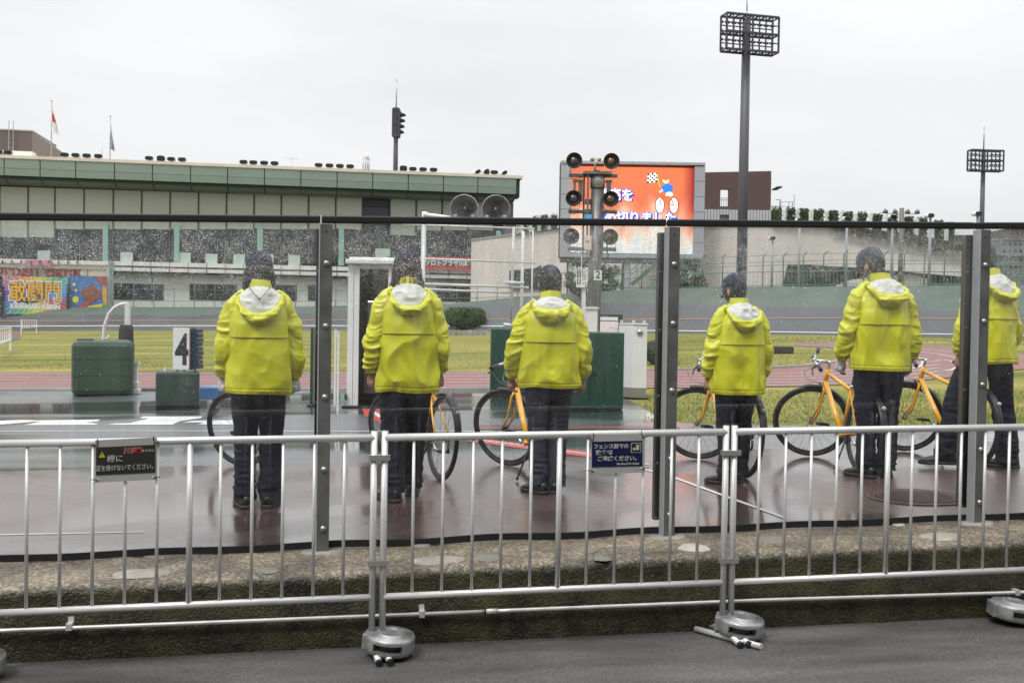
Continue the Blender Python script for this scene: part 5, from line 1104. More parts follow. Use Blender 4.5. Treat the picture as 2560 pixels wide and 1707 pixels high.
for q, (x, y) in enumerate(((1470, 401), (1488, 402), (1475, 398))):
    mb = MB(); c = f(x, y); mb.ico((c[0], (.0, -.05, .12)[q], c[1]), .038, n=12, m=8); h0 = f(1478, 400); mb.tube([(h0[0], 0, h0[1]), (c[0], (.0, -.05, .12)[q], c[1])], .007, 5); mb.build('wind_cup', mat('olive_cup', (.30, .28, .13), .5), o, local=True)
for y in (437, 527, 620): fbox(MB(), f, 1413, 1534, y, y + 8, -.06, .06).build('cross_arm', M_mast, o, local=True, bevel=.01)
for x in (1452, 1460, 1500): fbox(MB(), f, x - 2.2, x + 2.2, 440, 640, -.16 if x == 1460 else .06, -.12 if x == 1460 else .1).build('strut', M_mast, o, local=True)
for x0, x1, y0, y1 in ((1425, 1431, 455, 500), (1438, 1448, 455, 505), (1508, 1518, 456, 490), (1455, 1468, 500, 512), (1452, 1470, 525, 545)): fbox(MB(), f, x0, x1, y0, y1, -.05, .08).build('bracket', M_mast, o, local=True)
fbox(MB(), f, 1424, 1448, 452, 457, -.06, .09).build('bracket', M_mast, o, local=True); fbox(MB(), f, 1505, 1521, 452, 457, -.06, .09).build('bracket', M_mast, o, local=True)
for i, (x, y) in enumerate(((1425, 407), (1517, 407), (1425, 500), (1517, 500), (1421, 594), (1517, 594))):
    c = f(x, y); Mt = Matrix.Translation((c[0], -.10, c[1])) @ Matrix.Rotation(R(90), 4, 'X'); k = s * 20
    mb = MB(); mb.lathe([(k * .35, -.14), (k * .55, -.12), (k * .93, -.03), (k, .03), (k, .05), (k * .93, .05), (k * .90, .03), (k * .58, -.03), (k * .55, -.03)], 32, Mt); lamp = mb.build('lamp', mat('lamp_housing', (.055, .055, .056), .4, .4), o, local=True)
    mb = MB(); mb.lathe([(k * .58, -.02), (k * .4, .01), (.0, .02)], 24, Mt); mb.build('lens', mat('amber_lens', (.13, .085, .04), .15, .2, var=.5, vscale=12) if x > 1500 else mat('smoked_lens', (.10, .085, .08), .15, .3, var=.5, vscale=12), lamp, local=True)
    for q in range(3):
        a = R(90 + 120 * q + (180 if 1 else 0)); mb = MB(); mb.tube([Mt @ Vector((k * .55 * math.cos(a), k * .55 * math.sin(a), .035)), Mt @ Vector((k * .95 * math.cos(a), k * .95 * math.sin(a), .05))], .006, 5); mb.build('guard', M_black, lamp, local=True)
    mb = MB(); mb.tube([(c[0] - k * .8, -.06, c[1] - k * .3), (c[0] - k * .75, -.06, c[1] - k * 1.25), (c[0] + k * .75, -.06, c[1] - k * 1.25), (c[0] + k * .8, -.06, c[1] - k * .3)], .008, 6); mb.build('yoke', M_white, lamp, local=True)
fbox(MB(), f, 1453, 1471, 592, 628, -.20, -.14).build('switch_box', mat('cream_box', (.7, .68, .58), .4), o, local=True, bevel=.01)
fbox(MB(), f, 1457, 1466, 604, 609, -.205, -.2).build('label', mat('orange_label', (.7, .25, .03), .4), o, local=True)
fbox(MB(), f, 1453, 1470, 540, 554, -.20, -.14).build('small_panel', mat('sky_blue_panel', (.12, .40, .62), .3), o, local=True)
mb = MB(); P = [f(1512, 600), f(1508, 625), f(1513, 640), f(1506, 660), f(1490, 680), f(1470, 702), f(1458, 725), f(1457, 745), f(1463, 768)]; mb.tube([(p[0], -.16, p[1]) for p in P], .013, 7); mb.build('cable', M_rubber, o, local=True)
for P in ([f(1416, 425), f(1415, 440), f(1422, 452), f(1445, 448)], [f(1418, 520), f(1416, 535), f(1424, 540), f(1440, 530)], [f(1414, 625), f(1416, 632), f(1426, 636), f(1438, 628)], [f(1500, 520), f(1507, 528), f(1500, 532)]): mb = MB(); mb.tube([(p[0], -.1, p[1]) for p in P], .007, 6); mb.build('cable', M_rubber, o, local=True)
fbox(MB(), f, 1462, 1490, 772, 960, -.17, .17).build('base_box', M_white, o, local=True, bevel=.01)
fbox(MB(), f, 1459, 1493, 768, 773, -.2, .2).build('base_lid', M_white, o, local=True, bevel=.004)
o, f, s = site('number_plate', 'white plate with the number 2 beside the light mast', 'plate', 1493, 975)
fbox(MB(), f, 1483, 1503, 674, 699, .3, .31).build('plate', M_white, o, local=True); fbox(MB(), f, 1494, 1497, 699, 975, .3, .33).build('stake', M_greenpost, o, local=True)
put_text('numeral', '2', .19, Vector((f(1493, 0)[0], .297, f(0, 686)[1])), (1, 0, 0), (0, 0, 1), M_black, o, bold=.003, local=True)
o, f, s = site('judge_frame', 'small white steel frame tower left of the light mast', 'frame', 1447, 985)
mb = MB(); 
for x0, y0, x1, y1 in ((1436, 674, 1462, 674), (1436, 674, 1437, 718), (1442, 676, 1443, 718), (1448, 636, 1448, 720), (1436, 696, 1462, 696), (1462, 674, 1462, 718), (1449, 676, 1456, 800), (1454, 676, 1460, 800)): a, b = f(x0, y0), f(x1, y1); mb.bar((a[0], 0, a[1]), (b[0], 0, b[1]), .014)
mb.build('frame', M_white, o, local=True); fbox(MB(), f, 1437, 1458, 712, 719, -.05, .05).build('tray', M_white, o, local=True)
mb = MB(); mb.hexa([(f(1457, 0)[0], 0, 0), (f(1463, 0)[0], 0, 0), (f(1463, 0)[0], .1, 0), (f(1457, 0)[0], .1, 0)], [(f(1450, 0)[0], 0, f(0, 720)[1]), (f(1460, 0)[0], 0, f(0, 720)[1]), (f(1460, 0)[0], .1, f(0, 720)[1]), (f(1450, 0)[0], .1, f(0, 720)[1])]); mb.build('leg', M_white, o, local=True)
o, f, s = site('equipment_box', 'low white equipment box with a green cover behind the dark green box', 'equipment box', 1520, 930)
fbox(MB(), f, 1493, 1543, 793, 930, 0, .5).build('shell', M_white, o, local=True, bevel=.01); fbox(MB(), f, 1490, 1556, 784, 794, .1, .7).build('cover', M_pad2, o, local=True, bevel=.02); fbox(MB(), f, 1544, 1556, 794, 930, .1, .7).build('cover_side', M_pad2, o, local=True)
fbox(MB(), f, 1494, 1541, 801, 802.5, -.006, .0).build('seam', M_darkgrey, o, local=True)
mb = MB(); P = [f(1521, 818), f(1535, 820), f(1553, 821)]; mb.tube([(p[0], -.1, p[1]) for p in P], .012, 8); mb.build('pipe', M_steel, o, local=True)
# white pipe frame with two big reflectors
o, f, s = site('pipe_scaffold', 'white pipe scaffold with horizontal rails right of the second person', 'pipe frame', 1276, 978)
def pp(x0, y0, x1, y1, r, nm='rail', yy=0.0, m=M_whitemetal):
    a, b = f(x0, y0), f(x1, y1); MB().tube([(a[0], yy, a[1]), (b[0], yy, b[1])], r, 10).build(nm, m, o, local=True)
pp(1278, 568, 1274, 812, .026, 'post'); pp(1302, 575, 1299, 960, .028, 'post', .3); pp(1053, 534, 1050, 960, .030, 'post'); pp(1327, 570, 1325, 960, .014, 'post', .35)
pp(995, 649, 1335, 657, .018); pp(1045, 713, 1318, 719, .023); pp(1045, 726, 1272, 732, .020); pp(1259, 707, 1306, 708.5, .03, 'rail', -.1); pp(1000, 566, 1330, 572, .016)
pp(1256, 811, 1292, 815, .03, 'foot'); a = f(1306, 708.5); MB().tube([(a[0], -.1, a[1]), (a[0] + .01, -.1, a[1])], .022, 10).build('pipe_end', M_rubber, o, local=True)
o, f, s = site('floodlight_stand', 'white boom with two large round reflectors above the glass fence', 'floodlight', 1055, 985)
pp(998, 546, 1215, 553, .022, 'boom'); pp(1055, 536, 1052, 985, .03, 'post'); pp(1053, 538, 1128, 546, .034, 'arm', -.05); pp(1200, 551, 1215, 552, .03, 'arm', -.05)
MB().ico((f(1058, 0)[0], -.04, f(0, 538)[1]), .05, n=10, m=6).build('joint', M_whitemetal, o, local=True)
M_refl = mat('ribbed_reflector', (.62, .62, .60), .3, .7, var=.35, vscale=9, bump=.6, bscale=16)
for x, y, tx in ((1154, 524, 8), (1233, 524, -4)):
    c = f(x, y); k = s * 35; Mt = Matrix.Translation((c[0], -.12, c[1])) @ Matrix.Rotation(R(-tx), 4, 'Z') @ Matrix.Rotation(R(94), 4, 'X')
    mb = MB(); mb.lathe([(k * .2, -.26), (k * .6, -.20), (k * .88, -.09), (k, .0), (k * 1.02, .0), (k * 1.02, .012), (k * .98, .012)], 44, Mt); lamp = mb.build('lamp', mat('aged_housing', (.3, .3, .28), .4, .5), o, local=True)
    mb = MB(); mb.lathe([(k * .97, .005), (k * .85, -.08), (k * .58, -.18), (k * .22, -.235), (0, -.24)], 44, Mt); mb.build('reflector', M_refl, lamp, local=True)
    mb = MB(); mb.lathe([(k * .99, .012), (k * 1.03, .012), (k * 1.03, -.004)], 44, Mt); mb.build('rim', M_whitemetal, lamp, local=True)
    mb = MB(); mb.lathe([(k * .20, -.22), (k * .20, -.08), (k * .14, -.05), (0, -.04)], 16, Mt); mb.build('bulb', mat('smoky_bulb', (.10, .10, .10), .15, .3), lamp, local=True)
    for sx in (-1, 1): a = Vector((c[0] + sx * k * .62, -.12, c[1] - k * .85)); mb = MB(); mb.box(a.x - .03, a.x + .03, -.17, -.07, a.z - .06, a.z + .10); mb.build('bracket', M_steel, lamp, local=True, bevel=.006)

# ================================================================== planting in the infield
def leaves(mb, pts, nrm, size, g, tilt=.8):
    for p, n_ in zip(pts, nrm):
        n_ = Vector(n_) + Vector(g.normal(0, tilt, 3)); n_.normalize(); u = n_.orthogonal().normalized(); u.rotate(Matrix.Rotation(g.random() * 6.28, 3, n_)); v = n_.cross(u); sz = size * g.uniform(.6, 1.4); p = Vector(p)
        mb.add([p - u * sz * .5, p + v * sz * .28, p + u * sz * .6, p - v * sz * .28], [(0, 1, 2, 3)])
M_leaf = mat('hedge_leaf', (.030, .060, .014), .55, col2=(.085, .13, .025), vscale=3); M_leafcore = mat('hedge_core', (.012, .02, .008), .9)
M_leaf2 = mat('dull_leaf', (.035, .055, .022), .6, col2=(.08, .10, .045), vscale=1.2)
def hedge(name, label, x0, x1, yt, yb, depth, n, size, seed, m=M_leaf, pw=3.2, cat='hedge'):
    o, f, s = site(name, label, cat, (x0 + x1) / 2, yb); a, b = f(x0, yb), f(x1, yt); hx = (b[0] - a[0]) / 2; hz = b[1] - a[1]; hy = depth / 2; g = np.random.default_rng(seed); pts = []; nr = []
    for i in range(n):
        v = Vector(g.normal(0, 1, 3)).normalized(); v.z = abs(v.z) if g.random() < .8 else v.z * .4; k = (abs(v.x) ** pw + abs(v.y) ** pw + abs(v.z) ** pw) ** (-1 / pw); k *= g.uniform(.90, 1.02) + .05 * float(vn(np.array([v.x * 3, v.y * 3, v.z * 3]), seed))
        p = (v.x * k * hx, hy + v.y * k * hy, hz * .45 + v.z * k * hz * .55); 
        if p[2] < .02: continue
        pts.append(p); nr.append(v)
    mb = MB(); leaves(mb, pts, nr, size, g); mb.build('foliage', m, o, local=True)
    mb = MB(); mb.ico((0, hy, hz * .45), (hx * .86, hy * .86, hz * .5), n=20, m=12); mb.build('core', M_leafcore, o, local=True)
    return o, f
hedge('hedge', 'clipped green hedge with a flat top between the second and third person', 1108, 1210, 769, 826, 3.0, 9000, .17, 3, pw=4.5)
P0, P1 = gp(1060, 838), gp(1226, 838); mb = MB()
nst = 12
o = thing('stone_kerb', 'low pale stone kerb in the grass in front of the clipped hedge', 'stone kerb', (P0 + P1) / 2)
for i in range(nst):
    a = P0 + (P1 - P0) * i / nst; b = P0 + (P1 - P0) * (i + .96) / nst; mb = MB(); mb.box(a[0], b[0], a[1], a[1] + .7, a[2] - .05, a[2] + .34 + .04 * random.random()); mb.build('stone', mat('pale_stone', (.33, .31, .28), .8, var=.25, vscale=1.5), o)
hedge('shrub', 'round dark shrub behind the middle fence post', 1610, 1700, 851, 912, 1.2, 2600, .05, 4, m=M_leaf2, pw=2.2, cat='shrub')
o, f, s = site('stone_block', 'long dark stone block lying on the grass right of the fourth person', 'stone block', 1958, 883)
fbox(MB(), f, 1930, 1985, 866, 883, 0, .6).build('block', mat('dark_stone', (.045, .038, .030), .7, var=.3, vscale=6), o, local=True, bevel=.03)
# white hurdles at the left
def hurdle(label, xa, ya, xb, yb_, hgt, n):
    A_, B_ = gp(xa, ya), gp(xb, yb_); o = thing('hurdle', label, 'barrier', (A_ + B_) / 2, 'white hurdles at the infield corner'); d = B_ - A_
    for t0 in (0, .97): p = A_ + d * t0; MB().bar(p, p + np.array([0, 0, hgt]), .07).build('leg', M_white, o)
    for zz in (.45, .98): MB().bar(A_ + [0, 0, hgt * zz], B_ + [0, 0, hgt * zz], .07).build('rail', M_white, o)
    for i in range(n): p = A_ + d * (i + .5) / n; MB().bar(p + np.array([0, 0, hgt * .45]), p + np.array([0, 0, hgt]), .06, wy=.03).build('slat', M_white, o)
hurdle('white slatted hurdle at the far left edge on the grass', -22, 900, 27, 876, 1.0, 9)
hurdle('white slatted hurdle farther off by the red strip at the left', 53, 838, 92, 832, 1.35, 9)
sheet('side_road', [(-300, 872), (0, 860), (48, 847), (52, 838), (0, 839), (-300, 841)], .006, M_yard2)
sheet('side_track', [(-300, 840), (0, 839.5), (54, 838.5), (58, 829), (0, 829), (-300, 830)], .010, M_track)

# ================================================================== banked cycle track at the far side
LX = [-400, 0, 300, 700, 1100, 1300, 1600, 1850, 2100, 2350, 2600, 3100]
LYv = [830, 827, 826, 825, 825.5, 826.5, 832, 835, 838, 842, 847, 862]
MIDY = [787, 787, 787, 787, 765, 756, 757, 765, 770, 777, 783, 790]
TOPY = [768, 768, 768, 768, 762, 742, 722, 717, 715, 713, 712, 708]
def bank(x, y):
    yl, yt = np.interp(x, LX, LYv), np.interp(x, LX, TOPY); b = gp(x, yl); D0 = math.hypot(b[0], b[1]); d = ray(x, y); hd = math.hypot(d[0], d[1]); D = D0 + 9.0 * (yl - y) / (yl - yt)
    return CP + d * (D / hd)
XS = np.concatenate([np.linspace(-400, 2600, 61), [2800, 3100]])
def bankstrip(name, lo, hi, m, rows=4, kind='structure', lift=0.0):
    A = np.array([[bank(x, np.interp(x, LX, lo) * (1 - t) + np.interp(x, LX, hi) * t) + [0, -lift * .5, lift] for x in XS] for t in np.linspace(0, 1, rows)]); mb = MB(); mb.grid(A, smooth=False, flip=False); o = mb.build(name, m); o['kind'] = kind; return o
M_bank = mat('banked_asphalt', (.060, .064, .072), .55, col2=(.10, .105, .11), vscale=.25, stretch=(.3, 1, 3), rvar=.15)
M_bankg = mat('green_bank_wall', (.070, .105, .083), .6, col2=(.105, .135, .112), vscale=.3, stretch=(.4, 1, 1.6))
bankstrip('banked_track', LYv, MIDY, M_bank); bankstrip('bank_wall', MIDY, TOPY, M_bankg, rows=3)
def bankline(name, ys, m, th=.8): bankstrip(name, [y + th for y in ys], [y - th for y in ys], m, 2, lift=.04)
bankline('bank_white_line', [817, 816, 815, 815, 815, 816, 827, 829.5, 833, 836.5, 841, 850], M_line, .9)
bankline('bank_orange_line', [804, 803, 802, 802, 800, 799, 799.5, 797.5, 796.5, 797.5, 800, 805], mat('orange_line_paint', (.40, .24, .10), .5), .7)

# railing on top of the bank
def railing(label, x0, x1, step, posty, rails, pick, name='safety_fence', th=.045, tone=M_greenpost, curl=True):
    c = bank((x0 + x1) / 2, np.interp((x0 + x1) / 2, LX, TOPY)); o = thing(name, label, 'fence', c)
    def at(x, y):
        yt = np.interp(x, LX, TOPY); b = bank(x, yt); d = ray(x, y); return CP + d * (math.hypot(b[0], b[1]) / math.hypot(d[0], d[1]))
    n = int((x1 - x0) / step)
    for i in range(n + 1):
        x = x0 + step * i; yb = np.interp(x, LX, TOPY) + 1; a = at(x, yb); b = at(x, np.interp(x, *posty)); b[0], b[1] = a[0], a[1]; pts = [a, (a + b) / 2, b]
        if curl: pts = [a, a + (b - a) * .88, a + (b - a) * .96 + np.array([.06, -.12, 0]), b + np.array([.15, -.38, 0])]
        MB().tube(pts, th, 5).build('post', tone, o)
    xs = np.linspace(x0, x1, max(8, n + 1))
    for ys in rails: MB().tube([at(x, np.interp(x, *ys)) for x in xs], .022, 4).build('rail', tone, o)
    if pick:
        mb = MB(); m = int((x1 - x0) / pick[2])
        for i in range(m):
            x = x0 + pick[2] * i; a, b = at(x, np.interp(x, *pick[0])), at(x, np.interp(x, *pick[1])); mb.tube([a, b], .016, 3, cap=False)
        pk = mb.build('pickets', tone, o); pk['kind'] = 'stuff'
        for ys in (pick[0], pick[1]): MB().tube([at(x, np.interp(x, *ys)) for x in xs], .03, 4).build('rail', tone, o)
    return at
XR = [1350, 1650, 1900, 2100, 2400, 2600]
at_fence = railing('tall green fence with curved post tops above the right hand bank', 1352, 2640, 50.4, (XR, [690, 641, 634, 628, 629, 634]), [(XR, [697, 648, 640, 633, 634, 638]), (XR, [705, 664, 656, 650, 652, 656]), (XR, [712, 672, 664, 660, 660, 664])], ((XR, [722, 687, 680, 677, 680, 684]), (XR, [740, 719, 714, 711, 710, 710]), 9.5))
XL = [270, 700, 1290]
railing('green railing along the foot of the stand behind the far bank', 284, 1330, 50.5, (XL, [704, 708, 712]), [(XL, [706, 710, 714]), (XL, [722, 726, 730])], ((XL, [751, 754, 742]), (XL, [768, 768, 757]), 8), tone=mat('green_post_dull', (.10, .19, .15), .6), curl=False)

# ================================================================== the long stand
YS = 150.0
def q(x, y, Y=YS): return yp(x, y, Y)
def fr(mb, x0, x1, yt, yb, y0, y1, xref=None, Y=YS):
    """block on the stand's front plane; yt and yb are read at xref"""
    xr = (x0 + x1) / 2 if xref is None else xref; X0, X1 = q(x0, (yt + yb) / 2, Y)[0], q(x1, (yt + yb) / 2, Y)[0]; z0, z1 = q(xr, yb, Y)[2], q(xr, yt, Y)[2]; mb.box(X0, X1, Y + y0, Y + y1, z0, z1); return mb
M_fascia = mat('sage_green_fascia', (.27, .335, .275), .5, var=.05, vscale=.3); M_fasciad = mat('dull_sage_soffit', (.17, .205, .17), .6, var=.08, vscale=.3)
M_cream = mat('cream_gutter', (.62, .56, .46), .6, var=.12, vscale=.6, stretch=(.5, 1, 1)); M_blind = mat('closed_blind_panel', (.42, .44, .36), .6, var=.05, vscale=.25, stretch=(.3, 1, 3))
M_mull = mat('dark_mullion', (.045, .05, .04), .5); M_wallw = mat('pale_green_white_wall', (.72, .74, .66), .7, var=.05, vscale=.3); M_band = mat('white_band', (.76, .75, .69), .6, var=.06, vscale=.5)
M_inside = mat('dark_hall_interior', (.030, .030, .028), .8, var=.7, vscale=.6); M_win = mat('dark_window_glass', (.03, .032, .034), .12, var=.3, vscale=.3, spec=.6)
c0 = q(640, 780); st = thing('grandstand', 'long green and cream grandstand with floodlights along its roof, filling the left background', 'grandstand', (c0[0], YS, c0[2]))
zr = lambda y, x=640, Y=YS: q(x, y, Y)[2]
X0, X1 = q(-160, 500)[0], q(1291, 500)[0]
# core walls
MB().box(X0, X1 - 2.5, YS + 9, YS + 10, zr(800), zr(420)).build('back_wall', M_inside, st)
MB().box(X0, X1 - 2.2, YS + .6, YS + 30, zr(470), zr(432)).build('upper_body', M_fasciad, st)
# roof slab, gutter, fascia panels
MB().box(X0, X1 + .3, YS - 3.2, YS + 34, zr(420.6, 640, YS - 3.1), zr(413, 640, YS - 3.1)).build('gutter', M_cream, st)
fj = [-170, -80, 10, 100, 189, 286, 381, 476, 569, 661, 752, 843, 932, 1021, 1109, 1195, 1292]
for a, b in zip(fj[:-1], fj[1:]):
    Xa, Xb = q(a, 445, YS - 3)[0] + .06, q(b, 445, YS - 3)[0] - .06
    for (ya, yb, t) in ((421, 443.6, 0), (444.8, 461.5, 0)):
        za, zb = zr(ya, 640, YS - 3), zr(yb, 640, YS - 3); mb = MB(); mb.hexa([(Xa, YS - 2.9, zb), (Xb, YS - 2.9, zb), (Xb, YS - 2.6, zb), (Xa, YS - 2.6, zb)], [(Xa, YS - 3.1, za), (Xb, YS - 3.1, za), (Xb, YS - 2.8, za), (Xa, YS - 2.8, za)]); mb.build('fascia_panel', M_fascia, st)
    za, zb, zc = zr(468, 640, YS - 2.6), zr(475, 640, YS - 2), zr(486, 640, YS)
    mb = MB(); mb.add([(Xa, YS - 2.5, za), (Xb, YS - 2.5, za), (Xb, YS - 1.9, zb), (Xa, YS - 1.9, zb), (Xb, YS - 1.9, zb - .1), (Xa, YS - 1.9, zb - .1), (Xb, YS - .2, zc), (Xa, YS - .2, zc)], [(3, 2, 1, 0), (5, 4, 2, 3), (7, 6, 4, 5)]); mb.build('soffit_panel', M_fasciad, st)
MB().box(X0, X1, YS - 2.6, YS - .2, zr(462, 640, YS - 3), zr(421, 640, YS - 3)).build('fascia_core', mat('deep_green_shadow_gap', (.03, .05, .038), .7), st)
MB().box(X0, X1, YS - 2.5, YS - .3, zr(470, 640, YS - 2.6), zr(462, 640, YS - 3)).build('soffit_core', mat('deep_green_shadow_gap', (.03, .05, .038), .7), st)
MB().box(X1 - 2.0, X1 - .5, YS - .4, YS + 20, zr(575), zr(486)).build('end_wall', mat('end_wall_grey', (.13, .14, .13), .6), st)
# blind panels between mullions
mj = [-145, -73, -1, 70, 137, 210, 283, 354, 425, 496, 566, 635, 703, 771, 839, 906, 974, 1040, 1105, 1170, 1234]
for a, b in zip(mj[:-1], mj[1:]):
    dark = abs(a - 906) < 2
    yb = 586 if a < 100 else (588 if 970 < a < 1030 else 576 - (.5 if a > 900 else 3)); xr = (a + b) / 2
    slope = (xr - 640) * .031; mb = fr(MB(), a + 1.8, b - 1.8, 486 + slope, (yb if a > 100 else 593) , .0 if not dark else .8, .3 if not dark else 1.0); mb.build('window' if dark else 'wall_panel', M_win if dark else M_blind, st)
    fr(MB(), a - 1.5, a + 1.5, 486 + slope, 660 + (xr - 640) * .02, -.1, .35).build('mullion', M_mull, st)
    # glazing of the hall below
    pane = fr(MB(), a + 1.8, b - 1.8, yb + 1 if a > 100 else 594, 655 + (xr - 640) * .018, .15, .2).build('window', M_win, st)
fr(MB(), 906, 974, 488 + 8, 516, .4, .79).build('shutter', M_darkgrey, st)
for x in (265, 443, 650, 853, 1058, 1245): fr(MB(), x - 6.5, x + 6.5, 566 + (x - 640) * .02, 660 + (x - 640) * .02, -.5, -.12).build('pillar', M_palegreen, st)
for x0, x1, yt, yb in ((95, 127, 627, 657), (302, 333, 631, 660), (447, 477, 632, 661), (514, 544, 635, 663), (584, 612, 636, 664), (721, 750, 638, 667), (938, 975, 622, 646), (657, 684, 636, 664)):
    fr(MB(), x0, x1, yt, yb, -.3, -.05).build('notice_board', mat('pale_mint_board', (.48, .58, .52), .5), st)
# benches and shapes inside the hall in front of the dark back wall
# balcony bands and lower wall
fr(MB(), 262, 1276, 662.5, 672.5, -1.2, .2, 640).build('balcony_band', M_band, st); fr(MB(), 262, 1276, 673.5, 677, -1.0, .2, 640).build('balcony_slot', M_mull, st); fr(MB(), 262, 1276, 677.5, 686, -1.5, .2, 640).build('balcony_band', M_band, st)
fr(MB(), 262, 1276, 686, 690, -1.2, .2, 640).build('balcony_shade', M_mull, st); fr(MB(), 262, 1268, 690, 800, .1, .5, 640).build('lower_wall', M_wallw, st)  # the dark strip under the bands stands in for the balcony's shade
for x in np.arange(290, 1270, 46): fr(MB(), x - .7, x + .7, 660 + (x - 640) * .02, 689 + (x - 640) * .02, -1.6, -1.5).build('balcony_joint', M_mull, st)
for x0, x1 in ((281, 409), (474, 592), (668, 742), (1090, 1180), (770, 830)):
    w_ = fr(MB(), x0, x1, 709 + (x0 - 280) * .008, 749 + (x0 - 280) * .006, .02, .09).build('window', M_win, st)
    fr(MB(), x0 - 1, x1 + 1, 706.5 + (x0 - 280) * .008, 709 + (x0 - 280) * .008, -.08, .1).build('lintel', M_band, w_, local=True).location = (0, 0, 0)
    for x in np.arange(x0 + 18, x1 - 5, 22): fr(MB(), x - .6, x + .6, 709 + (x0 - 280) * .008, 749 + (x0 - 280) * .006, -.02, .02).build('glazing_bar', M_mull, w_, local=True)
for x in (380, 555, 870, 1040): fr(MB(), x - .5, x + .5, 690, 760, .04, .1).build('downpipe', M_mull, st)
# red banner with katakana hung on the balcony
Yb = YS - 2.0
def bnr(name, label, x0, x1, yt, yb, m, Y, cat='banner', xref=None, group=None):
    xr = xref or (x0 + x1) / 2; a = yp(x0, (yt + yb) / 2, Y)[0]; b = yp(x1, (yt + yb) / 2, Y)[0]; z0, z1 = yp(xr, yb, Y)[2], yp(xr, yt, Y)[2]; o = thing(name, label, cat, ((a + b) / 2, Y, z0), group); MB().box(a, b, Y, Y + .06, z0, z1).build('sheet', m, o); return o, a, b, z0, z1
M_bred = mat('banner_red', (.48, .035, .035), .6); M_bwhite = mat('banner_white', (.72, .74, .70), .6); M_byel = mat('banner_yellow', (.68, .60, .02), .6); M_bdark = mat('banner_dark', (.06, .055, .05), .6)
o, a, b, z0, z1 = bnr('banner', 'red banner with a line of white katakana on the balcony of the stand', 1043, 1232, 643, 675, M_bred, Yb, group='banners on the stand')
hz = z1 - z0; MB().box(a, b, Yb - .03, Yb, z0 + hz * .30, z0 + hz * .70).build('stripe', M_bdark, o)
put_text('lettering', 'アソロトプラザ川崎', .9, Vector((a + (b - a) * .36, Yb - .04, (z0 + z1) / 2)), (1, 0, 0), (0, 0, 1), M_bwhite, o, bold=.03, fit=(b - a) * .66)
put_text('lettering', 'みんなの広場', .6, Vector((a + (b - a) * .85, Yb - .04, (z0 + z1) / 2)), (1, 0, 0), (0, 0, 1), M_byel, o, bold=.025, fit=(b - a) * .25)
# gate at the left with the red shop letters and two big banners
Yg = 141.0
def rainbow():
    m = bpy.data.materials.new('rainbow_burst_print'); m.use_nodes = True; t = m.node_tree; n = t.nodes.new; l = t.links.new; bs = t.nodes['Principled BSDF']
    tcn = n('ShaderNodeTexCoord'); sp = n('ShaderNodeSeparateXYZ'); mpn = n('ShaderNodeMapping'); l(tcn.outputs['Generated'], mpn.inputs[0]); mpn.inputs['Location'].default_value = (-.52, 0, -.5); l(mpn.outputs[0], sp.inputs[0])
    at = n('ShaderNodeMath'); at.operation = 'ARCTAN2'; l(sp.outputs[2], at.inputs[0]); l(sp.outputs[0], at.inputs[1])
    mr = n('ShaderNodeMapRange'); mr.inputs[1].default_value = -math.pi; mr.inputs[2].default_value = math.pi; l(at.outputs[0], mr.inputs[0])
    cr = n('ShaderNodeValToRGB'); e = cr.color_ramp.elements; cols = [(0, (.10, .05, .35)), (.08, (.05, .18, .50)), (.18, (.12, .40, .12)), (.25, (.62, .62, .05)), (.33, (.62, .25, .05)), (.42, (.40, .02, .06)), (.5, (.07, .22, .62)), (.58, (.05, .38, .62)), (.66, (.05, .36, .10)), (.74, (.62, .55, .05)), (.83, (.62, .18, .04)), (.92, (.30, .08, .35)), (1, (.10, .05, .35))]
    e[0].position = 0; e[0].color = (*cols[0][1], 1); e[1].position = 1; e[1].color = (*cols[-1][1], 1)
    for p_, c_ in cols[1:-1]: k = e.new(p_); k.color = (*c_, 1)
    l(mr.outputs[0], cr.inputs[0]); sn = n('ShaderNodeMath'); sn.operation = 'MULTIPLY'; sn.inputs[1].default_value = 40; l(at.outputs[0], sn.inputs[0]); s2 = n('ShaderNodeMath'); s2.operation = 'SINE'; l(sn.outputs[0], s2.inputs[0])
    m2 = n('ShaderNodeMapRange'); m2.inputs[1].default_value = .55; m2.inputs[2].default_value = 1; m2.inputs[4].default_value = .45; l(s2.outputs[0], m2.inputs[0]); mx_ = n('ShaderNodeMix'); mx_.data_type = 'RGBA'; l(m2.outputs[0], mx_.inputs[0]); l(cr.outputs[0], mx_.inputs[6]); mx_.inputs[7].default_value = (.7, .7, .6, 1)
    l(mx_.outputs[2], bs.inputs['Base Color']); bs.inputs['Roughness'].default_value = .6; return m
gate = thing('gate_canopy', 'white canopy with red gothic letters at the far left over the colourful banners', 'canopy', yp(100, 785, Yg + 2), None)
def gb(x0, x1, yt, yb, y0, y1, nm, m, par=gate):
    a = yp(x0, (yt + yb) / 2, Yg)[0]; b = yp(x1, (yt + yb) / 2, Yg)[0]; z0, z1 = yp((x0 + x1) / 2, yb, Yg)[2], yp((x0 + x1) / 2, yt, Yg)[2]; return MB().box(a, b, Yg + y0, Yg + y1, z0, z1).build(nm, m, par)
gb(-150, 270, 648, 658, 0, 3, 'roof_edge', M_band); gb(-150, 270, 658, 669, .3, 3, 'roof_band', mat('cream_band', (.66, .63, .52), .6)); gb(-150, 264, 669, 692, .6, 1, 'sign_wall', mat('beige_sign_wall', (.40, .38, .30), .7, var=.1)); gb(264, 272, 652, 792, .2, 3, 'end_pillar', mat('mint_pillar', (.38, .50, .44), .6)); gb(-150, 264, 690, 800, 1, 1.4, 'back_panel', M_mull)
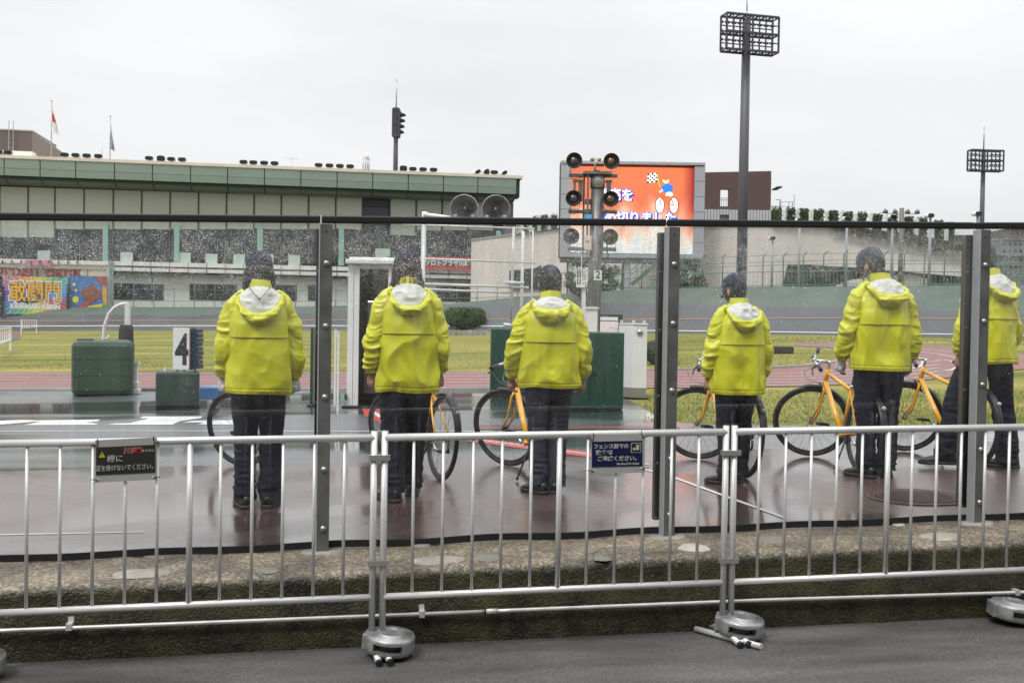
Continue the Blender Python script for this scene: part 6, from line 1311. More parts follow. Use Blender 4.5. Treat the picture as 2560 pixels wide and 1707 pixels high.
gb(63, 132, 650, 664, -.08, 0, 'pink_panel', mat('faded_pink', (.55, .22, .28), .6)); gb(198, 264, 670, 690, .5, .6, 'cream_panel', mat('cream_band', (.66, .63, .52), .6)); gb(215, 217, 670, 691, .4, .5, 'yellow_pipe', mat('ochre_pipe', (.40, .26, .03), .5))
for x in np.arange(8, 200, 23.3): gb(x - 1.5, x + 1.5, 651, 660, -.35, -.1, 'spot_lamp', M_darkgrey)
put_text('lettering', 'Urban Bank', 2.1, Vector((yp(88, 677, Yg)[0], Yg + .5, yp(88, 677, Yg)[2])), (1, 0, 0), (0, 0, 1), mat('gothic_red', (.33, .015, .03), .5), gate, bold=.035, fit=yp(197, 677, Yg)[0] - yp(-32, 677, Yg)[0])
o, a, b, z0, z1 = bnr('banner', 'rainbow banner with large orange kanji at the left', 6, 170, 692, 786, rainbow(), Yg, group='banners on the stand')
hz = z1 - z0; cx_ = a + (b - a) * .50
for m_, bo, off in ((M_bwhite, .30, -.03), (M_bdark, .12, -.06), (mat('kanji_orange', (.78, .40, .02), .6), .045, -.09)): put_text('lettering', '敢闘門', 2.65, Vector((cx_, Yg + off, z0 + hz * .56)), (1, 0, 0), (0, 0, 1), m_, o, bold=bo, fit=(b - a) * .76)
put_text('lettering', 'KAWASAKI KEIRIN', .8, Vector((cx_, Yg - .03, z0 + hz * .20)), (1, 0, 0), (0, 0, 1), M_bwhite, o, bold=.05, fit=(b - a) * .75)
o, a, b, z0, z1 = bnr('banner', 'blue banner with red, yellow and green swirls right of the orange kanji', 174, 268, 691, 785, mat('banner_blue', (.05, .17, .42), .6, var=.15, vscale=.3), Yg + .02, group='banners on the stand')
def flat(pts, m, nm, off): mb = MB(); mb.poly([(a + (b - a) * u, 0, z0 + (z1 - z0) * v) for u, v in pts]) if False else mb.add([(a + (b - a) * u, Yg - off, z0 + (z1 - z0) * v) for u, v in pts], [tuple(range(len(pts)))]); return mb.build(nm, m, o)
flat([(0, 0), (1, 0), (1, .30), (.75, .26), (.4, .20), (0, .06)], M_byel, 'swirl', .03); flat([(.62, 0), (1, .12), (1, .46), (.86, .20)], mat('swirl_green', (.08, .32, .05), .6), 'swirl', .05)
flat([(0, .02), (.30, .26), (.58, .42), (.70, .38), (.42, .16), (.1, .02)], mat('swirl_red', (.36, .05, .05), .6), 'swirl', .06); flat([(.62, 1), (1, 1), (1, .62), (.86, .80)], mat('swirl_red', (.36, .05, .05), .6), 'swirl', .04)
flat([(1, .62), (1, .22), (.90, .30), (.86, .62), (.90, .78)], mat('swirl_orange', (.62, .34, .04), .6), 'swirl', .06); flat([(.30, .62), (.62, .80), (.86, .60), (.84, .44), (.56, .34), (.36, .42)], mat('swirl_brown', (.22, .08, .04), .6), 'swirl', .07)
for u, v, rr in ((.16, .38, .09), (.12, .78, .045), (.17, .62, .04)): flat([(u + rr * math.cos(t), v + rr * math.sin(t)) for t in np.linspace(0, 6.28, 15)[:-1]], M_byel, 'disc', .05)
gb(168.5, 175, 712, 792, -.4, .0, 'gate_post', M_rubber); gb(3, 9, 715, 792, -.4, 0, 'gate_post', M_rubber)

# things on the stand's roof
def rq(x, y, Y=YS - 1.5): return yp(x, y, Y)
roofz = zr(413, 640, YS - 3.1)
fl = [(-28, 0), (5, 0), (28, 0), (167, 0), (195, 0), (222, 0), (251, 0), (377, 0), (406, 1), (432, 0), (459, 0), (611, 0), (635, 0), (662, 0), (688, 0), (797, 0), (824, 0), (850, 0), (875, 0), (1007, 1), (1031, 0), (1056, 0), (1082, 0), (1192, 2), (1214, 3), (1233, 0), (1258, 2)]
def make_flood(big):
    o = bpy.data.objects.new('floodlight', None); COL.objects.link(o); w_, h_ = .56, .28 * (1.5 if big else 1); A = np.zeros((4, 20, 3))
    for i, (kk, yy) in enumerate(((.7, .5), (1.0, .25), (1.0, -.22), (.98, -.26))):
        for j in range(20):
            t = 2 * math.pi * j / 20; A[i, j] = (w_ * kk * np.sign(math.cos(t)) * abs(math.cos(t)) ** .6, yy, .42 + h_ * kk * np.sign(math.sin(t)) * abs(math.sin(t)) ** .7)
    MB().grid(A, closed=True, flip=True).build('housing', M_band, o, local=True)
    mb = MB(); mb.v = [tuple(p) for p in A[3] * [.97, 1, .95] + [0, -.005, .02 * 0]]; mb.f = [tuple(range(20))]; mb.sm = [False]; mb.build('glass', mat('dark_lamp_glass', (.012, .018, .016), .15), o, local=True)
    mb = MB(); mb.box(-.05, .05, -.05, .15, -.3, .25); mb.build('bracket', mat('rusty_bracket', (.30, .20, .11), .7, var=.4, vscale=3), o, local=True); return o
names = ['first', 'second', 'third', 'fourth', 'fifth', 'sixth', 'seventh']
grp_of = [0, 0, 0, 1, 1, 1, 1, 2, 2, 2, 2, 3, 3, 3, 3, 4, 4, 4, 4, 5, 5, 5, 5, 6, 6, 6, 6]; pos_of = []
ordn = ['leftmost', 'second', 'third', 'rightmost']
protos = {0: make_flood(False), 1: make_flood(True)}; used = set(); cnt = {}
for i, (x, kd) in enumerate(fl):
    big = 1 if kd in (1, 3) else 0; src = protos[big]
    if big in used:
        o = src.copy(); COL.objects.link(o)
        for ch in src.children: c = ch.copy(); COL.objects.link(c); c.parent = o
    else: o = src; used.add(big)
    o.location = (rq(x, 400)[0], YS - 2.6, roofz - .02); o.rotation_euler = (0, R(-22) if kd >= 2 else 0, R(random.uniform(-8, 8) + (25 if kd >= 2 else 0)))
    gI = grp_of[i]; pI = cnt.get(gI, 0); cnt[gI] = pI + 1; pn_ = ordn[min(pI + (1 if gI == 0 else 0) * 0, 3)]
    tag(o, '%s lamp in the %s cluster from the left on the stand roof' % (pn_ if not (gI == 0 and pI == 2) else 'rightmost', names[gI]), 'floodlight', 'floodlights along the stand roof')
def rooftop(name, label, cat, x, y, Y): P = yp(x, y, Y); return thing(name, label, cat, (P[0], Y, roofz - .05)), P
# brown plant room and ladder
Yp_ = YS + 20; o, P = rooftop('plant_room', 'brown metal plant room on the stand roof at the far left', 'building', 40, 380, Yp_)
a, b, c = yp(-120, 328, Yp_), yp(80, 327, Yp_), yp(105, 356, Yp_ + 22); zt = yp(40, 327.5, Yp_)[2]
MB().box(a[0], b[0], Yp_, Yp_ + 14, roofz - 1, zt).build('walls', mat('brown_ribbed_metal', (.125, .098, .085), .6, var=.15, vscale=1.2, stretch=(6, 1, .05)), o); MB().box(a[0], b[0] + .1, Yp_ - .1, Yp_ + 14.1, zt, zt + .2).build('coping', mat('pale_coping', (.35, .33, .30), .6), o)
mb = MB(); mb.hexa([(b[0] + .01, Yp_, roofz - 1), (b[0] + 2.8, Yp_ + 8, roofz - 1), (b[0] + 2.8, Yp_ + 10, roofz - 1), (b[0] + .01, Yp_ + 10, roofz - 1)], [(b[0] + .01, Yp_, zt), (b[0] + 2.8, Yp_ + 8, zt - 2.1), (b[0] + 2.8, Yp_ + 10, zt - 2.1), (b[0] + .01, Yp_ + 10, zt)]); mb.build('side_wall', mat('pale_brown_metal', (.22, .185, .165), .6), o)
o, P = rooftop('ladder', 'thin steel ladder standing on the brown plant room at the left', 'ladder', 27, 380, Yp_ - .5)
for x in (22, 33): a = yp(x, 340, Yp_ - .5); MB().box(a[0] - .05, a[0] + .05, Yp_ - .5, Yp_ - .42, roofz, yp(27, 302, Yp_ - .5)[2]).build('stile', M_steel, o)
a, b = yp(22, 340, Yp_ - .5)[0], yp(33, 340, Yp_ - .5)[0]
for i in range(7): z_ = roofz + .6 + i * .75; MB().box(a, b, Yp_ - .48, Yp_ - .44, z_, z_ + .05).build('rung', M_steel, o)
o, P = rooftop('roof_vent', 'low white ventilation box on the stand roof before the plant room', 'vent', 48, 380, YS + 8)
a, b = yp(14, 380, YS + 8)[0], yp(81, 380, YS + 8)[0]; MB().box(a, b, YS + 8, YS + 10, roofz, yp(48, 378, YS + 8)[2]).build('casing', M_band, o)
def flagpole(x, ytop, label, col, cloth_col, yt, yb, dxp):
    Y = YS + 6; P = yp(x, 395, Y); T_ = yp(x + 1.5, ytop, Y); o = thing('flagpole', label, 'flagpole', (P[0], Y, roofz)); MB().tube([(P[0], Y, roofz - .2), (P[0], Y, T_[2])], .075, 6).build('pole', M_steel, o); MB().ico((P[0], Y, T_[2] + .1), .13, n=8, m=6).build('finial', M_steel, o)
    z1, z0 = yp(x, yt, Y)[2], yp(x, yb, Y)[2]; fgt = thing('flag', cloth_col[0], 'flag', (P[0], Y, z1)); A = np.zeros((14, 8, 3))
    for i, t in enumerate(np.linspace(0, 1, 14)):
        for j, u in enumerate(np.linspace(0, 1, 8)): wd = (.15 + 1.25 * t) * (1 - .2 * t); A[i, j] = (P[0] + .06 + u * wd * dxp * (.35 + .65 * t), Y - .15 + .28 * math.sin(u * 7 + t * 3), z1 + (z0 - z1) * (t * .88 + .12 * u * t))
    MB().grid(A).build('cloth', cloth_col[1], fgt); 
    if cloth_col[2]: B_ = A[4:9, 2:7] + [0, -.06, 0]; MB().grid(B_).build('disc', cloth_col[2], fgt)
flagpole(128, 254, 'tall flagpole on the stand roof carrying the white and red flag', None, ('limp white flag with a red disc hanging from the left flagpole', mat('flag_white', (.72, .70, .66), .7), mat('flag_red', (.55, .03, .05), .7)), 262, 338, 1)
flagpole(275, 292, 'shorter flagpole on the stand roof carrying the blue and white flag', None, ('limp blue and white flag hanging from the shorter flagpole', mat('flag_blue', (.16, .16, .28), .7, col2=(.5, .5, .55), vscale=1.5), None), 312, 380, .6)
o, P = rooftop('rod_antenna', 'thin rod standing on the stand roof left of the shorter flagpole', 'antenna', 255, 385, YS + 5); MB().tube([(P[0], YS + 5, roofz), (P[0], YS + 5, yp(255, 354, YS + 5)[2])], .04, 5).build('rod', M_steel, o)
o, P = rooftop('television_antenna', 'small television antenna on the middle of the stand roof', 'antenna', 730, 405, YS + 5); zt = yp(730, 395, YS + 5)[2]; MB().tube([(P[0], YS + 5, roofz), (P[0], YS + 5, zt)], .035, 5).build('mast', M_steel, o); MB().tube([(P[0] - 1.2, YS + 5, zt - .0), (P[0] + .8, YS + 5, zt - .2)], .03, 5).build('boom', M_steel, o)
for dx in (-1.1, -.5, .1, .7): MB().tube([(P[0] + dx, YS + 4.7, zt - .1), (P[0] + dx, YS + 5.3, zt - .1 + .25)], .02, 4).build('element', M_steel, o)
o, P = rooftop('roof_relay', 'cluster of pale poles with a small dish on the stand roof', 'antenna', 916, 410, YS + 5)
for x, yt in ((908, 394), (914, 390), (919, 388), (923, 395)): a = yp(x, yt, YS + 5); MB().tube([(a[0], YS + 5, roofz), (a[0], YS + 5, a[2])], .10, 6).build('pole', M_steel, o)
a = yp(917, 389, YS + 5); MB().ico((a[0], YS + 4.8, a[2]), (.3, .15, .35), n=10, m=6).build('dish', M_band, o)

# ================================================================== video screen
ZS = 100.0; o, f, s = site('video_screen', 'large lit video screen with orange picture and blue-white Japanese text', 'screen', 1577, 735, Z=ZS)
M_clad = mat('grey_cladding', (.36, .37, .40), .45, var=.05, vscale=.3)
def ledmat():
    m = bpy.data.materials.new('led_picture'); m.use_nodes = True; t = m.node_tree; n = t.nodes.new; l = t.links.new; bs = t.nodes['Principled BSDF']
    tcn = n('ShaderNodeTexCoord'); sp = n('ShaderNodeSeparateXYZ'); l(tcn.outputs['Generated'], sp.inputs[0]); mpn = n('ShaderNodeMapping'); mpn.inputs['Rotation'].default_value = (0, R(-40), 0); mpn.inputs['Scale'].default_value = (5, 1, 1.6); l(tcn.outputs['Generated'], mpn.inputs[0])
    z = n('ShaderNodeTexNoise'); z.inputs['Scale'].default_value = 1.6; z.inputs['Detail'].default_value = 4; l(mpn.outputs[0], z.inputs[0])
    ad = n('ShaderNodeMath'); ad.operation = 'MULTIPLY_ADD'; ad.inputs[1].default_value = .85; l(z.outputs[0], ad.inputs[0]); sb = n('ShaderNodeMath'); sb.operation = 'SUBTRACT'; sb.inputs[1].default_value = .20; l(sp.outputs[2], sb.inputs[0]); l(sb.outputs[0], ad.inputs[2])
    cr = n('ShaderNodeValToRGB'); e = cr.color_ramp.elements; e[0].position = .25; e[0].color = (.85, .95, .92, 1); e[1].position = 1.0; e[1].color = (.93, .20, .07, 1)
    for p_, c_ in ((.42, (.95, .88, .78)), (.55, (.98, .62, .45)), (.72, (.95, .30, .14)), (.86, (.88, .17, .07))): k = e.new(p_); k.color = (*c_, 1)
    l(ad.outputs[0], cr.inputs[0])
    ed = n('ShaderNodeMapRange'); ed.inputs[1].default_value = .90; ed.inputs[2].default_value = 1.0; l(sp.outputs[0], ed.inputs[0]); mz = n('ShaderNodeMath'); mz.operation = 'MULTIPLY'; l(ed.outputs[0], mz.inputs[0]); hz_ = n('ShaderNodeMapRange'); hz_.inputs[1].default_value = .2; hz_.inputs[2].default_value = .6; l(sp.outputs[2], hz_.inputs[0]); l(hz_.outputs[0], mz.inputs[1])
    mx_ = n('ShaderNodeMix'); mx_.data_type = 'RGBA'; l(mz.outputs[0], mx_.inputs[0]); l(cr.outputs[0], mx_.inputs[6]); mx_.inputs[7].default_value = (.35, .01, .01, 1)
    bs.inputs['Base Color'].default_value = (.01, .01, .01, 1); l(mx_.outputs[2], bs.inputs['Emission Color']); bs.inputs['Emission Strength'].default_value = .92; return m
fbox(MB(), f, 1397, 1757, 405, 645, .6, 3).build('body', M_darkgrey, o, local=True)
fbox(MB(), f, 1425, 1730, 418, 633, .25, .6).build('led_face', ledmat(), o, local=True)
for i in range(6): y0, y1 = 412 + i * 38.2, 412 + (i + 1) * 38.2 - 1; fbox(MB(), f, 1398, 1424, y0, y1, 0, .6).build('cladding_panel', M_clad, o, local=True); fbox(MB(), f, 1731, 1757, y0 + 2, y1 + 2, 0, .6).build('cladding_panel', M_clad, o, local=True)
for x0, x1 in ((1398, 1487), (1488, 1576), (1577, 1666), (1667, 1757)): fbox(MB(), f, x0, x1, 405.5, 412, -.1, 3).build('coping', M_clad, o, local=True); fbox(MB(), f, x0, x1, 636, 645, -.05, .6).build('sill', M_clad, o, local=True)
fbox(MB(), f, 1400, 1752, 647, 656, .3, 2.4).build('beam', mat('steel_beam', (.20, .20, .20), .5, var=.1), o, local=True)
for x in (1424, 1565, 1720): fbox(MB(), f, x - 4, x + 12, 656, 738, .5, 2).build('column', mat('pale_column', (.42, .44, .47), .5), o, local=True); fbox(MB(), f, x - 6, x - 4, 656, 738, .6, 1.9).build('column_flange', M_mull, o, local=True)
M_ledw = mat('led_white', (.95, .97, 1.0), .5, emit=.95); M_ledb = mat('led_blue', (.03, .09, .75), .5, emit=.8); M_ledd = mat('led_navy', (.01, .02, .25), .5, emit=.6)
def led(body, x, y, size, fit):
    for m_, bo, off, d_ in ((M_ledd, .085, -.02, .10), (M_ledb, .09, -.04, 0), (M_ledw, .022, -.06, 0)):
        p = f(x, y); put_text('lettering', body, size, Vector((p[0] + d_, .25 + off, p[1] - d_)), (1, 0, 0), (0, 0, 1), m_, o, bold=bo, local=True, fit=fit * s)
led('発売を', 1533, 490, 1.25, 90); led('締め切りました。', 1598, 545, 1.12, 220)
p = f(1625, 446)
for r_ in range(5):
    for c_ in range(5): mb = MB(); x_, z_ = p[0] - .45 + c_ * .19 + r_ * .01, p[1] - .45 + r_ * .18 + c_ * .025; mb.add([(x_, .2, z_), (x_ + .19, .2, z_ + .02), (x_ + .19, .2, z_ + .2), (x_, .2, z_ + .18)], [(0, 1, 2, 3)]); mb.build('flag_check', M_ledw if (r_ + c_) % 2 else mat('led_black', (.0, .0, .0), .6), o, local=True)
mb = MB(); a, b = f(1636, 432), f(1645, 466); mb.bar((a[0], .2, a[1]), (b[0], .2, b[1]), .06); mb.build('flag_stick', mat('led_green', (.1, .7, .1), .5, emit=.6), o, local=True)
# plain bicycle drawing on the screen
M_lr = mat('led_red', (.85, .12, .03), .5, emit=.8); M_lk = mat('led_black', (0, 0, 0), .6)
for x in (1646, 1681):
    c = f(x, 512); mb = MB(); mb.add([(c[0] + .42 * math.cos(t), .2, c[1] + .76 * math.sin(t)) for t in np.linspace(0, 6.28, 25)[:-1]], [tuple(range(24))]); mb.build('picture_wheel', M_ledw, o, local=True)
    mb = MB(); mb.tube([(c[0] + .42 * math.cos(t), .19, c[1] + .76 * math.sin(t)) for t in np.linspace(0, 6.2832, 25)[:-1]], .04, 5, closed=True); mb.build('picture_tyre', M_lk, o, local=True)
for P in (((1646, 512), (1651, 484)), ((1651, 486), (1666, 508)), ((1666, 508), (1681, 512)), ((1652, 489), (1673, 491)), ((1673, 491), (1681, 512)), ((1673, 491), (1666, 508)), ((1640, 480), (1653, 484))): mb = MB(); a, b = f(*P[0]), f(*P[1]); mb.bar((a[0], .18, a[1]), (b[0], .18, b[1]), .11); mb.build('picture_frame', M_lr, o, local=True)
def disc(x, y, rx, ry, m, y_): c = f(x, y); mb = MB(); mb.add([(c[0] + rx * s * math.cos(t), y_, c[1] + ry * s * math.sin(t)) for t in np.linspace(0, 6.28, 21)[:-1]], [tuple(range(20))]); mb.build('picture_rider', m, o, local=True)
disc(1664, 470, 15, 12, mat('led_royal', (.02, .15, .65), .5, emit=.8), .17); disc(1660, 449, 8.5, 9, mat('led_tan', (.95, .62, .38), .5, emit=.8), .16); disc(1660, 444, 9.5, 6, M_lr, .15); disc(1669, 485, 9, 6, M_ledw, .16)
mb = MB(); a, b = f(1652, 474), f(1644, 481); mb.bar((a[0], .15, a[1]), (b[0], .15, b[1]), .16); mb.build('picture_rider', mat('led_tan', (.95, .62, .38)), o, local=True)

# stairs and landing under the screen
o, f, s = site('steel_stairs', 'green steel stairs and landing under the video screen', 'stairs', 1600, 738, Z=94)
mb = MB(); a, b = f(1578, 712), f(1640, 658); mb.bar((a[0], 0, a[1]), (b[0], 0, b[1]), .34); mb.build('stringer', mat('weathered_green_steel', (.12, .16, .14), .6, var=.2), o, local=True)
for P in (((1574, 688), (1632, 646)), ((1574, 676), (1612, 650)), ((1526, 688), (1560, 688)), ((1526, 688), (1526, 722)), ((1545, 688), (1545, 722)), ((1558, 688), (1558, 722)), ((1574, 676), (1574, 722)), ((1590, 666), (1590, 690)), ((1612, 650), (1612, 678)), ((1520, 722), (1640, 719)), ((1520, 729), (1640, 726)), ((1530, 722), (1550, 738)), ((1592, 706), (1615, 735)), ((1632, 706), (1600, 738)), ((1620, 700), (1660, 697)), ((1640, 698), (1640, 720)), ((1656, 698), (1656, 720)), ((1648, 698), (1648, 720)), ((1632, 698), (1632, 720))): mb = MB(); a, b = f(*P[0]), f(*P[1]); mb.bar((a[0], -.2, a[1]), (b[0], -.2, b[1]), .07); mb.build('handrail', M_greenpost, o, local=True)
def bush(label, x, yb, wpx, hpx, Z, n, seed, size=.22, m=M_leaf2):
    o, f, s = site('bush', label, 'bush', x, yb, Z=Z); g = np.random.default_rng(seed); W, H = wpx * s / 2, hpx * s; pts = []; nr = []
    cl = [(g.normal(0, .45) * W, g.normal(0, .3) * W, g.uniform(.15, .95) * H) for _ in range(16)]
    for i in range(n): c = cl[i % 16]; v = Vector(g.normal(0, 1, 3)); v.normalize(); rr = g.uniform(.3, 1) * W * .42; pts.append((c[0] + v.x * rr, c[1] + v.y * rr, max(.1, c[2] + v.z * rr))); nr.append(v)
    mb = MB(); leaves(mb, pts, nr, size, g); mb.build('foliage', m, o, local=True); mb = MB()
    for c in cl[:6]: mb.tube([(0, 0, 0), (c[0] * .5, c[1] * .5, c[2] * .5), c], [.08, .05, .02], 5)
    mb.build('stems', mat('bark', (.06, .045, .03), .8), o, local=True)
bush('thin bush behind the light mast, left of the stairs', 1446, 742, 60, 95, 97, 2200, 11); bush('spreading bush just right of the light mast', 1512, 742, 70, 75, 96, 2200, 12); bush('loose bush below the right end of the video screen', 1690, 735, 90, 85, 96, 3000, 13); bush('low bush beside the right leg of the video screen', 1740, 732, 60, 45, 95, 1500, 14)

# ================================================================== curved stand on the right
M_beige = mat('beige_concrete', (.70, .645, .575), .75, col2=(.76, .70, .63), vscale=.12); M_post_w = mat('white_terrace_post', (.72, .72, .70), .6, var=.1, vscale=2)
WX = [1180, 1275, 1390, 1500, 1620, 1760, 1920, 2060, 2150, 2280, 2400, 2440]; WT = [600, 588, 573, 566, 562, 560, 559, 562, 572, 588, 610, 618]; WZ = [135, 128, 120, 114, 108, 104, 100, 97, 95, 93, 92, 92]
wp = lambda x, y, dz=0: dp(x, y, np.interp(x, WX, WZ) + dz)
cs = thing('curved_stand', 'beige curved stand behind the right bank, topped by ivy covered panels', 'grandstand', wp(1850, 760))
def wstrip(xs, top, bot, dz, nm, m, par=cs, thick=.6):
    A = []; 
    for x in xs:
        t = np.interp(x, *top) if not np.isscalar(top) else top; b_ = np.interp(x, *bot) if not np.isscalar(bot) else bot; pt, pb = wp(x, t, dz), wp(x, b_, dz); pb = np.array([pt[0], pt[1], pb[2]]); back = np.array([0, thick, 0]); A.append([pb, pt, pt + back, pb + back])
    A = np.array(A); mb = MB(); mb.grid(A, closed=True, smooth=False); n = len(A); mb.f += [(0, 1, 2, 3), tuple((n - 1) * 4 + q_ for q_ in (3, 2, 1, 0))]; mb.sm += [False] * 2; return mb.build(nm, m, par)
seg = [1180, 1275, 1330, 1390, 1450, 1520, 1590, 1660, 1730, 1800, 1870, 1925, 1990, 2060, 2130, 2200, 2270, 2340, 2410, 2440]
for a_, b_ in zip(seg[:-1], seg[1:]): wstrip([a_, b_ - .6], (WX, WT), 770, 0, 'wall_panel', M_beige)
wstrip(np.linspace(1180, 2440, 40), (WX, [y - 3 for y in WT]), (WX, [y + 1 for y in WT]), -.3, 'parapet', mat('grey_parapet', (.36, .35, .32), .7), thick=1)
def vine(x0, x1, yt, yb, seed, dz=-.5):
    g = np.random.default_rng(seed); a = wp(x0, yb, dz); b = wp(x1, yb, dz); z0, z1 = a[2], wp((x0 + x1) / 2, yt, dz)[2]; pts = []; nr = []
    n = int(520 * (x1 - x0) * (yb - yt) / 900)
    for i in range(n): t = g.random(); pts.append((a[0] + (b[0] - a[0]) * t, a[1] + (b[1] - a[1]) * t - g.uniform(0, .25), z0 + (z1 - z0) * g.random() ** .9 + g.normal(0, .08))); nr.append((0, -1, .4))
    mb = MB(); leaves(mb, pts, nr, .20, g, .5); vp_ = mb.build('vine_panel', M_leaf2, cs); mb = MB(); mb.box(a[0], b[0], a[1], a[1] + .3, z0, z1 - .1); mb.build('trellis', mat('dark_trellis', (.025, .035, .018), .8), vp_, local=True)
VX = [(1281, 1292), (1294, 1299), (1308, 1321), (1331, 1344), (1350, 1369), (1376, 1392), (1930, 1952), (1963, 1986), (1994, 2019), (2030, 2057), (2067, 2093), (2103, 2129), (2140, 2165), (2176, 2203), (2213, 2241), (2256, 2280), (2289, 2315), (2330, 2354), (2362, 2383)]
VT = ([1281, 1290, 1306, 1331, 1350, 1392, 1930, 1990, 2030, 2070, 2110, 2190, 2256, 2300, 2362, 2390], [553, 552, 549, 544, 539, 537, 522, 522, 525, 528, 531, 537, 542, 547, 556, 562])
for i, (x0, x1) in enumerate(VX): vine(x0, x1, np.interp((x0 + x1) / 2, *VT), np.interp((x0 + x1) / 2, WX, WT) + 1, 200 + i)
xs_v = [v_ for p_ in VX for v_ in p_]
for (a0, a1), (b0, b1) in zip(VX[:-1], VX[1:]):
    if b0 - a1 > 60: continue
    xm = (a1 + b0) / 2
    for dx in (-2.6, 2.6):
        x = xm + dx; pb, pt = wp(x, np.interp(x, WX, WT), -.3), wp(x, np.interp(x, *VT) + 2, -.3); MB().box(pb[0] - .09, pb[0] + .09, pb[1] - .5, pb[1] - .4, pb[2], pt[2]).build('terrace_post', M_post_w, cs)
    for fy in (.2, .5, .8):
        yy = np.interp(xm, *VT) * (1 - fy) + np.interp(xm, WX, WT) * fy; a = wp(xm - 2.6, yy, -.35); b = wp(xm + 2.6, yy, -.35); MB().box(a[0], b[0], a[1], a[1] + .08, a[2], a[2] + .10).build('terrace_rail', M_post_w, cs)
# dark sheets set before the wall, standing in for the shadow low on it
mb = MB(); P = [wp(x, y, -.6) for x, y in ((1960, 722), (1975, 660), (2130, 668), (2270, 680), (2410, 692), (2410, 725))]; n = len(P); mb.add(P + [p + [0, .5, 0] for p in P], [tuple(range(n))[::-1]] + [(i, (i + 1) % n, n + (i + 1) % n, n + i) for i in range(n)]); mb.build('shadow_sheet', mat('painted_wall_shadow', (.035, .042, .035), .8, var=.5, vscale=1.5), cs)
mb = MB(); P = [wp(x, y, -.6) for x, y in ((1275, 722), (1275, 676), (1340, 670), (1353, 663), (1353, 672), (1345, 722))]; n = len(P); mb.add(P + [p + [0, .5, 0] for p in P], [tuple(range(n))[::-1]] + [(i, (i + 1) % n, n + (i + 1) % n, n + i) for i in range(n)]); mb.build('shadow_sheet', mat('painted_wall_shadow', (.035, .042, .035), .8), cs)
g = np.random.default_rng(33); pts = []; nr = []
for i in range(2600):
    x = g.uniform(2080, 2430); yt = np.interp(x, WX, WT); p = wp(x, yt + abs(g.normal(0, 4)) * (1 + (x - 2080) / 200), -.7); pts.append(tuple(p)); nr.append((0, -1, .3))
mb = MB(); leaves(mb, pts, nr, .30, g, .7); o = mb.build('hanging_creeper', mat('dry_creeper_leaf', (.11, .11, .085), .8, col2=(.20, .19, .15), vscale=1), cs); o['kind'] = 'stuff'
# brown block and ribbed grey storey to the right of the screen
Zb = 110; o, f, s = site('brown_block', 'brown rooftop block with a square opening right of the video screen', 'building', 1850, 562, Z=Zb)
M_brown = mat('brown_cladding', (.095, .058, .052), .6, var=.05, vscale=.4); M_rib = mat('grey_ribbed_metal', (.42, .43, .43), .5)
zt = lambda x: f(x, 433 - (x - 1757) * .036)[1]
for x0, x1, yt, yb in ((1740, 1799.5, None, 525), (1822, 1925, None, 525), (1799.5, 1822, None, 474), (1799.5, 1822, 517, 525)):
    a, b = f(x0, yb), f(x1, yb); mb = MB(); z0 = a[1]; za, zb = (zt(x0), zt(x1)) if yt is None else (f(0, yt)[1],) * 2
    mb.hexa([(a[0], 0, z0), (b[0], 0, z0), (b[0], .8, z0), (a[0], .8, z0)], [(a[0], 0, za), (b[0], 0, zb), (b[0], .8, zb), (a[0], .8, za)]); mb.build('wall', M_brown, o, local=True)
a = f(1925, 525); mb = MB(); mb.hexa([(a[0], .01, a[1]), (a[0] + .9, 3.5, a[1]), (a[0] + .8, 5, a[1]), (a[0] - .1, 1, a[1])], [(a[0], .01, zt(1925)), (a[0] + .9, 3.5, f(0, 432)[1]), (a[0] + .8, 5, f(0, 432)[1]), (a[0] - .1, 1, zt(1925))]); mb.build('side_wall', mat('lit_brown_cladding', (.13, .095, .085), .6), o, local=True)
for y in (495, 500, 516): fbox(MB(), f, 1799.5, 1822, y, y + 1, .3, .35).build('opening_rail', M_darkgrey, o, local=True)
for x in (1804, 1810, 1816): fbox(MB(), f, x - .4, x + .4, 495, 517, .3, .35).build('opening_rail', M_darkgrey, o, local=True)
for i in range(24):
    x = 1745 + i * 7.6
    if 1795 < x < 1815: fbox(MB(), f, x + .6, x + 7, 525, 538, -.2, .6).build('ribbed_panel', M_rib, o, local=True); continue
    fbox(MB(), f, x + .6, x + 7, 525.5, 566, -.2, .6).build('ribbed_panel', M_rib, o, local=True)
fbox(MB(), f, 1745, 1928, 526, 566, .1, .5).build('storey_core', mat('dark_rib_gap', (.20, .21, .21), .6), o, local=True)
fbox(MB(), f, 1945, 1957, 463, 466, .5, 3).build('canopy', M_darkgrey, o, local=True)
for x0, x1, y0, y1 in ((1922, 1955, 511, 512.5), (1954, 1956, 495, 525), (1944, 1956, 494.5, 496), (1957, 1987, 500, 501), (1986, 1987.5, 499, 526), (1957, 1958, 500, 526), (1977, 1978, 499, 526), (1957, 1987, 511, 512), (1990.4, 1991.4, 482, 526)): fbox(MB(), f, x0, x1, y0, y1, 1, 1.1).build('roof_railing', mat('grey_rail', (.3, .3, .3), .5), o, local=True)
for i in range(12): fbox(MB(), f, 1923 + i * 2.6, 1923.7 + i * 2.6, 511, 525, 1, 1.05).build('roof_railing', mat('grey_rail', (.3, .3, .3), .5), o, local=True)

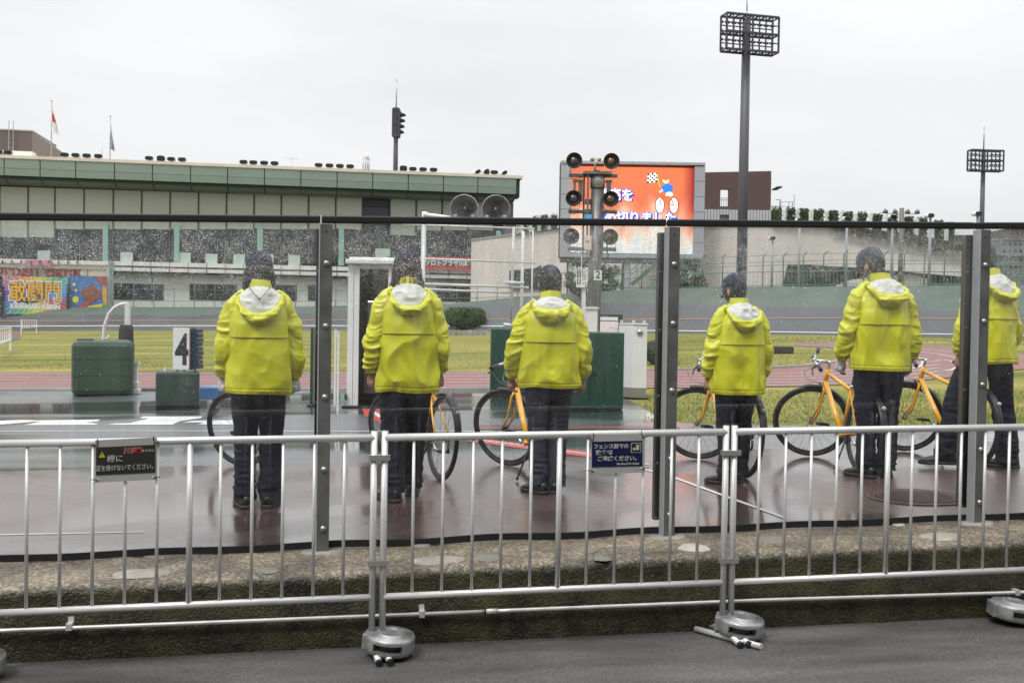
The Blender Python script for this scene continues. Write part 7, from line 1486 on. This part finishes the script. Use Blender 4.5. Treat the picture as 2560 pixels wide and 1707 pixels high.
# far town at the right edge
for i, (x0, x1, yt, Z, lb, m_) in enumerate(((2520, 2640, 573, 210, 'brown town block beyond the trees at the far right edge', mat('town_brown', (.16, .14, .13), .7)), (2500, 2580, 600, 190, 'grey low town block below the brown one at the right', mat('town_grey', (.20, .22, .21), .7)), (2462, 2494, 600, 200, 'pale narrow town block just right of the last post', mat('town_pale', (.36, .37, .35), .7)), (2380, 2460, 590, 220, 'dull green town roof showing at the end of the curved stand', mat('town_moss', (.13, .15, .12), .8, var=.4, vscale=.4)), (2395, 2700, 640, 170, 'long grey green wall behind the fence at the far right', mat('town_wall', (.13, .16, .145), .7, var=.3, vscale=.3)))):
    o, f, s = site('town_building', lb, 'building', (x0 + x1) / 2, 800, Z=Z); fbox(MB(), f, x0, x1, yt, 800, 0, 12).build('walls', m_, o, local=True); fbox(MB(), f, x0 - 1, x1 + 1, yt - 2, yt, -.3, 12.3).build('roof', mat('town_roof', (.30, .31, .31), .7), o, local=True)
    g = np.random.default_rng(i); nx = max(2, int((x1 - x0) / 12))
    for a in range(nx):
        for b in range(3): xx = x0 + (a + .3) * (x1 - x0) / nx; yy = yt + 8 + b * 16; fbox(MB(), f, xx, xx + (x1 - x0) / nx * .45, yy, yy + 7, -.05, .05).build('window', M_win, o, local=True)

# ================================================================== floodlight towers and pole lamps
M_tower = mat('tower_grey', (.095, .095, .112), .5, var=.04); M_frame = mat('tower_frame', (.045, .045, .055), .5)
def tower(label, xb, yb, xt, yt, wpx0, wpx1, Z, head, rod):
    P = dp(xb, yb, Z); s = Z / FPX; o = thing('floodlight_tower', label, 'floodlight tower', P, 'floodlight towers', -YAW); H_ = (yb - yt) * s
    MB().tube([(0, 0, -2), (0, 0, H_)], [wpx0 * s / 2, wpx1 * s / 2], 18).build('mast', M_tower, o, local=True); MB().tube([(0, 0, H_ - .05), (0, 0, H_ + .5)], [wpx1 * s * .3, .05], 10).build('tip', M_steel, o, local=True)
    MB().tube([(0, 0, H_ + .4), (0, 0, H_ + rod * s)], .055 * Z / 90, 5).build('lightning_rod', M_steel, o, local=True)
    return o, s, H_
Z1 = 88
o, s, H1 = tower('tallest dark floodlight tower with a wide lamp rack, behind the fourth person', 1853, 720, 1868, 47, 27, 20.5, Z1, None, 60)
def rack(o, s, H1, x0, x1, z0, z1, cols, tilt, lamps=True, dpt=.5, th=.10):
    # x0..z1 in px relative to the mast head; rack plane turned by tilt
    Mx = Matrix.Translation((0, -.75 * dpt - .3, 0)) @ Matrix.Rotation(tilt, 4, 'Z'); X0, X1 = x0 * s, x1 * s
    zs = [H1 + z * s for z in np.linspace(z0, z1, 5)]
    mb = MB()
    for q_, z in enumerate(zs):
        t = th * (1.7 if q_ in (0, 2, 4) else .8)
        for yy in (-dpt, dpt):
            mb.bar(Mx @ Vector((X0, yy, z)), Mx @ Vector((X1, yy, z)), t)
    fr_ = mb.build('rack', M_frame, o, local=True)
    for c in np.linspace(0, 1, cols):
        x = X0 + (X1 - X0) * c; mb = MB()
        for yy in (-dpt, dpt): mb.bar(Mx @ Vector((x, yy, zs[0])), Mx @ Vector((x, yy, zs[-1])), th * (1.5 if c in (0, .5, 1) else .9))
        for z in zs[::2]: mb.bar(Mx @ Vector((x, -dpt, z)), Mx @ Vector((x, dpt, z)), th)
        mb.build('upright', M_frame, o, local=True)
    if lamps:
        nl = (cols - 1) * 2
        for lv in range(4):
            for c in range(nl):
                x = X0 + (X1 - X0) * (c + .5) / nl
                if abs(x) < s * 14: continue
                z = (zs[lv] + zs[lv + 1]) / 2 - .1; L_ = MB(); Ml = Mx @ Matrix.Translation((x, dpt * .9, z)) @ Matrix.Rotation(R(-55), 4, 'X')
                r_ = min((zs[1] - zs[0]) * .30, (X1 - X0) / nl * .38)
                L_.lathe([(0, -.4 * r_), (r_ * .5, -.4 * r_), (r_, .35 * r_), (r_, .5 * r_), (0, .5 * r_)], 10, Ml); L_.build('lamp', M_frame, o, local=True)
                mb = MB(); mb.box(-r_ * .28, r_ * .28, -.1, .1, -r_ * 1.5, -r_ * .5, Mx @ Matrix.Translation((x, 0, z))); mb.build('ballast', M_frame, o, local=True)
rack(o, s, H1, -66, 74, -92, -6, 9, R(14), dpt=.55)
Z2 = 150
o, s, H2 = tower('smaller floodlight tower with a square lamp rack at the right edge', 2452, 660, 2458, 382, 13, 10, Z2, None, 64)
rack(o, s, H2, -42, 42, -48, 2, 9, R(5), dpt=.5, th=.12)
Z3 = 190
o, s, H3 = tower('dark floodlight tower behind the stand roof, seen side on', 988, 470, 992, 276, 12.5, 10.5, Z3, None, 78)
rack(o, s, H3, -5, 9, -68, -2, 3, R(0), lamps=False, dpt=.8, th=.25)
for q_, (dz, ln_) in enumerate(((-12, 34), (-26, 31), (-40, 28), (-54, 25))):
    z = H3 + dz * s; mb = MB(); mb.hexa([(6 * s, -1.6, z - 5 * s), (20 * s, -1.2, z - 2 * s), (20 * s, .8, z - 2 * s), (6 * s, 1, z - 5 * s)], [(8 * s, -1.6, z + 4 * s), (24 * s - q_ * .1, -1.2, z - 1 * s), (24 * s - q_ * .1, .8, z - 1 * s), (8 * s, 1, z + 4 * s)]); mb.build('lamp_bank', M_frame, o, local=True)
# lamp poles standing along the bank
def pole_lamp(x, yt, label, big=False):
    yb = np.interp(x, LX, TOPY); a = at_fence(x, yb); b = at_fence(x, yt); s = float((a - CP) @ CF) / FPX; o = thing('lamp_pole', label, 'lamp pole', a, 'lamp poles along the bank'); MB().tube([a, (a[0], a[1], b[2])], [.11, .085], 8).build('pole', mat('pale_lamp_pole', (.34, .36, .40), .5), o)
    c = np.array([a[0], a[1], b[2] + .12]); g_ = MB(); A = np.zeros((4, 16, 3))
    for i, (kk, dy) in enumerate(((.75, .28), (1, .1), (1, -.22), (.96, -.25))):
        for j in range(16): t = 2 * math.pi * j / 16; A[i, j] = (c[0] - .1 + .24 * kk * np.sign(math.cos(t)) * abs(math.cos(t)) ** .6, c[1] + dy, c[2] + .14 * kk * np.sign(math.sin(t)) * abs(math.sin(t)) ** .7)
    g_.grid(A, closed=True, flip=True); h = g_.build('housing', M_white, o); mb = MB(); mb.v = [tuple(p) for p in A[3] + [0, -.004, -.02]]; mb.f = [tuple(range(16))]; mb.sm = [False]; mb.build('glass', mat('dark_lamp_glass', (.012, .018, .016), .15), h, local=True)
for x, yt, lb in ((1996, 555, 'lamp pole on the bank, leftmost of the row, right of the tallest tower'), (2114, 551, 'lamp pole on the bank just left of the tall grizzled person'), (2228, 547, 'lamp pole on the bank left of the four armed pole'), (2322, 544, 'lamp pole on the bank between the four armed pole and the last post'), (2440, 540, 'lamp pole on the bank directly behind the last post'), (1929, 600, 'bare thick pole rising from the fence right of the tallest tower')): pole_lamp(x, yt, lb)
a = at_fence(2250, 714); s = float((a - CP) @ CF) / FPX; o = thing('four_lamp_pole', 'dark pole with a cross arm carrying four small spotlights', 'lamp pole', a, None, -YAW)
Hh = (714 - 521) * s; MB().tube([(0, 0, 0), (0, 0, Hh)], .16, 10).build('pole', mat('brown_grey_pole', (.16, .15, .14), .5), o, local=True); MB().box(-38 * s, 38 * s, -.05, .05, Hh - 15 * s, Hh - 13 * s).build('cross_arm', mat('arm_grey', (.30, .30, .32), .5), o, local=True)
for x in (-40, -16, 14, 38):
    k = 1 if x > 0 else -1; mb = MB(); Ml = Matrix.Translation((x * s, 0, Hh - 9 * s)) @ Matrix.Rotation(R(k * 70), 4, 'Y'); mb.lathe([(0, -.16), (.08, -.15), (.17, .05), (.18, .12), (.0, .10)], 12, Ml); mb.build('spotlight', mat('spot_grey', (.16, .16, .19), .4, .3), o, local=True); mb = MB(); mb.bar((x * s, 0, Hh - 13.5 * s), (x * s, 0, Hh - 9 * s), .05); mb.build('bracket', M_darkgrey, o, local=True)

# ================================================================== stand behind the camera: its roof shelters the road and is mirrored in the glass
M_ceil = mat('dim_canopy_concrete', (.20, .195, .185), .8, var=.15, vscale=.5)
o = thing('canopy', 'concrete canopy over the road behind the viewer, seen only as reflections in the glass', 'canopy', (0, -8, roadz(0)))
MB().box(-30, 30, -16, -.6, 4.6, 4.95).build('roof_slab', M_ceil, o); MB().box(-30, 30, -16.3, -16, -.8, 4.6).build('back_wall', mat('dim_back_wall', (.12, .115, .105), .8, var=.3, vscale=.4), o)
for x in range(-28, 30, 8): MB().box(x, x + .35, -16, -.7, 4.15, 4.6).build('beam', M_ceil, o); MB().box(x, x + .4, -6.2, -5.8, roadz(x), 4.15).build('column', M_ceil, o)
for i, (y_, z_) in enumerate(((-10, .3), (-11.2, .75), (-12.4, 1.2), (-13.6, 1.65))): MB().box(-30, 30, y_ - 1.2, y_, -.6, z_).build('terrace_step', mat('dim_step', (.16, .155, .15), .8), o)
